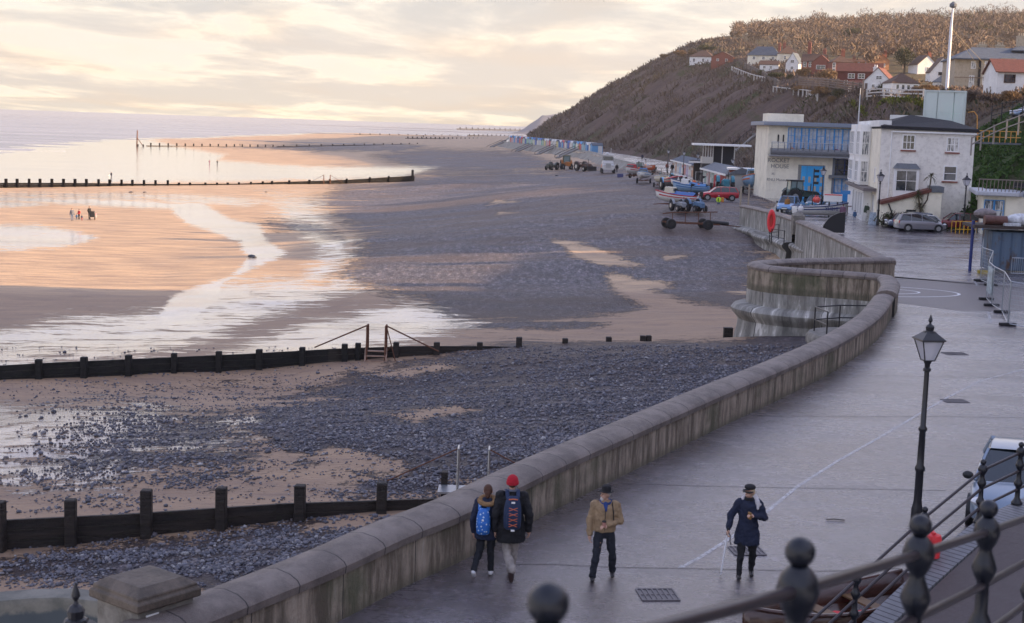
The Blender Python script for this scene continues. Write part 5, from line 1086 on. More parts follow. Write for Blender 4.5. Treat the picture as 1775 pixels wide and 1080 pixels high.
    for sx in (-.31,.32):
        for sy in (-1,1):
            m=MB(); r=Hh*.205 if kind!='suv' else Hh*.215; wd=.20; y0=sy*(hw-.09)
            m.M=Matrix.Translation((sx*L,y0,r))@Matrix.Rotation(pi/2,4,'X'); m.lathe([(r*.6,-wd/2),(r*.93,-wd/2),(r,-wd/2+.03),(r,wd/2-.03),(r*.93,wd/2),(r*.6,wd/2)],n=22); m.tf()
            w_=m.build('wheel',tyre,t,smooth=True)
            m=MB(); yo=sy*(hw+.012); m.M=Matrix.Translation((sx*L,yo,r))@Matrix.Rotation(pi/2,4,'X'); m.lathe([(r*.64,-.02),(r*.62,.01),(.1,.015)],n=20)
            m.build('rim',rimm,w_,smooth=True)
            m=MB(); m.M=Matrix.Translation((sx*L,sy*(hw-.03),r*1.02))@Matrix.Rotation(pi/2,4,'X'); m.lathe([(r*1.16,-.04),(r*1.16,.04)],n=22); m.build('wheel_arch',blackp,t)
    zf=.42*Hh
    for sy in (-1,1):
        m=MB(); m.ball((.462*L,sy*hw*.72,zf*1.05),(.17,.16,.09),10); m.build('headlight',lampg,t,smooth=True)
        m=MB(); m.ball((-.485*L,sy*hw*.80,.52*Hh),(.07,.10,.16),8); m.build('tail_light',redl,t,smooth=True)
        m=MB(); m.ball((g4[0]*L-.12,sy*(hw+.07),.64*Hh),(.07,.12,.09),8); m.build('wing_mirror',blackp,t,smooth=True)
    m=MB(); m.b2(.478*L,.505*L,-hw*.45,hw*.45,.20*Hh,.27*Hh); m.b2(.485*L,.503*L,-hw*.3,hw*.3,.33*Hh,.37*Hh); m.build('grille',blackp,t)
    m=MB(); m.b2(.503*L,.512*L,-.26,.26,.27*Hh,.27*Hh+.11); m.build('front_plate',plate,t); m=MB(); m.b2(-.512*L,-.499*L,-.26,.26,.40*Hh,.40*Hh+.11); m.build('rear_plate',plate,t)
    return t
CG='cars parked along the promenade'
c_=P(1597,402,0); car('silver grey people carrier parked side on, nearest of the cars by the bank',(c_.x,c_.y+.6,0),R(3),4.35,1.85,1.62,paintm('silver_grey',(.23,.225,.25)),'mpv')
p=P(1536,391,0); car('dark navy hatchback with its nose towards the promenade behind the silver people carrier',(36.35,131.3,0),R(184),4.3,1.75,1.50,paintm('navy_paint',(.055,.075,.13)),'mpv')
p=P(1560,394,0); car('white car almost hidden between the navy and silver cars',(36.75,129.5,0),R(184),3.8,1.65,1.40,paintm('white_paint',(.6,.6,.62),.0),'hatch')
p=P(1648,386,0); car('dark red estate car parked behind the silver people carrier',(40.4,130.4,0),R(178),4.3,1.75,1.62,paintm('dark_red',(.16,.012,.02)),'suv')
p=P(1247,348,0); car('bright red estate parked beyond the man in yellow vest',(p.x,p.y+1,0),R(184),4.75,1.85,1.66,paintm('bright_red',(.42,.015,.03)),'suv')
p=P(1272,330,0); car('red delivery van beside the striped kiosk',(p.x-.3,p.y+2,0),R(-8),4.8,1.95,2.15,paintm('van_red',(.40,.012,.025),0),'van','van','parked_van')
p=P(1455,370,0); car('teal blue covered car left of the shopfront',(p.x-.8,p.y+9,0),R(250),4.2,1.75,1.45,paintm('teal_paint',(.02,.12,.20)),'hatch'); 
p=P(1480,372,0); car('second teal car close to the shopfront',(p.x-.2,p.y+9,0),R(255),4.2,1.75,1.5,paintm('teal_dark',(.015,.09,.14)),'hatch')
p=P(1722,925,0); fc=car('pale blue grey car seen nose on behind the ramp railing',(p.x+1.0,p.y+1.7,0),R(-112),4.2,1.78,1.48,paintm('blue_grey',(.22,.28,.36)),'hatch')
p=D(1766,202,150); hp=Gc(1766,204,100); car('pale blue car on the cliff top road at the right edge',(p.x+1.2,150,p.z-.1),R(190),4.1,1.7,1.45,paintm('sky_blue_paint',(.22,.30,.45)),'hatch')
def wheel(m,c,r,w,axis='Y',mi=0,n=18):
    m.M=Matrix.Translation(c)@(Matrix.Rotation(pi/2,4,'X') if axis=='Y' else Matrix.Rotation(pi/2,4,'Y')); m.lathe([(r*.3,-w/2),(r*.9,-w/2),(r,-w*.3),(r,w*.3),(r*.9,w/2),(r*.3,w/2)],n=n); m.tf()
def wheels(t,lst,hub=None):
    for c,r,w in lst:
        m=MB(); wheel(m,c,r,w); o=m.build('wheel',tyre,t,smooth=True)
        m=MB(); wheel(m,c,r*.45,w*1.08); m.build('hub',hub or rimm,o,smooth=True)
def tractor(label,loc,rz,body_c,cab=True,cabc=None,s=1.,loader=False,roof_c=None):
    t=thing('tractor',label,'tractor',loc,rz); bm=mat('tr_'+body_c[0],body_c[1],.45,var=.15)
    wheels(t,[((-.7*s,.85*s*k,.85*s),.85*s,.45*s) for k in (-1,1)]+[((1.5*s,.75*s*k,.52*s),.52*s,.3*s) for k in (-1,1)],bm if False else rimm)
    m=MB(); m.b2(.2*s,2.1*s,-.38*s,.38*s,.85*s,1.5*s); m.b2(2.1*s,2.3*s,-.34*s,.34*s,.7*s,1.4*s); m.b2(-1.2*s,.3*s,-.45*s,.45*s,.7*s,1.3*s); m.build('bonnet',bm,t,bevel=.06)
    for k in (-1,1): m=MB(); m.tube([(-.7*s+.98*s*math.cos(a),k*.85*s,.85*s+.98*s*math.sin(a)) for a in np.linspace(.3,2.6,8)],[.05*s]*8,6,sq=(4,1)); m.build('mudguard',bm,t)
    m=MB(); m.tube([(1.5*s,.2*s,1.45*s),(1.5*s,.2*s,2.3*s)],.05*s,6); m.tube([(-.2,0,1.3*s),(.2*s,0,1.75*s)],.03,5); m.build('exhaust',blackp,t)
    if cab:
        m=MB(); z0,z1=1.35*s,2.55*s
        for x,y in ((-1.15,-.6),(-1.15,.6),(.3,-.62),(.3,.62),(-.45,-.63),(-.45,.63)): m.bar((x*s,y*s,z0),(x*s*.93,y*s*.93,z1),.07*s)
        m.b2(-1.25*s,.4*s,-.68*s,.68*s,z1,z1+.14*s); c=m.build('cab',cabc or blackp,t,bevel=.03)
        m=MB(); m.add([(x*s,y*s,z0) for x,y in ((-1.13,-.58),(.28,-.6),(.28,.6),(-1.13,.58))]+[(x*s*.93,y*s*.93,z1) for x,y in ((-1.13,-.58),(.28,-.6),(.28,.6),(-1.13,.58))],[(0,1,5,4),(1,2,6,5),(2,3,7,6),(3,0,4,7)]); m.build('cab_glass',mat('cab_pane',(.16,.24,.25),.08,spec=1.),c)
    if loader:
        m=MB(); 
        for k in (-1,1): m.bar((-.1*s,k*.55*s,1.6*s),(2.0*s,k*.5*s,1.35*s),.12*s); m.bar((2.0*s,k*.5*s,1.35*s),(3.1*s,k*.5*s,.6*s),.12*s)
        m.prof([(-.0,0),(0,0)],0,0) if False else None
        m.b2(3.0*s,3.15*s,-1.0*s,1.0*s,.2*s,1.0*s); m.b2(3.1*s,3.8*s,-1.0*s,1.0*s,.2*s,.3*s); m.build('loader',blackp,t)
    return t
def boat(label,loc,rz,L,B,hullc,stripec,topc=None,cuddy=True,trailer=True,tarp=None,hh=1.0,outb=True,num=None,gear=True):
    t=thing('fishing_boat',label,'boat',loc,rz); z0=.75 if trailer else .0
    st=np.linspace(0,1,12); rows=[]; 
    for u in st:
        x=-L/2+L*u; b=B/2*(1-.12*(1-u))*(1-max(0,(u-.45)/.55)**2.2*.97); sh=hh*(.85+.45*u**2.2); k=.10+.5*max(0,(u-.7)/.3)**2*hh
        rows.append([(x+.35*max(0,u-.8)*5*.12*L/2,-b,z0+sh),(x,-b*.96,z0+sh*.6),(x,-b*.72,z0+k+.12),(x,0,z0+k),(x,b*.72,z0+k+.12),(x,b*.96,z0+sh*.6),(x+.35*max(0,u-.8)*5*.12*L/2,b,z0+sh)])
    m=MB(); m.grid(rows); m.f.append((6,5,4,3,2,1,0)); m.m.append(0)
    h=m.build('hull',mat('hull_'+hullc[0],hullc[1],.4,var=.12),t,smooth=True,ang=60)
    md=h.modifiers.new('s','SOLIDIFY'); md.thickness=.07
    for k_ in (0,6):
        m=MB(); m.tube([Vector(r[k_]) for r in rows],.06,6); m.build('gunwale',mat('stripe_'+stripec[0],stripec[1],.4),h,smooth=True)
    m=MB(); s_=-1
    m.grid([[Vector(r[0])*.45+Vector(r[1])*.55+Vector((0,-.015,0)),Vector(r[0])*.15+Vector(r[1])*.85+Vector((0,-.015,0))] for r in rows[:-1]]); m.grid([[Vector(r[6])*.45+Vector(r[5])*.55+Vector((0,.015,0)),Vector(r[6])*.15+Vector(r[5])*.85+Vector((0,.015,0))] for r in rows[:-1]]); m.build('hull_band',mat('stripe_'+stripec[0],stripec[1],.4),h)
    if num: text(num,(L*.02,-B*.47-.05,z0+hh*.60),.5,mat('navy_letters',(.02,.04,.2),.5),h,rz=0)
    m=MB(); m.add([(r[1][0],r[1][1]*.95,z0+hh*.52) for r in rows[:-1]]+[(r[1][0],-r[1][1]*.95,z0+hh*.52) for r in rows[:-1]][::-1],[tuple(range(22))]); m.build('deck',mat('deck_grey',(.25,.24,.22),.7),t)
    if tarp: 
        m=MB(); m.grid([[(r[0][0],r[0][1]*.96,r[0][2]+.03),(r[0][0],r[0][1]*.4,r[0][2]+.16+.1*random.random()),(r[0][0],0,r[0][2]+.3+.15*random.random()),(r[0][0],-r[0][1]*.4,r[0][2]+.16+.1*random.random()),(r[0][0],-r[0][1]*.96,r[0][2]+.03)] for r in rows[1:8]]); m.build('tarpaulin',mat('tarp_'+tarp[0],tarp[1],.5,bump=.5,bscale=5),t,smooth='full')
    if cuddy: m=MB(); m.box((L*.17,0,z0+hh*1.35),(L*.26,B*.66,hh*.75),taper=.8); c=m.build('cuddy',mat('hull_'+(topc or hullc)[0],(topc or hullc)[1],.4),t,bevel=.08); m=MB(); m.box((L*.17,0,z0+hh*1.42),(L*.262,B*.60,hh*.3),taper=.9); m.build('cuddy_window',cglass,c)
    if outb: m=MB(); m.box((-L/2-.2,0,z0+hh*1.1),(.35,.35,.55)); m.box((-L/2-.22,0,z0+hh*.5),(.14,.12,.9)); m.build('outboard_motor',blackp,t,bevel=.05)
    if gear:
        for q in range(3): m=MB(); m.ball((-L*.2+.5*q,random.uniform(-.4,.4),z0+hh*.95),(.24,.22,.26),8); m.build('buoy',mat(['buoy_orange','buoy_white','buoy_blue'][q],[(.7,.15,.03),(.65,.65,.6),(.05,.2,.5)][q],.5),t,smooth=True)
        m=MB(); m.tube([(-L*.3,0,z0+hh*.5),(-L*.3,0,z0+hh*2.2)],.04,6); m.add([(-L*.3,0,z0+hh*2.2),(-L*.3-.5,.02,z0+hh*2.1),(-L*.3,0,z0+hh*1.8)],[(0,1,2),(2,1,0)]); m.build('flag_staff',blackp,t)
    if trailer:
        m=MB()
        for k in (-1,1): m.bar((-L*.4,k*.55,.62),(L*.35,k*.5,.62),.1); m.bar((L*.35,k*.5,.62),(L*.55,0,.5),.08)
        m.bar((-L*.12,-.95,.45),(-L*.12,.95,.45),.1); m.build('trailer',rust,t); wheels(t,[((-L*.12,k*1.05,.42),.42,.25) for k in (-1,1)])
    return t
BW=('white',(.62,.62,.60)); BB=('blue',(.04,.13,.32)); BR=('red',(.40,.02,.03)); BG=('pale_blue',(.20,.33,.48)); BK=('black',(.03,.03,.035)); BC=('cream',(.55,.50,.38)); BO=('navy',(.03,.05,.16))
p=P(1187,362,-.9); q=Gb(1185,366); boat('white boat with red stripe on a trailer, nearest the man in yellow vest',(q.x-.6,q.y+1,q.z),R(155),4.9,2.0,BW,BR,BC,tarp=('blue',(.03,.12,.35)))
tractor('blue and white beach tractor in front of the nearest boat',(q.x+1.0,q.y-2,q.z),R(-72),('blue',(.10,.18,.30)),cab=False,s=.78)
tractor('dark tractor hitched beside the nearest boat',(q.x-.7,q.y-1.3,q.z),R(-75),('grey',(.25,.27,.30)),cab=False,s=.7)
q=P(1200,345,-.1); boat('blue and white boat under bright blue tarpaulin in the second row',(q.x+.3,q.y+4,-.25),R(165),4.6,1.9,BG,BB,BW,tarp=('bright_blue',(.05,.19,.42)))
q=P(1226,342,-.1); boat('white boat with navy stripe behind the red estate car bonnet',(q.x-1.5,q.y+9,-.2),R(160),4.6,1.9,BW,BO,BW,outb=False)
q=P(1172,335,-.1); boat('dark hulled boat under a red and white canopy',(q.x+.3,q.y+3,-.3),R(-85),6.5,2.6,BK,BR,cuddy=False,tarp=('red',(.40,.025,.03)),hh=1.35,gear=False)
q=P(1148,327,-.2); boat('cream boat heaped with brown nets behind the red canopied boat',(q.x,q.y+2,-.25),R(-95),5.8,2.3,BC,BW,BC,tarp=('netting',(.20,.17,.12)),cuddy=False)
tractor('blue tractor in front of the cream net heaped boat',(q.x+.6,q.y-3.6,-.3),R(-80),('skyblue',(.08,.22,.42)),cab=False)
q=P(1118,319,-.2); boat('white boat with blue cuddy in the middle of the row',(q.x,q.y+3,-.25),R(-100),5.8,2.2,BW,BG,BB,tarp=('bright_blue',(.05,.19,.42)))
tractor('green blue tractor beside the middle boat',(q.x+3.2,q.y-2,-.2),R(-85),('teal',(.03,.20,.28)),cab=False)
q=P(1100,310,-.2); boat('red and white boat farthest along the row',(q.x,q.y+2,-.2),R(-120),5.6,2.2,BW,BR,BR)
tractor('tractor with white roofed cab at the far end of the boats',(q.x+1.5,q.y+9,-.1),R(-100),('rust',(.30,.08,.04)),cab=True,cabc=mat('roof_white',(.6,.6,.6),.4))
q=P(1126,303,-.1); boat('small orange boat behind the white cabbed tractor',(q.x,q.y+2,-.2),R(-70),5,2,('orange',(.45,.10,.03)),BW,gear=True,cuddy=False)
q=Gb(957,295); tractor('small dark beach tractor, leftmost of the far group',(q.x,q.y,q.z),R(-120),('olive',(.08,.09,.08)),cab=False,s=1.1)
q=Gb(982,294); tractor('tall orange and rust cabbed tractor in the far group',(q.x,q.y,q.z),R(-82),('orange',(.35,.12,.02)),cab=True,cabc=mat('cab_olive',(.12,.13,.08),.6),s=1.35)
q=Gb(1010,297); tractor('low tractor with raised arm right of the tall orange tractor',(q.x,q.y,q.z),R(-60),('brown',(.12,.07,.06)),cab=False,s=1.3,loader=True)
# launching tractor
q=Gb(1053,300); t=thing('launch_tractor','big white and orange lifeboat launching tractor with high cab on the shingle','tractor',q,R(-90)); wt=mat('launch_white',(.62,.62,.62),.35); 
m=MB(); m.b2(-2.0,2.2,-1.35,1.35,.7,2.0); m.b2(-1.8,1.4,-1.25,1.25,2.0,2.5); m.build('hull',wt,t,bevel=.12)
m=MB(); m.box((-.2,0,3.2),(2.5,2.3,1.5),taper=.9); c=m.build('cab',wt,t,bevel=.1); m=MB(); m.box((-.2,0,3.3),(2.56,2.1,.9),taper=.95); m.box((-.2,0,3.3),(2.3,2.38,.9),taper=.93); m.build('cab_window',cglass,c)
m=MB(); m.b2(-1.3,1.0,-1.2,1.2,3.95,4.1); m.ball((0,-.2,4.35),(.4,.4,.3),10); m.tube([(-.2,.6,4.1),(-.2,.6,5.6)],.05,5); m.build('roof_gear',wt,c)
m=MB(); m.b2(2.2,2.3,-.55,.55,1.2,2.2); m.build('grille',rimm,t); 
for k in (-1,1):
    m=MB(); m.ball((2.2,k*.95,1.75),(.16,.26,.26),10); m.build('headlight',lampg,t,smooth=True); m=MB(); m.prof([(k*1.1,0),(k*1.6,0),(k*1.6,1.1),(k*1.1,1.1)],-2.3,2.3); m.build('track',tyre,t,bevel=.3,seg=3)
m=MB(); m.b2(-.8,1.2,-1.38,-1.36,1.2,2.0); m.build('side_panel',mat('lb_orange',(.75,.18,.03),.4),t)
m=MB(); m.box((0,0,.3),(1.2,.9,.75)); tag(m.build('crate',BBm:=mat('crate_navy',(.04,.05,.16),.6),loc=Gb(1075,307),bevel=.04),'single dark blue crate on the shingle right of the launching tractor','crate')
# empty trailer
q=Gb(1200,397); t=thing('boat_trailer','long empty rusty boat trailer with fat black tyres on the shingle','trailer',q,R(8))
m=MB()
for k in (-1,1): m.bar((-2.9,k*.55,.62),(2.6,k*.5,.50),.14)
for x in (-2.4,-.8,1.2): m.bar((x,-.8,.55),(x,.8,.55),.12)
m.bar((2.6,.0,.5),(6.6,.2,.15),.09); m.build('chassis',rust,t)
m=MB(); 
for k in (-.6,): 
    m.tube([(-3.2,k,1.45),(-2.2,k,1.6),(2.3,k,1.75)],.06,6)
    for x in (-2.2,-.9,.4,1.6): m.tube([(x,k,.6),(x,k,1.65)],.04,5)
m.build('guide_rail',rust,t); wheels(t,[((-2.4,-1.0,.5),.5,.42),((-2.4,1.0,.5),.5,.42),((1.3,-1.0,.5),.5,.42),((1.3,1.0,.5),.5,.42)],blackp)
m=MB(); m.tube([(1.6,-.2,.75),(3.6,-.1,.6)],.17,8); m.build('roller',blackp,t)
# pickup, tractor and boat near the museum
q=P(1361,372,0); t=car('pale blue and white pickup behind the sea wall with a person beside it',(q.x+1,q.y+4,0),R(250),4.6,1.85,1.75,paintm('pickup_blue',(.16,.33,.60),0),'suv','pickup','parked_pickup')
q=P(1374,352,0); tractor('dark green cabbed tractor with front loader below the blue museum doors',(q.x,q.y-3,0),R(10),('green',(.04,.08,.07)),cab=True,s=1.08,loader=True)
q=P(1405,375,0); boat('white inshore boat with navy registration letters in front of the green tractor',(q.x+1.2,q.y+1,0),R(8),5.6,1.9,BW,BO,cuddy=False,trailer=False,hh=1.1,num='YH212',gear=False,outb=False)
q=P(1312,337,0); t=boat('blue and orange boat on a trailer with stowed gear left of the museum',(q.x,q.y+5,0),R(-95),5.5,2.6,BG,('orange2',(.6,.15,.03)),BG,tarp=('bright_blue',(.05,.19,.42)),hh=1.5)
tractor('teal tractor at the left side of the boat beside the museum',(q.x-3.6,q.y+5,0),R(-95),('teal',(.03,.20,.28)),cab=False,s=1.2)
for i,(x,y,c_) in enumerate([(1412,354,(.75,.08,.06)),(1416,354.5,(.75,.10,.08)),(1387,366,(.7,.7,.7))]):
    q=P(x,y+14,0); m=MB(); m.ball((0,0,.0),(.3,.3,.34),10); m.cap((0,0,.3),(0,0,.45),.06,n=6); tag(m.build('mooring_buoy',mat('buoy%d'%i,c_,.4),loc=(q.x,q.y,1.35 if i<2 else 1.0),smooth='full'),['left red buoy resting on the white inshore boat','right red buoy resting on the white inshore boat','white buoy behind the orange bow of the inshore boat'][i],'buoy')
# signs and board near museum
q=P(1415,374,0); t=thing('notice_board','small white notice board on dark posts in front of the blue entrance','sign',(q.x+1.6,q.y,0)); m=MB(); m.box((0,0,1.9),(1.9,.08,.8)); m.build('board',F_white,t)
m=MB(); m.box((0,-.05,2.2),(1.8,.02,.1)); m.build('red_stripe',redm,t)
for x in (-.35,.5): m=MB(); m.box((x,0,.75),(.14,.14,1.5)); m.build('leg',blackp,t)
q=P(1424,366,0); t=thing('finger_post','dark finger post with several arms in front of the museum doors','signpost',(q.x-1.0,q.y+.3,0)); m=MB(); m.tube([(0,0,0),(0,0,4.6)],.06,6); m.build('post',blackp,t)
for z in (4.2,3.6,2.9): m=MB(); m.b2(.0,.55,-.03,.03,z,z+.28); m.build('arm',blackp,t)
t=thing('advertising_board','pale blue a-frame board on the pavement left of the seafront house lamp','sign',P(1512,389,0)); m=MB(); m.add([(-.35,-.3,0),(.35,-.3,0),(.3,0,1.15),(-.3,0,1.15),(-.35,.3,0),(.35,.3,0)],[(0,1,2,3),(5,4,3,2),(1,5,2),(4,0,3)]); m.build('panel',mat('poster_blue',(.35,.42,.5),.4,var=.5,scale=8),t)
t=thing('advertising_board','smaller grey a-frame board just behind the pale blue one','sign',P(1506,384,0)); m=MB(); m.add([(-.3,-.25,0),(.3,-.25,0),(.25,0,1.1),(-.25,0,1.1),(-.3,.25,0),(.3,.25,0)],[(0,1,2,3),(5,4,3,2),(1,5,2),(4,0,3)]); m.build('panel',mat('poster_grey',(.4,.4,.38),.4,var=.6,scale=9),t)
# low railings round the forecourt
t=thing('forecourt_railing','rusty low railing in front of the teal cars','railing',P(1430,373,0)); e=P(1487,372,0)-P(1430,373,0); m=MB()
for i in range(7): m.tube([e*(i/6),e*(i/6)+Vector((0,0,.9))],.05,5)
m.tube([Vector((0,0,.9)),e+Vector((0,0,.9))],.05,5); m.build('rail',rust,t)
t=thing('slipway_fence','dark vertical bar fence between the boats and the kiosk road','fence',P(1213,333,0)); e=P(1243,345,0)-P(1213,333,0); n_=int(e.length/.35); m=MB()
for i in range(n_): m.tube([e*(i/n_),e*(i/n_)+Vector((0,0,1.3))],.035,4)
m.bar(Vector((0,0,1.25)),e+Vector((0,0,1.25)),.05); m.build('rail',blackp,t)
t=thing('slipway_fence','thin rail on tall posts at the top of the slipway','fence',P(1205,322,0)); e=P(1228,322,0)-P(1205,322,0); m=MB()
for i in (0,1): m.tube([e*i,e*i+Vector((0,0,2.2))],.06,5)
m.bar(Vector((0,0,2.1)),e+Vector((0,0,2.1)),.06); m.build('rail',rimm,t)
for i,(x,y) in enumerate([(1283,361),(1297,356)]):
    m=MB(); m.box((0,0,1.2),(.16,.16,2.4)); tag(m.build('post',mat('post_pale',(.4,.33,.25),.8),loc=P(x,y,0)),['pale post at the left top corner of the slipway','wooden post beside the end of the sea wall'][i],'post')
m=MB(); a=P(1268,350,0.0);b=P(1274,352,0);c=P(1283,378,-.5);d_=P(1270,378,-.5); 
# ================================================================ kiosks, shelter, beach huts
def striped(name,cols,freq):
    g=newmat(name); al=g.sep(g.tc.outputs['Object'])[0]; f=g.math('FRACT',g.math('MULTIPLY',al,freq)); r=g.ramp(f,[(0,cols[0]),(.33,cols[1]),(.66,cols[2])]); r.node.color_ramp.interpolation='CONSTANT'; g.set(col=r,rough=.6); return MATS[name]
k1=striped('kiosk_stripes',((.62,.60,.56),(.30,.38,.33),(.60,.58,.55)),1.7)
a=P(1218,345,0); b=P(1254,372-12,0)
def kiosk(label,x0,y0,x1,y1,yt,dep,mtl,roofm_,doors,dcol):
    a=P(x0,y0,0); b=P(x1,y1,0); e=b-a; L=e.length; rz=math.atan2(e.y,e.x); h=D(x0,yt,a.y).z
    t=thing('kiosk',label,'kiosk',a,rz); m=MB(); m.b2(0,L,0,dep,-.2,h); m.build('wall',mtl,t)
    m=MB(); m.add([(-.3,-.5,h-.1),(L+.3,-.5,h-.1),(L+.3,dep+.2,h+.2),(-.3,dep+.2,h+.2),(-.3,dep*.45,h+1.0),(L+.3,dep*.45,h+1.0)],[(0,1,5,4),(2,3,4,5),(0,4,3),(1,2,5),(0,3,2,1)]); m.build('roof',roofm_,t)
    m=MB(); m.b2(-.32,L+.32,-.56,-.5,h-.25,h+.02); m.build('fascia',F_white,t)
    for i in range(doors):
        x=(i+.5)*L/doors; m=MB(); m.b2(x-L/doors*.38,x+L/doors*.38,-.05,0,0,h-.35); d_=m.build('door',dcol[i%len(dcol)],t); m=MB(); m.b2(x-L/doors*.2,x+L/doors*.2,-.07,-.05,h*.5,h*.72); m.build('panel',dcol[(i+1)%len(dcol)],d_)
    return t
cw=mat('door_white',(.60,.60,.58),.5); cg_=mat('door_green',(.28,.42,.38),.5); cr=mat('door_red',(.50,.16,.15),.5); cb_=mat('door_pale_blue',(.30,.42,.58),.5); co=mat('door_orange',(.48,.26,.16),.5); cl_=mat('door_lilac',(.45,.38,.55),.5)
kiosk('nearer row of striped white and green kiosks behind the red van',1218,316,1262,331,291,4,k1,R_lead,13,[cw,cg_,cw,cr])
kiosk('farther row of pastel kiosks with orange door beside the far lamps',1166,295,1202,306,277,4,W_white,R_slate,9,[cw,co,cw,cb_,cw,cr,cl_])
q=P(1262,331,0); t=thing('cafe_block','brick kiosk end with blue poster right of the striped row','kiosk',(q.x+.2,q.y+.5,0),R(-6)); m=MB(); m.b2(0,8,0,4,-.2,3.0); m.build('wall',W_brick,t); m=MB(); m.b2(-.3,8.4,-.3,4.3,3.0,3.25); m.build('roof',F_white,t); m=MB(); m.b2(.6,2.6,-.05,0,1.3,2.7); m.build('poster',mat('poster_sky',(.25,.40,.62),.4,var=.4,scale=3),t)
q=P(1206,312,0); t=thing('dark_kiosk','low dark flat roofed kiosk between the two kiosk rows','kiosk',(q.x,q.y+4,0),R(-8)); m=MB(); m.b2(0,4.6,0,4,-.2,2.9); m.build('wall',mat('dark_wall',(.05,.045,.045),.8),t); m=MB(); m.b2(-.8,5.2,-1.4,4.2,2.9,3.2); m.build('roof',R_dark,t); m=MB(); m.b2(-.82,5.2,-1.48,-1.4,2.85,3.15); m.build('fascia',F_white,t)
# raised shelter on the slope
YS=236; a=D(1217,283,YS); zt=D(1217,252,YS).z; b=D(1272,283,YS)
t=thing('shelter','raised seafront shelter with flat white roof, slatted windows and dark open front','shelter',(a.x,a.y,0),R(-4)); w_=b.x-a.x; z0=a.z
m=MB(); m.b2(0,w_,0,5,0,z0); m.build('base',mat('dark_wall',(.05,.045,.045),.8),t); m=MB(); m.b2(-1.6,w_+2.6,-1,5.5,zt,zt+.3); m.build('roof',F_white,t)
m=MB(); m.b2(1.9,w_,1.0,5,z0,zt); m.build('back_wall',mat('shelter_dark',(.03,.03,.035),.8),t)
m=MB(); m.b2(.0,1.8,0,.15,z0,z0+1.1); 
for x in (0,.42,.84,1.26,1.65): m.b2(x,x+.14,0,.15,z0+1.1,zt)
m.b2(0,.12,.16,5,z0,z0+1.1); m.build('screen',mat('screen_cream',(.55,.53,.48),.6),t)
for x in (w_*.6,w_-.1): m=MB(); m.b2(x,x+.15,0,.15,z0,zt); m.build('post',mat('screen_cream',(.55,.53,.48),.6),t)
# stairs up the slope behind
t=thing('cliff_stairs','grey stepped path with handrail climbing the slope behind the shelter','stairs',D(1255,285,242)); o_=Vector(t.location); m=MB(); r_=MB(); pts=[]
for i in range(30):
    u=i/29; x=lerp(1262,1318,u); y=lerp(275,228,u); q=Gc(x,y,225,330); pts.append(q-o_)
for i in range(29): m.bar(pts[i]+Vector((0,0,.1)),pts[i+1]+Vector((0,0,.1)),2.2,.3); 
m.build('flight',mat('stair_grey',(.22,.21,.20),.8),t)
for i in range(0,30,3): r_.tube([pts[i]+Vector((-1.2,-.4,0)),pts[i]+Vector((-1.2,-.4,1.3))],.06,5)
r_.tube([p+Vector((-1.2,-.4,1.3)) for p in pts],.06,5); r_.build('handrail',blackp,t)
# beach huts
HC=[((.62,.62,.60)),((.10,.30,.55)),((.55,.60,.45)),((.55,.10,.10)),((.30,.50,.55)),((.60,.52,.25)),((.35,.55,.40)),((.06,.14,.40)),((.60,.35,.38)),((.68,.66,.60))]
hm=[mat('hut_colour%d'%i,c,.6,var=.05) for i,c in enumerate(HC)]; cn=['white','blue','pale green','red','turquoise','yellow','green','navy','pink','cream']
A_=Vector((26.6,482,0)); B_=Vector((-3.0,690,0)); e=B_-A_; rzh=math.atan2(e.y,e.x)+pi    # fronts face the sea
NH=36
hseq=[(7,1,0),(0,3,0),(1,7,1),(4,0,0),(3,0,1),(9,5,0),(4,6,0),(0,0,1),(7,8,0),(0,0,1),(1,3,0),(7,0,1)]
for i in range(NH):
    u=i/(NH-1); p=A_+e*u; c1=hseq[i%12][0] if i<12 else random.randrange(10); c2=hseq[i%12][1] if i<12 else random.choice([0,0,9,4])
    c3=random.choice([0,0,1,7,3]) if i else 1
    t=thing('beach_hut','%s beach hut, number %s from the near end of the row'%((cn[c2] if i else 'blue sided'),['one','two','three','four','five','six','seven','eight','nine','ten','eleven','twelve','thirteen','fourteen','fifteen','sixteen','seventeen','eighteen','nineteen','twenty','twenty-one','twenty-two','twenty-three','twenty-four','twenty-five','twenty-six','twenty-seven','twenty-eight','twenty-nine','thirty','thirty-one','thirty-two','thirty-three','thirty-four','thirty-five','thirty-six'][i]),'beach hut',p,rzh+pi/2,'beach huts in a row below the cliff')
    # local frame: front faces -y; its own width along x
    t.rotation_euler.z=math.atan2(e.y,e.x)+pi-R(0)-pi*0
    W_=3.6; dd=2.4 if i else 3.6; h=2.5
    m=MB(); body(m,W_,dd,h,'gy',.8,-.5); wl=m.build('wall',hm[c1 if i else 1],t)
    m=MB(); roofgeo(m,W_,dd,h,.8,'gy',.15,.08); m.build('roof',hm[c3] if i%3 else R_slate,t)
    # visible near end wall gets its own boards and door
    m=MB(); m.b2(-W_/2-.05,-W_/2,-dd*.48,dd*.48,-.2,h-.05); q=m.build('front_boards',hm[c2],t) if False else None
    m=MB(); m.b2(W_/2,W_/2+.05,-dd*.45,dd*.05,0,h-.2); m.build('door',hm[c2],t); m=MB(); m.b2(W_/2+.0,W_/2+.04,dd*.05,dd*.45,0,h-.2); m.build('shutter',hm[hseq[i%12][2] and 3],t)
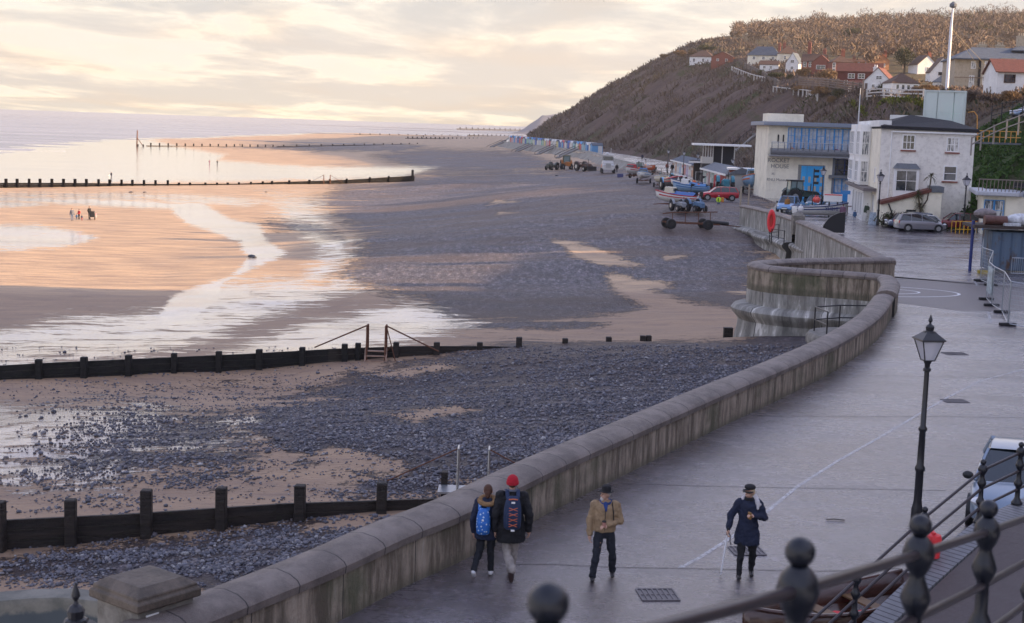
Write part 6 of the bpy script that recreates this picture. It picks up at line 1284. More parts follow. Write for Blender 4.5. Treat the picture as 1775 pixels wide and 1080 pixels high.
# steps from the hut promenade to the sand
for i,(x,y0,x1,y1) in enumerate([(920,252,910,262),(962,254,946,266),(1000,258,985,271),(873,246,864,254)]):
    a=D(x,y0,[600,555,500,690][i]); q=Gb(x1,y1); t=thing('beach_steps',['second flight of dark steps below the huts counting from the far end','third flight of dark steps below the huts','nearest flight of dark steps below the huts','farthest flight of dark steps below the huts'][i],'steps',a); dlt=Vector((-7,-8,-3.2)); m=MB(); m.bar((0,0,0),dlt,1.6,.4); m.build('flight',mat('stair_grey',(.22,.21,.20),.8),t)
    for k in (-.8,.8): m=MB(); m.bar(Vector((k,0,1)),dlt+Vector((k,0,1)),.16); m.bar(Vector((k,0,0)),Vector((k,0,1)),.16); m.bar(dlt+Vector((k,0,0)),dlt+Vector((k,0,1)),.16); m.build('handrail',blackp,t)
# sloping stone revetment of the far promenade
pp=[Vector((x,y,0)) for x,y in [(29,300),(27,330),(25,400),(24,480),(13,560),(-6,685),(-6.5,760),(-6,900)]]
t=thing('far_sea_wall_apron','long low grey sloping wall under the beach huts','wall'); sweep('sloping_face',resample(pp,6),[(-.4,-.1),(-.4,.5),(0,.5),(.1,0),(2.6,-2.4),(3.2,-5)],MATS['grey_concrete'],t,1)
# ================================================================ right side: cafe terrace, container, fences
q=P(1689,402,0); t=thing('terrace_cafe','white flat roofed seafront cafe with glazed blue door and railed roof terrace','building',(q.x-.3,q.y-2.6,0),R(-14)); cz=3.45; dp=9
m=MB(); m.b2(0,1.9,.0,dp,-.1,cz); m.b2(1.9,14,-.4,dp,-.1,cz); m.build('wall',W_cream,t)
m=MB(); m.prism([(-.7,-1.0),(2.9,-1.0),(3.3,-.5),(3.3,dp),(-.7,dp)],cz,cz+.38); m.prism([(3.32,-.4),(4.0,-1.6),(14.5,-2.8),(14.5,dp),(3.32,dp)],cz-.1,cz+.32); m.build('roof',mat('roof_edge',(.48,.50,.55),.4),t,bevel=.08,seg=2)
for i in range(2): window(t,.55+i*.85,0,1.7,.7,2.6,frame=F_blue,pane=PANEC,cols=1,rows=3,fw=.07)
m=MB()
for x in np.arange(-.5,13.5,.32): m.tube([(x,-.8-(0 if x<3.2 else .1*(x-3)),cz+.3),(x+.05,-.85-(0 if x<3.2 else .1*(x-3)),cz+1.45)],.035,4)
for h_ in (1.42,): m.tube([(-.55,-.85,cz+h_),(3.2,-.85,cz+h_),(13.5,-1.95,cz+h_)],.05,5)
m.build('terrace_railing',mat('timber_rail',(.22,.18,.15),.7),t)
for x in (3.4,5.4): m=MB(); m.box((x,2,cz+.75),(1.4,.8,.06)); m.box((x,2,cz+.5),(.1,.1,.6)); m.box((x,2.7,cz+.9),(1.4,.08,.5)); m.build('table',blackp,t)
m=MB(); m.b2(3.6,6.2,-.46,-.4,1.9,2.7); m.build('sign_panel',mat('brown_sign',(.25,.12,.10),.6,var=.4,scale=2),t)
t=thing('entrance_steps','grey steps with blue handrails leading up to the cafe door','steps',(q.x-.8,q.y-6.2,0),R(-14)); m=MB()
for i in range(4): m.b2(0-.0,2.6,i*.5,3.4,-.05+0,.17*(i+1)) if i==0 else m.b2(0.003*i,2.6-.003*i,i*.5,3.4-.003*i,.17*i,.17*(i+1))
m.build('flight',mat('stair_grey',(.22,.21,.20),.8),t); m=MB()
for h_ in (.55,1.0): m.tube([(-.05,-.1,h_),(-.05,2.2,h_+.7),(-.05,3.2,h_+.7)],.035,5)
for y,z in ((-.1,0),(1,.3),(2.2,.6),(3.2,.7)): m.tube([(-.05,y,z),(-.05,y,z+1.0)],.035,5)
m.build('handrail',mat('navy_rail',(.03,.07,.16),.4),t)
t=thing('barrier','yellow tubular pedestrian barrier beside the cafe steps','barrier',P(1656,404,0),R(6)); m=MB(); Lb=1.9
for x in np.arange(0,Lb+.01,.38): m.tube([(x,0,0),(x,0,1.05)],.035,5)
for z in (.35,1.05): m.tube([(0,0,z),(Lb,0,z)],.035,5)
for x in (0,Lb): m.tube([(x,0,1.0),(x,.9,1.0),(x,.9,0)],.035,5)
m.build('rail',yl,t,smooth=True)
# container
q=P(1708,472,0); g=newmat('container_blue'); z_=g.sep(g.tc.outputs['Object']); rs=g.step(g.noise(1.5,7,.75,vec=g.map((1,1,.4),vec=g.tc.outputs['Object'])),.52,.66); g.set(col=g.mix(rs,(.10,.15,.22),(.10,.055,.035)),rough=.6,metal=0.)
t=thing('shipping_container','weathered blue steel container with dark lid at the right edge','container',(q.x+.5,q.y+.6,0),R(-4)); m=MB()
xs=np.arange(0,6.4,.16); row=[(x,(.06 if k%4<2 else -.02)) for k,x in enumerate(xs)]
m.grid([[(x,y,.15),(x,y,2.5)] for x,y in row]); m.b2(-.02,6.2,.1,2.5,.1,2.55); row=[( (.04 if k%4<2 else -.02),x) for k,x in enumerate(np.arange(.1,2.5,.16))]; m.grid([[(x-.02,y,.15),(x-.02,y,2.5)] for x,y in row]); m.build('shell',MATS['container_blue'],t)
m=MB(); m.b2(-1.3,6.4,-.45,2.7,2.75,2.95); m.build('lid',mat('lid_brown',(.05,.035,.03),.7),t)
m=MB(); m.tube([(-1.25,.1,0),(-1.25,.1,3.2)],.10,8); m.build('blue_post',mat('blue_post',(.015,.03,.16),.4),t)
items=[('bollard_buoy','brown barrel on the container lid','barrel',(.15,.2,3.25),(.75,.3,.28),(.12,.05,.04)),('tarpaulin_bundle','white plastic bundle heaped on the container lid','bundle',(1.9,.6,3.3),(1.0,.5,.42),(.6,.62,.66)),('tarpaulin_bundle','grey bundle behind the brown barrel','bundle',(-.2,1.2,3.6),(.75,.5,.35),(.2,.17,.17)),('fish_box','low white box in front on the container lid','box',(1.1,-.15,3.02),(.5,.2,.1),(.55,.58,.62))]
for nm,lb,ct,c,r_,col_ in items:
    m=MB(); 
    if 'box' in nm: m.box((0,0,0),(r_[0]*2,r_[1]*2,r_[2]*2))
    elif 'buoy' in nm: m.tube([(-.7,0,0),(.7,0,0)],.3,12)
    else: m.ball((0,0,0),r_,12)
    o=m.build({'bollard_buoy':'barrel'}.get(nm,nm),mat('m_'+lb[:8],col_,.5,var=.4,scale=4,bump=.6,bscale=6),loc=Vector((q.x+.5,q.y+.6,0))+Vector(c),smooth=True); tag(o,lb,ct)
# mesh fence panels
FN=[(1752.6,488),(1742,471),(1724,462),(1714.6,453.7),(1722,435),(1703.5,429),(1705,414)]
fp=[P(x,y,2.0) for x,y in FN]; fp=[P(1860,505,2.0)]+fp; fm_=mat('fence_steel',(.40,.43,.47),.35,metal=.7)
g=newmat('fence_mesh'); xx=g.sep(g.tc.outputs['Object']); l1=g.math('LESS_THAN',g.math('FRACT',g.math('MULTIPLY',xx[0],11.)),.14); l2=g.math('LESS_THAN',g.math('FRACT',g.math('MULTIPLY',xx[2],5.)),.07); g.set(col=(.38,.41,.45),rough=.4); g.L.new(g.math('MAXIMUM',l1,l2),g.b.inputs['Alpha'])
wds=['nearest panel, running off the right edge','first panel after the corner','second panel after the corner','third panel, next to the poster panel','panel carrying the poster','fifth panel after the corner','farthest panel near the container']
for i in range(len(fp)-1):
    a,b=fp[i],fp[i+1]; a=Vector((a.x,a.y,0));b=Vector((b.x,b.y,0)); e=b-a; L=e.length; t=thing('site_fence','galvanised mesh site fence, '+wds[i],'fence panel',a,math.atan2(e.y,e.x),'mesh site fence panels')
    m=MB(); m.tube([(0.05,0,.1),(0.05,0,2.0),(L-.05,0,2.0),(L-.05,0,.1),(.05,0,.12)],.025,6); m.build('frame',fm_,t)
    m=MB(); m.add([(.05,0,.12),(L-.05,0,.12),(L-.05,0,1.98),(.05,0,1.98)],[(0,1,2,3)]); m.build('mesh',MATS['fence_mesh'],t)
    if i==3: m=MB(); m.b2(.2,L-.2,.03,.05,.5,1.8); m.b2(.2,L-.2,-.05,-.03,.5,1.8); m.build('poster',mat('poster_fence',(.40,.48,.50),.4,var=.6,scale=3),t)
    if i<7:
        for q_ in (a,):
            m=MB(); m.box((0,0,.065),(.75,.24,.13)); m.box((-.34,0,.066),(.05,.20,.10)); tag(m.build('rubber_block',mat('foot_rubber',(.015,.015,.017),.7),loc=q_,rz=.1,bevel=.02),['black rubber block under the fence beyond the right edge','nearest black rubber fence block','second nearest black rubber fence block','third rubber fence block, left of the poster panel','fourth rubber fence block','fifth rubber fence block','farthest rubber fence block'][i],'fence block','rubber feet of the mesh fence')
q=P(1690,418,0); t=thing('crowd_barrier','leaning steel crowd barrier beside the cafe corner','barrier',q,R(30)); m=MB(); m.tube([(0,0,.15),(0,0,1.1),(1.6,0,1.1),(1.6,0,.15),(0,0,.15)],.03,6)
for x in np.arange(.15,1.6,.14): m.tube([(x,0,.15),(x,0,1.1)],.01,4)
m.build('frame',fm_,t,smooth=True)
q=P(1737,473,0); t=thing('crowd_barrier','steel crowd barrier standing against the blue container','barrier',(q.x,q.y-1.6,0),R(-3)); m=MB(); m.tube([(0,0,.15),(0,0,1.1),(2.6,0,1.1),(2.6,0,.15),(0,0,.15)],.03,6)
for x in np.arange(.15,2.6,.12): m.tube([(x,0,.15),(x,0,1.1)],.012,4)
m.build('frame',fm_,t,smooth=True)
m=MB(); m.box((0,0,.1),(.6,.25,.2)); tag(m.build('kerb_block',mat('yellow_block',(.4,.3,.05),.6),loc=P(1703,474,0)),'yellow edged block at the far end of the mesh fence','block')
# bank fences
def postrail(label,pts,h,n,rails,mtl,pw=.12,name='fence'):
    o=pts[0].copy(); t=thing(name,label,'fence',o); q=resample(pts,max(.3,(pts[-1]-pts[0]).length/60)); m=MB(); L=len(q)
    for i in range(n+1):
        p=q[int((L-1)*i/n)]; m=MB(); m.box((0,0,h/2-.2),(pw,pw,h+.4)); m.build('post',mtl,t,loc=p-o)
    for r_ in rails:
        m=MB()
        for a,b in zip(q,q[1:]): m.bar(a-o+Vector((0,0,r_)),b-o+Vector((0,0,r_)),pw*.7)
        m.build('rail',mtl,t)
grw=mat('grey_timber',(.30,.27,.24),.8); wpost=mat('pale_posts',(.55,.53,.50),.7)
postrail('grey post and rail fence crossing the green bank at right',[D(1683,262,132),D(1722,242,126),D(1765,226,120),D(1790,218,117)],1.3,5,(.6,1.2),grw)
postrail('black metal railing above the green bank near the blue car',[D(1718,210,140),D(1745,203,138),D(1785,200,134)],1.5,4,(.5,1.0,1.4),blackp,.08)
postrail('pale posted fence along the lit cliff top path below the white gable',[Gc(x,y,180,420) for x,y in ((1502,176),(1530,174),(1560,176),(1600,178))],2.0,4,(.6,1.2,1.8),wpost,.3)
postrail('white picket posts along the clifftop path high on the slope',[Gc(x,y,250,900) for x,y in ((1268,124),(1300,136),(1325,143))],1.6,14,(1.4,),wpost,.3)
postrail('white picket posts where the clifftop path turns downhill',[Gc(x,y,220,700) for x,y in ((1340,161),(1375,166),(1400,168),(1416,180))],1.6,18,(1.4,),wpost,.3)
g=Gc; postrail('dark close boarded fence beside the clifftop path',[Gc(x,y,220,900) for x,y in ((1290,122),(1320,138),(1350,158))],2.6,10,(.5,1.0,1.5,2.0,2.4),mat('dark_boards',(.10,.085,.08),.8),.5)
postrail('brown garden fence behind the dry hedge',[Gc(x,y,220,700) for x,y in ((1385,150),(1440,156),(1500,166))],2.4,14,(.5,1.0,1.5,2.0),mat('brown_boards',(.16,.12,.10),.8),.45)
# wooden dinghy with red floats beside the lower ramp
a=P(1257,1066,.45); b=P(1560,1000,.60); c=(a+b)/2; e=b-a
t=thing('wooden_dinghy','dark varnished wooden dinghy holding red buoys beside the lower ramp','boat',(c.x+.25,c.y-.35,0),math.atan2(e.y,e.x)); Ld=e.length*.98
rows=[]
for u in np.linspace(0,1,14):
    x=-Ld/2+Ld*u; bb=.62*math.sin(pi*min(.5,u*.9+.05))*(1 if u<.55 else 1-((u-.55)/.45)**2*.35); sh=.55+.18*(2*u-1)**2
    rows.append([(x,-bb,sh),(x,-bb*.9,sh*.45),(x,-bb*.45,.12),(x,0,.08),(x,bb*.45,.12),(x,bb*.9,sh*.45),(x,bb,sh)])
m=MB(); m.grid(rows); m.f.append((6,5,4,3,2,1,0)); m.m.append(0); b_=(13)*7; m.f.append(tuple(b_+k for k in range(7))); m.m.append(0); vw=mat('varnished_wood',(.055,.022,.015),.25,var=.3,stretch=(.3,3,3),scale=4,coat=.4)
h_=m.build('hull',vw,t,smooth=True); h_.modifiers.new('s','SOLIDIFY').thickness=.035
for k in (0,6): m=MB(); m.tube([Vector(r[k]) for r in rows],.032,6); m.build('gunwale',vw,h_,smooth=True)
m=MB(); m.box((-.2,0,.38),(.25,1.15,.03)); m.box((.75,0,.4),(.25,1.1,.03)); m.build('thwart',mat('thwart',(.16,.09,.04),.5),t)
wp=lambda x,y,z: t.matrix_world if False else Vector((t.location.x+x*math.cos(t.rotation_euler.z)-y*math.sin(t.rotation_euler.z),t.location.y+x*math.sin(t.rotation_euler.z)+y*math.cos(t.rotation_euler.z),z))
for i,(x,y,z,r_) in enumerate([(.6,-.1,.24,(.24,.15,.10)),(.15,.1,.22,(.2,.15,.10)),(.95,.12,.24,(.14,.14,.10))]):
    m=MB(); m.ball((0,0,0),r_,12); tag(m.build('red_float',redm,loc=wp(x,y,z),smooth='full'),['largest red float lying in the dinghy','red float at the left inside the dinghy','small red float at the right inside the dinghy'][i],'float')
q=D(1617,935,23.2); m=MB(); m.lathe([(.13,-.3),(.14,-.05),(.15,0),(.13,.08),(.05,.1)],n=16); m.box((0,0,.12),(.05,.16,.03)); tag(m.build('red_can',redm,loc=q,smooth=True),'red plastic can peeping over the lower ramp rail','can')
m=MB(); m.tube([(0,0,-2.1),(0,0,-.3)],.05,6); tag(m.build('post',black,loc=q),'black post under the red plastic can','post')
# ================================================================ people
skin=mat('skin',(.50,.30,.22),.55,var=.05); skin_dk=skin
def cloth(n,c,b=.5,rough=.85): return mat('cloth_'+n,c,rough,var=.22,scale=9,bump=b,bscale=22)
NAVY=cloth('navy',(.012,.018,.045)); BLACK=cloth('black',(.010,.010,.013)); TAN=cloth('tan',(.31,.215,.125)); DKT=cloth('dark_trousers',(.014,.017,.026)); GREYT=cloth('grey_trousers',(.30,.27,.25)); WSHOE=mat('white_shoe',(.70,.70,.72),.5); BSHOE=mat('black_shoe',(.02,.018,.02),.4); BRSHOE=mat('brown_shoe',(.05,.028,.025),.5)
TX=bpy.data.textures.new('folds','CLOUDS'); TX.noise_scale=.11; TX.noise_depth=3
def remesh(o,v,it=4):
    r=o.modifiers.new('r','REMESH'); r.mode='VOXEL'; r.voxel_size=v; r.use_smooth_shade=True
    s=o.modifiers.new('s','SMOOTH'); s.iterations=it; s.factor=.5
    if o.name.split('.')[0] in ('coat','trousers') and v<.02: d=o.modifiers.new('d','DISPLACE'); d.texture=TX; d.strength=.055; d.mid_level=.5; d.texture_coords='LOCAL'
def ellips(m,rows,n=16):  # rows: (cx,cy,cz,rx,ry)
    R_=[[(c[0]+c[3]*math.cos(2*pi*k/n),c[1]+c[4]*math.sin(2*pi*k/n),c[2]) for k in range(n)] for c in rows]
    m.grid(R_,closed=True); b=len(m.v)-n*len(rows); m.f.append(tuple(b+k for k in range(n-1,-1,-1))); m.m.append(0); b=len(m.v)-n; m.f.append(tuple(b+k for k in range(n))); m.m.append(0)
def hand(m,w,d,pu,grip=.6):
    """palm at wrist w pointing along d, palm normal pu"""
    d=Vector(d).normalized(); pu=Vector(pu).normalized(); s=d.cross(pu).normalized(); w=Vector(w)
    m.cap(w,w+d*.05,.024,.036,10,sq=(1,.55)); m.cap(w+d*.03,w+d*.085,.035,.034,10,sq=(1,.5),up=pu)
    for i,(o,L) in enumerate(((-.030,.068),(-.010,.078),(.011,.072),(.030,.056))):
        p=w+d*.09+s*o; a=p+d*L*.45-pu*L*.2*grip; b=a+(d*(1-grip)-pu*grip).normalized()*L*.33; c=b+(d*(1-1.6*grip)-pu*grip).normalized()*L*.28
        m.cap(p,a,.0105,.0095,7); m.cap(a,b,.0095,.009,7); m.cap(b,c,.009,.008,7)
    p=w+d*.03+s*-.03; a=p-s*.028+d*.02-pu*.012; m.cap(p,a,.014,.012,7); m.cap(a,a+d*.03-pu*.02,.011,.009,7)
def person(label,loc,rz,h,pose={},top=NAVY,legs=BLACK,shoes=BSHOE,hair=None,hem=.50,flare=.17,hat=None,lod=1,coat_s=1.,group=None,hairlen=0,hands=True,female=False):
    """faces -y; person's own left is +x. Joints in metres for 1.75 m, scaled to h"""
    k=h/1.75; g=dict(lf=(.10,0,.0),rf=(-.10,0,.0),lk=(.11,-.03,.50),rk=(-.11,-.03,.50),lh=(.30,-.05,.80),rh=(-.30,-.05,.80),le=(.27,.04,1.10),re=(-.27,.04,1.10),yaw=0,lean=0,lfp=0,rfp=0)
    g.update(pose); V=lambda p: Vector(p)*k; sw=.185 if not female else .165
    t=thing('person',label,'person',loc,rz,group); ly=g['lean']
    sl_,sr_=V((sw,ly,1.43)),V((-sw,ly,1.43)); hl,hr=V((.09,0,.92)),V((-.09,0,.92)); vx={0:.028,1:.012,2:.0085}[lod]
    lf,rf=V(g['lf']),V(g['rf']); up=Vector((0,0,.085*k))
    yaw=Matrix.Rotation(R(g['yaw']),4,'Z'); hc=V((0,ly-.01,1.63))
    def hd(p): return hc+(yaw@(Vector(p)*k))
    m=MB()
    ellips(m,[tuple(V(c[:3]))+(c[3]*k,c[4]*k) for c in ((0,0,.84,.13,.09),(0,0,.95,.155,.105),(0,ly*.5,1.10,.125,.09),(0,ly*.8,1.25,.155,.10),(0,ly,1.38,.17,.095),(0,ly,1.46,.09,.06))])
    m.cap(V((0,ly,1.42)),V((0,ly-.005,1.55)),.055*k,.05*k)
    # head with jaw, nose, ears, brow
    m.ball(hd((0,.01,.03)),(.077*k,.095*k,.105*k),14); m.ball(hd((0,-.035,-.045)),(.052*k,.055*k,.062*k),12); m.cap(hd((0,-.085,.01)),hd((0,-.108,-.018)),.012*k,.016*k,8)
    m.cap(hd((-.04,-.078,.035)),hd((.04,-.078,.035)),.014*k,n=8); m.cap(hd((-.022,-.088,-.052)),hd((.022,-.088,-.052)),.010*k,n=8)
    for s in (-1,1): m.ball(hd((s*.08,.015,.0)),(.012*k,.02*k,.032*k),8)
    for A,Kn,F_,pt in ((hl,V(g['lk']),lf,g['lfp']),(hr,V(g['rk']),rf,g['rfp'])):
        an=F_+up; m.cap(A,Kn,.085*k,.055*k); m.cap(Kn,an,.052*k,.036*k)
        fd=Vector((0,-math.cos(pt),math.sin(pt)*1.0)); m.cap(an-Vector((0,0,.035*k)),an+fd*.15*k-Vector((0,0,.05*k)),.038*k,.028*k)
    for S_,E_,H_,sd_ in ((sl_,V(g['le']),V(g['lh']),1),(sr_,V(g['re']),V(g['rh']),-1)):
        m.cap(S_,E_,.052*k,.042*k); m.cap(E_,H_,.04*k,.028*k)
        if hands and lod: hand(m,H_,(H_-E_),Vector((sd_*1.,.0,.15)) if abs((H_-E_).normalized().z)>.6 else Vector((0,0,1)),g.get('grip',.55))
    b=m.build('body',skin,t); remesh(b,vx,2)
    # trousers
    m=MB(); ellips(m,[tuple(V(c[:3]))+(c[3]*k,c[4]*k) for c in ((0,0,.80,.12,.09),(0,0,.92,.165,.12),(0,0,1.02,.15,.105))])
    for A,Kn,F_ in ((hl,V(g['lk']),lf),(hr,V(g['rk']),rf)): m.cap(A,Kn,.10*k,.072*k); m.cap(Kn,F_+up*1.25,.072*k,.056*k*g.get('cuff',1))
    o=m.build('trousers',legs,t); remesh(o,max(vx,.012))
    # shoes
    for A,pt,kn in ((lf,g['lfp'],V(g['lk'])),(rf,g['rfp'],V(g['rk']))):
        m=MB(); an=A+up*.75; fd=Vector((0,-math.cos(pt),math.sin(pt))); dn=Vector((0,-math.sin(pt),-math.cos(pt)))
        m.cap(an+Vector((0,0,.03*k)),an+dn*.01*k,.048*k,.05*k); m.cap(an+dn*.018*k-fd*.035*k,an+fd*.15*k+dn*.03*k,.046*k,.036*k); m.cap(an+fd*.06*k+dn*.022*k,an+fd*.16*k+dn*.03*k,.046*k,.036*k)
        o=m.build('shoe',shoes,t); remesh(o,max(vx,.010),2)
    # coat
    m=MB(); hz=hem*1.75; f=flare; c_=coat_s
    ellips(m,[tuple(V(c[:3]))+(c[3]*k*c_,c[4]*k*c_) for c in ((0,.0,hz,f+.03,f*.82),(0,.0,hz+.04,f+.04,f*.84),(0,ly*.3,lerp(hz,1.12,.5),f+.025,f*.80),(0,ly*.6,1.12,.18 if not female else .165,.135),(0,ly*.9,1.28,.20 if not female else .18,.145),(0,ly,1.40,.195 if not female else .175,.125),(0,ly,1.47,.12,.09),(0,ly,1.52,.075,.07))],20)
    for S_,E_,H_ in ((sl_,V(g['le']),V(g['lh'])),(sr_,V(g['re']),V(g['rh']))):
        m.cap(S_,E_,.082*k*c_,.070*k*c_); m.cap(E_,E_.lerp(H_,.93),.068*k*c_,.052*k*c_)
    o=m.build('coat',top,t); remesh(o,max(vx,.013),5)
    if hair:
        m=MB(); m.ball(hd((0,.022,.042)),(.087*k,.098*k,.108*k),14)
        if hairlen: m.cap(hd((0,.075,.0)),hd((0,.085,-hairlen)),.062*k,.05*k)
        m.M=Matrix.Identity(4); o=m.build('hair',hair,t,smooth='full')
    # face marks
    if lod:
        for s in (-1,1): m=MB(); m.ball(hd((s*.030,-.083,.018)),(.011*k,.006*k,.007*k),8); m.build('eye',mat('eye_dark',(.03,.02,.02),.3),t,smooth='full')
    return t,k,hd,V
def place(x,y,yt,xt=None): p=P(x,y,0); h=D(xt or x,yt,p.y).z; return p,h
DH=mat('hair_brown',(.085,.035,.02),.7,var=.3,scale=20,bump=.6,bscale=60); BLH=mat('hair_blond',(.60,.48,.30),.7,var=.3,scale=20,bump=.6,bscale=60); GH=mat('hair_grey',(.40,.38,.36),.7); WF=mat('white_fleece',(.60,.58,.60),.9,bump=.8,bscale=40)
# man in tan fleece and felt hat
p,h=place(1044,1004,843); 
t,k,hd,V=person('elderly man in tan fleece, dark hat and blue scarf carrying a paper cup',p,R(-2),h*.985,dict(lf=(.19,.20,.02),rf=(-.19,-.16,.0),lk=(.17,.02,.49),rk=(-.14,-.16,.50),lh=(.03,-.21,1.10),le=(.29,.02,1.13),rh=(-.27,-.04,.86),re=(-.27,.03,1.14),yaw=-62,rfp=.25,cuff=1.25),TAN,DKT,BSHOE,GH,.53,.155,coat_s=1.12,lod=2)
m=MB(); m.lathe([(.13*k,0),(.135*k,.008),(.09*k,.012),(.088*k,.06*k),(.082*k,.10*k),(.05*k,.125*k),(.02,.12*k)],c=tuple(hd((0,.01,.055))),n=24,sy=1.12); m.build('hat',BLACK,t,smooth=True)
m=MB(); m.ball(hd((0,-.075,-.075)),(.036*k,.028*k,.045*k),10); m.build('beard',mat('beard_white',(.62,.60,.58),.8),t,smooth='full')
m=MB(); ro=[[V((math.cos(u)*(.085+.032*math.cos(v)),math.sin(u)*(.08+.032*math.cos(v)),1.505+.03*math.sin(v)-.05*max(0,-math.sin(u)))) for v in np.linspace(0,2*pi,10,endpoint=False)] for u in np.linspace(0,2*pi,20)]; m.grid(ro,closed=True); m.cap(V((0,-.11,1.47)),V((.01,-.155,1.36)),.045*k,.02*k); m.build('scarf',cloth('blue',(.02,.05,.19)),t,smooth='full')
m=MB(); m.tube([V((.10,.13,1.30)),V((.12,.05,1.50)),V((.125,-.08,1.46)),V((.15,-.155,1.32)),V((.16,-.14,1.18))],.016*k,6,sq=(1.6,.5)); m.build('strap',BLACK,t)
m=MB(); m.tube([V((0,-.168,.98)),V((0,-.175,1.2)),V((0,-.15,1.42))],.006*k,5); m.build('zip',blackp,t)
cp=Matrix.Rotation(R(-2),4,'Z')@V((-.02,-.27,1.07)); ct=thing('coffee_cup','takeaway coffee cup held by the man in the tan fleece','cup',p+cp); m=MB(); m.lathe([(.028,0),(.037,.10)],n=16); m.build('sleeve',mat('cup_paper',(.45,.22,.18),.6),ct,smooth=True); m=MB(); m.lathe([(.040,.10),(.040,.112),(.034,.125)],n=16); m.build('lid',blackp,ct,smooth=True)
# woman with walking pole
p,h=place(1291,1000,840)
t,k,hd,V=person('woman in long navy coat and black cap walking with a pole and a phone',p,R(-4),h*.99,dict(lf=(.13,.17,0),rf=(-.13,-.16,0),lk=(.12,.02,.49),rk=(-.11,-.12,.50),lh=(.07,-.21,1.24),le=(.31,.0,1.16),rh=(-.36,-.10,.93),re=(-.32,.02,1.17),yaw=-42,rfp=.25),NAVY,BLACK,BSHOE,BLH,.36,.195,coat_s=1.04,lod=2,female=True,hairlen=.10)
m=MB(); m.ball(hd((0,.01,.095)),(.105*k,.115*k,.058*k),16); m.build('cap',BLACK,t,smooth='full'); m=MB(); m.ball(hd((0,-.105,.062)),(.068*k,.055*k,.010*k),14); m.build('cap_peak',BLACK,t,smooth='full')
m=MB(); m.box((0,0,0),(.001,.001,.001)); m=MB(); m.tube([hd((-.085,.0,.02)),hd((-.07,-.085,.018)),hd((0,-.100,.015)),hd((.07,-.085,.018)),hd((.085,0,.02))],[.010*k,.022*k,.016*k,.022*k,.010*k],8); m.build('sunglasses',blackp,t,smooth='full')
m=MB(); m.cap(V((.10,.02,1.53)),V((.19,-.05,1.42)),.065*k,.045*k,sq=(1,.7)); m.cap(V((.15,-.05,1.47)),V((.16,-.10,1.34)),.05*k,.025*k); m.cap(V((-.10,.02,1.50)),V((-.17,-.05,1.46)),.05*k,.03*k); m.cap(V((0,.11,1.50)),V((.08,.08,1.52)),.06*k,.06*k); m.cap(V((0,.11,1.50)),V((-.09,.06,1.50)),.06*k,.05*k); o=m.build('hood',WF,t); remesh(o,.015,3)
m=MB(); ro=[[V((math.cos(u)*(.07+.03*math.cos(v)),math.sin(u)*(.07+.03*math.cos(v)),1.50+.04*math.sin(v))) for v in np.linspace(0,2*pi,10,endpoint=False)] for u in np.linspace(0,2*pi,20)]; m.grid(ro,closed=True); m.build('collar',BLACK,t,smooth='full')
rot=Matrix.Rotation(R(-4),4,'Z'); hp=p+(rot@V((-.37,-.13,.93))); tip=P(1249,998,0.01); pt=thing('walking_pole','silver trekking pole with black grip in the right hand of the navy coated woman','walking pole',tip); d_=hp-tip; m=MB(); m.tube([d_*.03,d_*.95],[.016,.018],8); m.build('shaft',mat('pole_silver',(.88,.88,.90),.4),pt,smooth=True); m=MB(); m.tube([d_*.88,d_*1.04],.018,8); m.build('grip',blackp,pt); m=MB(); m.tube([(0,0,0),d_*.04],.006,6); m.lathe([(.028,.06),(.028,.066)],n=12); m.tube([d_*.40,d_*.42],.014,8); m.tube([d_*.55,d_*.57],.014,8); m.build('basket',blackp,pt)
m=MB(); m.tube([d_*.98,d_*.93+Vector((.05,-.02,-.05)),d_*.86+Vector((.06,-.02,-.10)),d_*.82+Vector((.085,-.02,-.12))],.01,5); m.build('wrist_strap',blackp,pt)
cp=rot@V((.0,-.26,1.25)); m=MB(); m.box((0,0,0),(.035,.09,.13)); tag(m.build('phone',mat('phone_case',(.28,.15,.05),.4),loc=p+cp,rz=.4,bevel=.008),'brown cased phone held up by the navy coated woman','phone')
# girl with floral backpack (back view)
FUR=mat('fur_trim',(.30,.18,.085),.95,var=.35,scale=30,bump=1,bscale=70)
p,h=place(832,998,842,845)
p.x+=.10
t,k,hd,V=person('girl in navy parka with fur hood and white trainers, walking away',p,R(176),h*1.0,dict(lf=(.20,.30,.10),rf=(-.09,-.10,0),lk=(.13,.02,.47),rk=(-.08,-.04,.50),lh=(.25,.0,.86),le=(.25,.05,1.10),rh=(-.27,.0,.84),re=(-.26,.05,1.10),lfp=-.55,yaw=0,lean=-.02),NAVY,cloth('leggings',(.012,.014,.02)),WSHOE,DH,.42,.175,coat_s=1.08,lod=2,female=True,hairlen=.06)
m=MB(); ro=[[V((math.cos(u)*(.14+.058*math.cos(v)),.02+math.sin(u)*(.115+.058*math.cos(v)),1.475+.045*math.sin(v)-.05*math.sin(u))) for v in np.linspace(0,2*pi,12,endpoint=False)] for u in np.linspace(0,2*pi,28)]; m.grid(ro,closed=True); m.build('fur_hood',FUR,t,smooth='full')
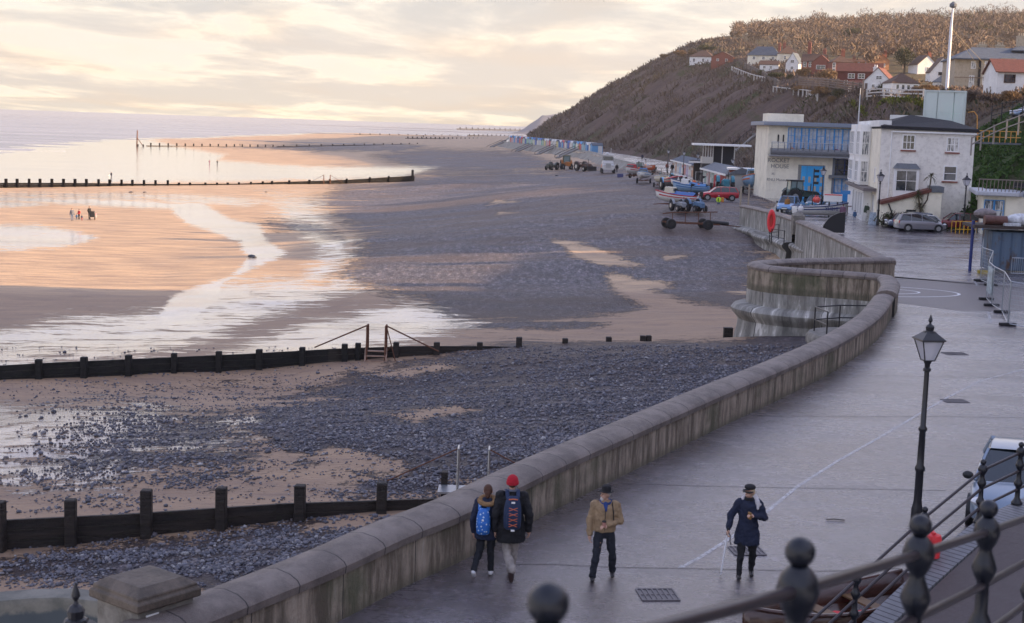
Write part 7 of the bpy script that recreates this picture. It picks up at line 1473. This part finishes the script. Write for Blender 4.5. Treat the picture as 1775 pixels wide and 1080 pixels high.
def backpack(label,p,rz,k,c,x,z,w,hh,d_,extra=None):
    rot=Matrix.Rotation(rz,4,'Z'); t=thing('backpack',label,'backpack',p+(rot@(Vector((x,.17,z))*k)),rz)
    m=MB(); ellips(m,[(0,d_*.4*k*q,z_*hh*k,w*k*a,d_*k*b) for q,z_,a,b in ((.9,-.52,.72,.70),(1,-.46,.93,.95),(1,-.2,1,1),(.8,.15,.95,.86),(.55,.38,.78,.66),(.4,.50,.45,.4))],20); bd=m.build('bag',c,t,smooth='full')
    m=MB(); ellips(m,[(0,(d_*.4+d_*.72)*k,z_*hh*k,w*k*a,d_*.34*k*b) for z_,a,b in ((-.42,.62,.7),(-.36,.72,1),(-.05,.70,1),(.02,.6,.7))],16); m.build('pocket',c,t,smooth='full')
    for s in (-1,1):
        m=MB(); m.tube([Vector((s*w*.55,.0,hh*.42))*k,Vector((s*w*.62,-.10,hh*.62))*k,Vector((s*w*.66,-.22,hh*.60))*k],.018*k,6,sq=(1.8,.6)); m.build('strap',c,t)
    return t,bd
g=newmat('floral_fabric'); o_=g.tc.outputs['Object']; v_=g.voro(16,vec=o_); g.set(col=g.mix(g.math('LESS_THAN',v_,.24),g.mix(g.noise(9,3,vec=o_),(.015,.09,.40),(.03,.20,.60)),(.50,.62,.75)),rough=.6)
bt,bd=backpack('blue backpack with pale flower pattern on the girl in the navy parka',p,R(176)+pi*0,k,MATS['floral_fabric'],.055,1.12,.135,.48,.10)
m=MB(); m.box((.0,.16*k,.05*k),(.035,.02,.03)); m.build('label_patch',F_white,bt)
# man with red hat (back view)
p,h=place(883,1003,827,891)
t,k,hd,V=person('man in long black coat and red knitted hat walking away beside the girl',p,R(184),h*1.0,dict(lf=(-.01,.30,.14),rf=(-.03,-.16,0),lk=(.06,.0,.47),rk=(-.07,-.08,.50),lh=(.27,-.02,.83),le=(.27,.05,1.11),rh=(-.30,-.0,.84),re=(-.29,.06,1.12),lfp=-1.1,lean=-.02,cuff=1.35),BLACK,GREYT,BRSHOE,DH,.37,.185,coat_s=1.1,lod=2)
m=MB(); m.ball(hd((0,.012,.055)),(.097*k,.108*k,.105*k),16); m.lathe([(.094*k,-.04*k),(.104*k,-.03*k),(.104*k,.02*k),(.096*k,.03*k)],c=tuple(hd((0,.012,.03))),n=20,sy=1.1); m.build('hat',mat('red_knit',(.48,.012,.03),.9,bump=1,bscale=60),t,smooth=True)
m=MB(); ro=[[V((math.cos(u)*(.068+.022*math.cos(v)),math.sin(u)*(.068+.022*math.cos(v)),1.53+.022*math.sin(v))) for v in np.linspace(0,2*pi,8,endpoint=False)] for u in np.linspace(0,2*pi,16)]; m.grid(ro,closed=True); m.build('collar',cloth('grey_collar',(.12,.13,.17)),t,smooth='full')
bt,bd=backpack('navy backpack with orange lacing on the man in the red hat',p,R(184),k,cloth('pack_navy',(.02,.035,.085)),.0,1.20,.15,.54,.11)
OR=mat('orange_cord',(.60,.14,.05),.6); yb=.115*k+.075*k
m=MB(); 
for q in range(4): z=(.12-.09*q)*k; m.tube([(-.07*k,yb+.01,z),(.07*k,yb+.01,z-.05*k)],.006,5); m.tube([(.07*k,yb+.01,z),(-.07*k,yb+.01,z-.05*k)],.006,5)
m.build('lacing',OR,bd); m=MB(); m.tube([(-.07*k,.10*k,.235*k),(0,.13*k,.25*k),(.07*k,.10*k,.235*k)],.012,6); m.build('handle',OR,bd)
for z in (.19,-.27): m=MB(); m.b2(-.03*k,.03*k,(.125 if z>0 else .165)*k,(.14 if z>0 else .18)*k,z*k-.015,z*k+.015); m.build('logo_patch',F_white,bd)
# ---- smaller people
RED=cloth('red',(.45,.03,.03)); GRN=cloth('green',(.06,.085,.06)); PUR=cloth('purple',(.17,.09,.14)); BLU=cloth('mid_blue',(.06,.14,.28)); ORG=cloth('ochre',(.35,.16,.04)); GRY=cloth('mid_grey',(.12,.13,.17)); JN=cloth('jeans',(.10,.14,.24)); YEL=mat('hi_vis',(.55,.85,.03),.5,emit=None); PNK=cloth('pink',(.50,.25,.30))
def small(label,x,y,yt,rz,top,legs,hair=DH,hem=.50,pose={},Z=None,h=None,coat=1.1,flare=.16,shoes=BSHOE,group=None):
    if Z is None: q=P(x,y,0)
    elif Z=='b': q=Gb(x,y)
    else: q=P(x,y,Z)
    hh=h or max(.8,(D(x,yt,q.y).z-q.z)); return person(label,q,R(rz),hh,pose,top,legs,shoes,hair,hem,flare,lod=0,coat_s=coat)
t,k,hd,V=small('workman in yellow high visibility vest and jeans on the slipway',1245,362,339,150,YEL,JN,Z=-.5,pose=dict(lh=(.25,-.18,.95),rh=(-.2,-.2,1.0)))
m=MB(); m.box(tuple(V((0,.17,1.2))),(.12*k,.03,.5*k)); m.build('vest_stripe',BLACK,t); m=MB(); m.ball(hd((0,.01,.06)),(.11*k,.12*k,.09*k),10); m.build('cap',mat('cap_grey',(.4,.4,.42),.7),t)
m=MB(); m.box((0,0,0),(.30,.25,.55)); q=P(1245,362,-.5); tag(m.build('bag',mat('bag_orange',(.6,.22,.02),.6),loc=q+Vector((.42,-.1,1.05)),bevel=.05),'orange bag carried by the workman in the yellow vest','bag')
small('woman in purple and pink coat standing on the promenade near the child',1460,383,354,160,PUR,BLACK,hem=.40)
small('small child in blue facing the museum cars',1481,383,366,180,BLU,JN,hem=.40,h=1.05)
t,k,hd,V=small('stout man in dark green coat with his back turned by the shopfront',1502,383,352,185,GRN,BLACK,hair=GH,coat=1.35,hem=.48,flare=.19)
small('person in ochre jacket standing beside the pale blue pickup',1364,370,350,20,ORG,JN,h=1.75)
for x,y,yt,tp,lb in ((1156,298,282,cloth('rust_coat',(.20,.06,.04)),'person in rust coat left of the pair near the far kiosks'),(1165,300,283,BLACK,'person in black right of the pair near the far kiosks'),(1113,278,267,NAVY,'lone person in navy on the far promenade above the boats'),(1069,299,284,BLACK,'person in black standing right of the launching tractor'),(1175,290,283,RED,'person in red by the farther kiosks')): small(lb,x,y,yt,170,tp,BLACK)
for x,y,yt,tp,lg,lb,pz in ((125,383,361,GRY,JN,'adult in grey jacket and jeans, left of the group on the sunlit sand',30),(137,380,363,RED,BLACK,'person in red leaning over a child on the sunlit sand',-30),(155,380,358,BLACK,BLACK,'tall adult in black standing behind the pushchair',60)): small(lb,x,y,yt,pz,tp,lg,Z='b',pose=dict(lh=(.1,-.35,1.0),rh=(-.1,-.35,1.0)) if pz!=30 else {})
small('small child in pale pink at the right end of the sand group',166.5,379,368.5,90,PNK,cloth('white_tr',(.5,.5,.5)),Z='b')
small('toddler in blue green in front of the person in red',133,382,373,0,BLU,GRY,Z='b'); small('toddler in grey crouching at the front of the sand group',142,383,372,0,GRY,RED,Z='b')
q=Gb(160,381); t=thing('pushchair','dark pushchair beside the tall adult on the sunlit sand','pushchair',q,R(20)); m=MB(); m.prof([(-.35,.35),(.35,.35),(.5,1.0),(.2,1.05),(.0,.6),(-.3,.6)],-.28,.28); m.build('seat',BLACK,t,bevel=.05)
for x in (-.3,.3):
    for y in (-.4,.4): m=MB(); m.M=Matrix.Translation((x,y,.16))@Matrix.Rotation(pi/2,4,'Y'); m.lathe([(.16,-.03),(.16,.03)],n=12); m.build('wheel',tyre,t)
m=MB(); m.tube([(-.3,-.3,.3),(-.3,.75,1.05),(.3,.75,1.05),(.3,-.3,.3)],.03,6); m.build('handle',blackp,t)
for x,y,yt,lb,c in ((363,286,277,'left of two people walking at the wet edge of the far sand',PUR),(376.5,286,277.5,'right of two people walking at the wet edge of the far sand',BLACK),(193,309,298,'person in dark clothes paddling beyond the third groyne',NAVY),(189,308,302,'small child in white paddling beside the adult beyond the third groyne',WF),(416,254,249,'tiny figure beyond the fourth groyne',BLACK),(734,239.5,234,'far figure standing beyond the shingle spit',BLACK)): small(lb,x,y,yt,60,c,c,Z=-5.85)
# ================================================================ vegetation
def leafmat(n,c1,c2,tr=.15):
    g=newmat(n); rp=g.geo.outputs['Random Per Island']; nn=g.noise(.22,6,.75,vec=g.map((.18,1,.18),rot=(0,0,.25))) if n=='scrub_twigs' else g.noise(.35,3,.6); c=g.mix(rp,c1,c2); c=g.mix(g.step(nn,.4,.65,0,.5),c,tuple(x*.55 for x in c1))
    if n=='scrub_twigs': c=g.mix(g.step(g.noise(.035,6,.7,vec=g.map((1,.6,1),loc=(11,4,0))),.50,.62,0,.7),c,(.10,.105,.05)); c=g.mix(g.step(g.noise(.05,6,.7,vec=g.map((1,.6,1),loc=(31,24,0))),.54,.64,0,.6),c,(.22,.15,.09))
    g.set(col=c,rough=.75,spec=.15); return MATS[n]
def quads(P_,S_,asp=.6,up=.0):
    n=len(P_); d=RNG.normal(size=(n,3)); d[:,2]=d[:,2]*(1-up)+up*2.0; d/=np.linalg.norm(d,axis=1)[:,None]; r=RNG.normal(size=(n,3)); s=np.cross(d,r); s/=np.linalg.norm(s,axis=1)[:,None]
    S_=np.asarray(S_)[:,None]; a=d*S_; b=s*S_*asp
    V=np.stack([P_-a*.2-b*.5,P_-a*.1+b*.5,P_+a+b*.25,P_+a-b*.25],1).reshape(-1,3); return V,np.arange(4*n).reshape(n,4)
brn=leafmat('bare_twigs',(.15,.108,.082),(.25,.185,.14)); brn2=leafmat('bare_twigs_grey',(.12,.088,.075),(.20,.15,.12)); evg=leafmat('evergreen_leaves',(.030,.042,.020),(.07,.075,.03)); pin=leafmat('pine_needles',(.05,.06,.03),(.11,.10,.045)); grs=leafmat('ivy_leaves',(.035,.075,.018),(.085,.15,.035)); scr=leafmat('scrub_twigs',(.115,.085,.075),(.22,.165,.13)); gol=leafmat('dry_bracken',(.17,.105,.055),(.30,.19,.09)); bark=mat('bark',(.10,.075,.055),.9)
# scrub over the cliff face: one mass
def scrubpts(n,y0,y1,u0,u1,pw=1.):
    Y=y0+(y1-y0)*RNG.random(n)**pw; U=u0+(u1-u0)*RNG.random(n); X=Xf(Y)+U; Z=Hc(X,Y); return X,Y,Z,U
X,Y,Z,U=scrubpts(130000,205,1000,1.5,100,1.7); sl=np.interp(Y,[0,100,135,150,220,700,1100],[.85,.95,1.05,.75,.72,.66,.58]); ok=(U<np.interp(Y,TY,TZ)/sl*1.25+3)&(vnoise(X,Y,9,41)+.5+vnoise(X*.4,Y,4,42)*.8>.32)&~((abs(X-42)<12)&(abs(Y-240)<12))
X,Y,Z=X[ok],Y[ok],Z[ok]; V,F=quads(np.stack([X,Y,Z-.2],1),RNG.uniform(.6,1.7,len(X))*np.interp(Y,[200,900],[.7,1.6])*(1+vnoise(X,Y,8,77)),.25,.8); struct(npmesh('cliff_scrub',V,F,scr,smooth=False),'dense brown leafless scrub covering the cliff face','stuff')
X,Y,Z,U=scrubpts(45000,140,1000,8,110,1.5); sl=np.interp(Y,[0,100,135,150,220,700,1100],[.85,.95,1.05,.75,.72,.66,.58]); e_=U-np.interp(Y,TY,TZ)/sl; ok=(e_>-5)&(e_<16)&(vnoise(X,Y,10,51)>-.05)&(vnoise(X,Y,3,52)>-.2)
X,Y,Z=X[ok],Y[ok],Z[ok]; V,F=quads(np.stack([X,Y,Z-.1],1),RNG.uniform(.5,1.3,len(X))*np.interp(Y,[150,900],[.6,1.4]),.25,.7); struct(npmesh('dry_bracken',V,F,gol,smooth=False),'golden brown dry bracken along the sunlit cliff edge','stuff')
X,Y,Z,U=scrubpts(80000,96,200,.0,20); ok=(vnoise(X,Y,3,61)>-.34)&~((X<44)&(Y>136))&~((X<52)&(Y>150))&~((X>41)&(X<58)&(Y>128.5)&(Y<143)&(Z<3.4)&False)
X,Y,Z=X[ok],Y[ok],Z[ok]; V,F=quads(np.stack([X,Y,Z],1),RNG.uniform(.15,.45,len(X)),.7,.3); struct(npmesh('ivy',V,F,grs,smooth=False),'green ivy and brambles on the steep bank at right','stuff')
X,Y,Z,U=scrubpts(5000,96,330,6,30); ok=(vnoise(X,Y,5,71)>.12); X,Y,Z=X[ok],Y[ok],Z[ok]; V,F=quads(np.stack([X,Y,Z],1),RNG.uniform(.3,.8,len(X)),.6,.5); struct(npmesh('bramble',V,F,evg,smooth=False),'dark green bramble patches on the slope','stuff')
# the wood on the ridge, read as one mass
def wood_mass(n,y0,y1,inl0,inl1,m_,name,label,seed,sz=(3.2,6.0),per=190):
    r=np.random.default_rng(seed); Y=y0+(y1-y0)*r.random(n); sl=np.interp(Y,[0,100,135,150,220,700,1100],[.85,.95,1.05,.75,.72,.66,.58]); U=np.interp(Y,TY,TZ)/sl+inl0+(inl1-inl0)*r.random(n); X=Xf(Y)+U; Z=Hc(X,Y)
    ok=(X/Y<.42)&(vnoise(X,Y,38,seed)>-.42); X,Y,Z=X[ok],Y[ok],Z[ok]; n=len(X); Rr=r.uniform(*sz,n); H_=Rr*r.uniform(1.2,1.7,n)
    d=r.normal(size=(n,per,3)); d/=np.linalg.norm(d,axis=2)[...,None]; rad=r.random((n,per))**.35; p=d*rad[...,None]*np.stack([Rr,Rr,Rr*.75],-1)[:,None,:]*(1+.25*r.normal(size=(n,1,1)))
    p[...,0]+=X[:,None];p[...,1]+=Y[:,None];p[...,2]+=(Z+H_)[:,None]; pts=p.reshape(-1,3)
    V,F=quads(pts,r.uniform(.7,1.7,len(pts)),.22,.5); struct(npmesh(name,V,F,m_,smooth=False),label,'stuff')
wood_mass(1150,520,1500,55,520,brn,'far_woodland','leafless brown woodland covering the ridge',3)
wood_mass(620,540,1500,70,520,brn2,'far_woodland','greyer bare trees mixed through the ridge wood',4)
wood_mass(620,400,1050,16,200,brn,'far_woodland','bare garden trees between the hill houses and the ridge',5,(2.5,4.5),140)
wood_mass(260,560,1500,60,520,pin,'far_woodland','olive green conifers scattered through the ridge wood',6,(3.5,6.5),90)
# single trees
def tree(label,x,y,yt,wpx,m_,kind='round',Y=None,name='tree',lo=200,dens=1500,group='trees among the hill houses'):
    b=Gc(x,y,lo,1400) if Y is None else D(x,y,Y); s=b.y/FPX; H_=(y-yt)*s*1.05; Rr=wpx*s/2; t=thing(name,label,'tree',b,0,group)
    m=MB(); m.tube([(0,0,-1),(.05*H_*.2,0,H_*.3),(0,0,H_*.75)],[H_*.045,H_*.03,H_*.01],7)
    for q in range(9):
        a=q*2.4; z=H_*(.25+.05*q); e=Vector((math.cos(a)*Rr*.75,math.sin(a)*Rr*.75,min(H_*.95,z+H_*.3))); m.tube([(0,0,z),Vector((0,0,z)).lerp(e,.5)+Vector((0,0,H_*.03)),e],[H_*.018,H_*.012,H_*.004],5)
    m.build('trunk',bark,t,smooth=True)
    n=dens; d=RNG.normal(size=(n,3)); d/=np.linalg.norm(d,axis=1)[:,None]; r=RNG.random(n)**.4
    cl=RNG.integers(0,14,n); cc=RNG.normal(size=(14,3)); cc/=np.linalg.norm(cc,axis=1)[:,None]; cc*=.55
    p=(cc[cl]+d*r[:,None]*.52) ; hz=H_*(.36 if kind=='round' else .40)
    if kind=='cone': z=RNG.random(n); a=RNG.random(n)*2*pi; rr=(1-z)*RNG.random(n)**.5; p=np.stack([np.cos(a)*rr,np.sin(a)*rr,z*2-1],1)
    if kind=='pine': p[:,2]=p[:,2]*.55+.35
    P_=p*np.array([Rr,Rr,hz])+np.array([0,0,H_-hz*1.02]); V,F=quads(P_,RNG.uniform(.07,.16,n)*max(Rr,1.2)*1.1,.35,.3); npmesh('crown',V,F,m_,parent=t,smooth=False)
    return t
for a in [('large round dark yew behind the pavilion',1567,128,84,38,evg,'round'),('lighter green tree right of the round yew',1592,112,88,22,pin,'round'),
 ('dark pine group at the left end of the hill',1218,100,80,22,evg,'pine'),('second dark pine right of the leftmost group',1234,98,81,14,evg,'pine'),('wind bent bare bush on the cliff crest',1178,104,88,26,gol,'round'),('small bare bush farther down the cliff crest',1150,104,94,16,gol,'round'),('next bare tree right of the wind bent bush',1200,100,86,18,gol,'round'),
 ('dark conifer on the skyline left of centre ridge',1455,58,39,22,evg,'pine'),('large spreading pine above the grey roofed pair',1430,88,66,50,pin,'pine'),('second spreading pine above the brick house',1478,84,50,42,pin,'pine'),('third flat topped pine farther left on the ridge',1395,84,62,36,pin,'pine'),('tall bare tree with domed crown behind the orange gable',1535,112,68,46,brn,'round'),('bare tree left of the domed one',1498,108,72,34,brn,'round'),('bare tree behind the tile hung house chimney',1510,116,84,26,brn,'round'),
 ('golden bare shrub below the narrow white house',1392,138,118,28,gol,'round'),('large pale bare shrub in front of the pink gable',1432,150,122,40,gol,'round'),('round clipped green bush beside the garden hedge',1320,138,121,18,evg,'round'),('dark green shrub row below the small bungalow',1345,140,126,30,evg,'round'),('yellow green bush by the path',1368,146,130,16,pin,'round'),('small green conifer against the white pavilion',1543,161,143,10,evg,'cone'),('dark hedge bush left of the pavilion',1530,164,148,22,evg,'round'),
 ('green topped hedge mound above the lit path',1452,178,157,26,pin,'round'),('golden hedge mound left of the green topped one',1418,172,154,40,gol,'round'),('dry hedge mound at the left end',1388,164,150,34,gol,'round'),('orange brown shrub below the tall mast',1608,166,150,36,gol,'round'),('red brown shrub right of the pavilion',1590,162,150,24,brn,'round'),('brown hedge in front of the stone hotel, left end',1680,180,160,44,brn2,'round'),('brown hedge in front of the stone hotel, middle',1716,184,162,46,brn2,'round'),('golden hedge at the right end below the hotel',1750,184,160,40,gol,'round'),
 ('bush with bare twigs at the edge of the lit path',1440,186,170,20,gol,'round')]: tree(*a)
# cabbage palm in front of the seafront house
b=P(1592,385,0); b.y=132.9; b.x=D(1592,385,132.9).x; t=thing('palm_tree','scraggy cabbage palm against the white lean-to','palm',b); m=MB(); m.tube([(0,0,-.2),(.1,0,1.6),(-.2,0,3.0)],[.12,.09,.07],7); m.tube([(.1,0,1.6),(.7,.1,2.6),(.9,0,4.6)],[.07,.06,.05],6); m.build('trunk',bark,t,smooth=True)
for c,n in (((-.2,0,3.1),60),((.9,0,4.8),30),((0,0,2.0),50)):
    m=MB()
    for i in range(n):
        a=random.random()*2*pi; el_=random.uniform(-.9,1.0); L_=random.uniform(.6,1.1); d=Vector((math.cos(a)*math.cos(el_),math.sin(a)*math.cos(el_),math.sin(el_))); p0=Vector(c); p1=p0+d*L_*.5; p2=p0+d*L_+Vector((0,0,-.35)); s=d.cross(Vector((0,0,1))).normalized()*.035; m.add([p0-s,p0+s,p1+s,p1-s,p2],[(0,1,2,3),(3,2,4)])
    m.build('fronds',leafmat('palm_leaf%d'%n,(.05,.06,.03),(.13,.11,.05)),t)
for i,(x,y,w_) in enumerate([(1556,384,1.6),(1545,382,1.2),(1570,385,1.4)]):
    b=D(x,y,133.0); V,F=quads(RNG.normal(size=(420,3))*np.array([w_*.4,.4,.28])+np.array([0,0,.4]),RNG.uniform(.15,.5,420),.3,.6); o=npmesh('shrub',V,F,[brn2,evg,brn][i],smooth=False); o.location=(b.x,b.y,0.05); tag(o,['spiky brown shrub in the bed left of the palm','low dark shrub at the corner of the lean-to','reddish shrub just left of the palm trunk'][i],'shrub')
# rough grass strip
a=[Gc(x,y,150,420) for x,y in ((1480,181),(1540,180),(1600,181),(1660,190))]; V_=[];
X=np.concatenate([np.interp(RNG.random(2500),[0,.33,.66,1],[p.x for p in a])]); tt_=RNG.random(2500); X=np.interp(tt_,[0,.33,.66,1],[p.x for p in a]); Y=np.interp(tt_,[0,.33,.66,1],[p.y for p in a])+RNG.uniform(-3,3,2500); Z=Hc(X,Y); V,F=quads(np.stack([X,Y,Z],1),RNG.uniform(.4,.9,2500),.6,.5); struct(npmesh('grass_strip',V,F,leafmat('lit_grass',(.10,.13,.02),(.22,.22,.04)),smooth=False),'bright green grass strip along the cliff top path','stuff')
# ================================================================ light sea haze
m=MB(); m.b2(-3600,2600,-120,4300,-40,230); hz=m.build('haze',None,loc=(0,0,0)); 
mm=bpy.data.materials.new('haze_air'); mm.use_nodes=True; n_=mm.node_tree.nodes; n_.clear(); o_=n_.new('ShaderNodeOutputMaterial'); v_=n_.new('ShaderNodeVolumePrincipled'); v_.inputs['Color'].default_value=(.93,.90,.90,1); v_.inputs['Density'].default_value=.00011; v_.inputs['Anisotropy'].default_value=.3; mm.node_tree.links.new(v_.outputs[0],o_.inputs['Volume']); hz.data.materials.clear(); hz.data.materials.append(mm); struct(hz,'thin pale sea haze','stuff')
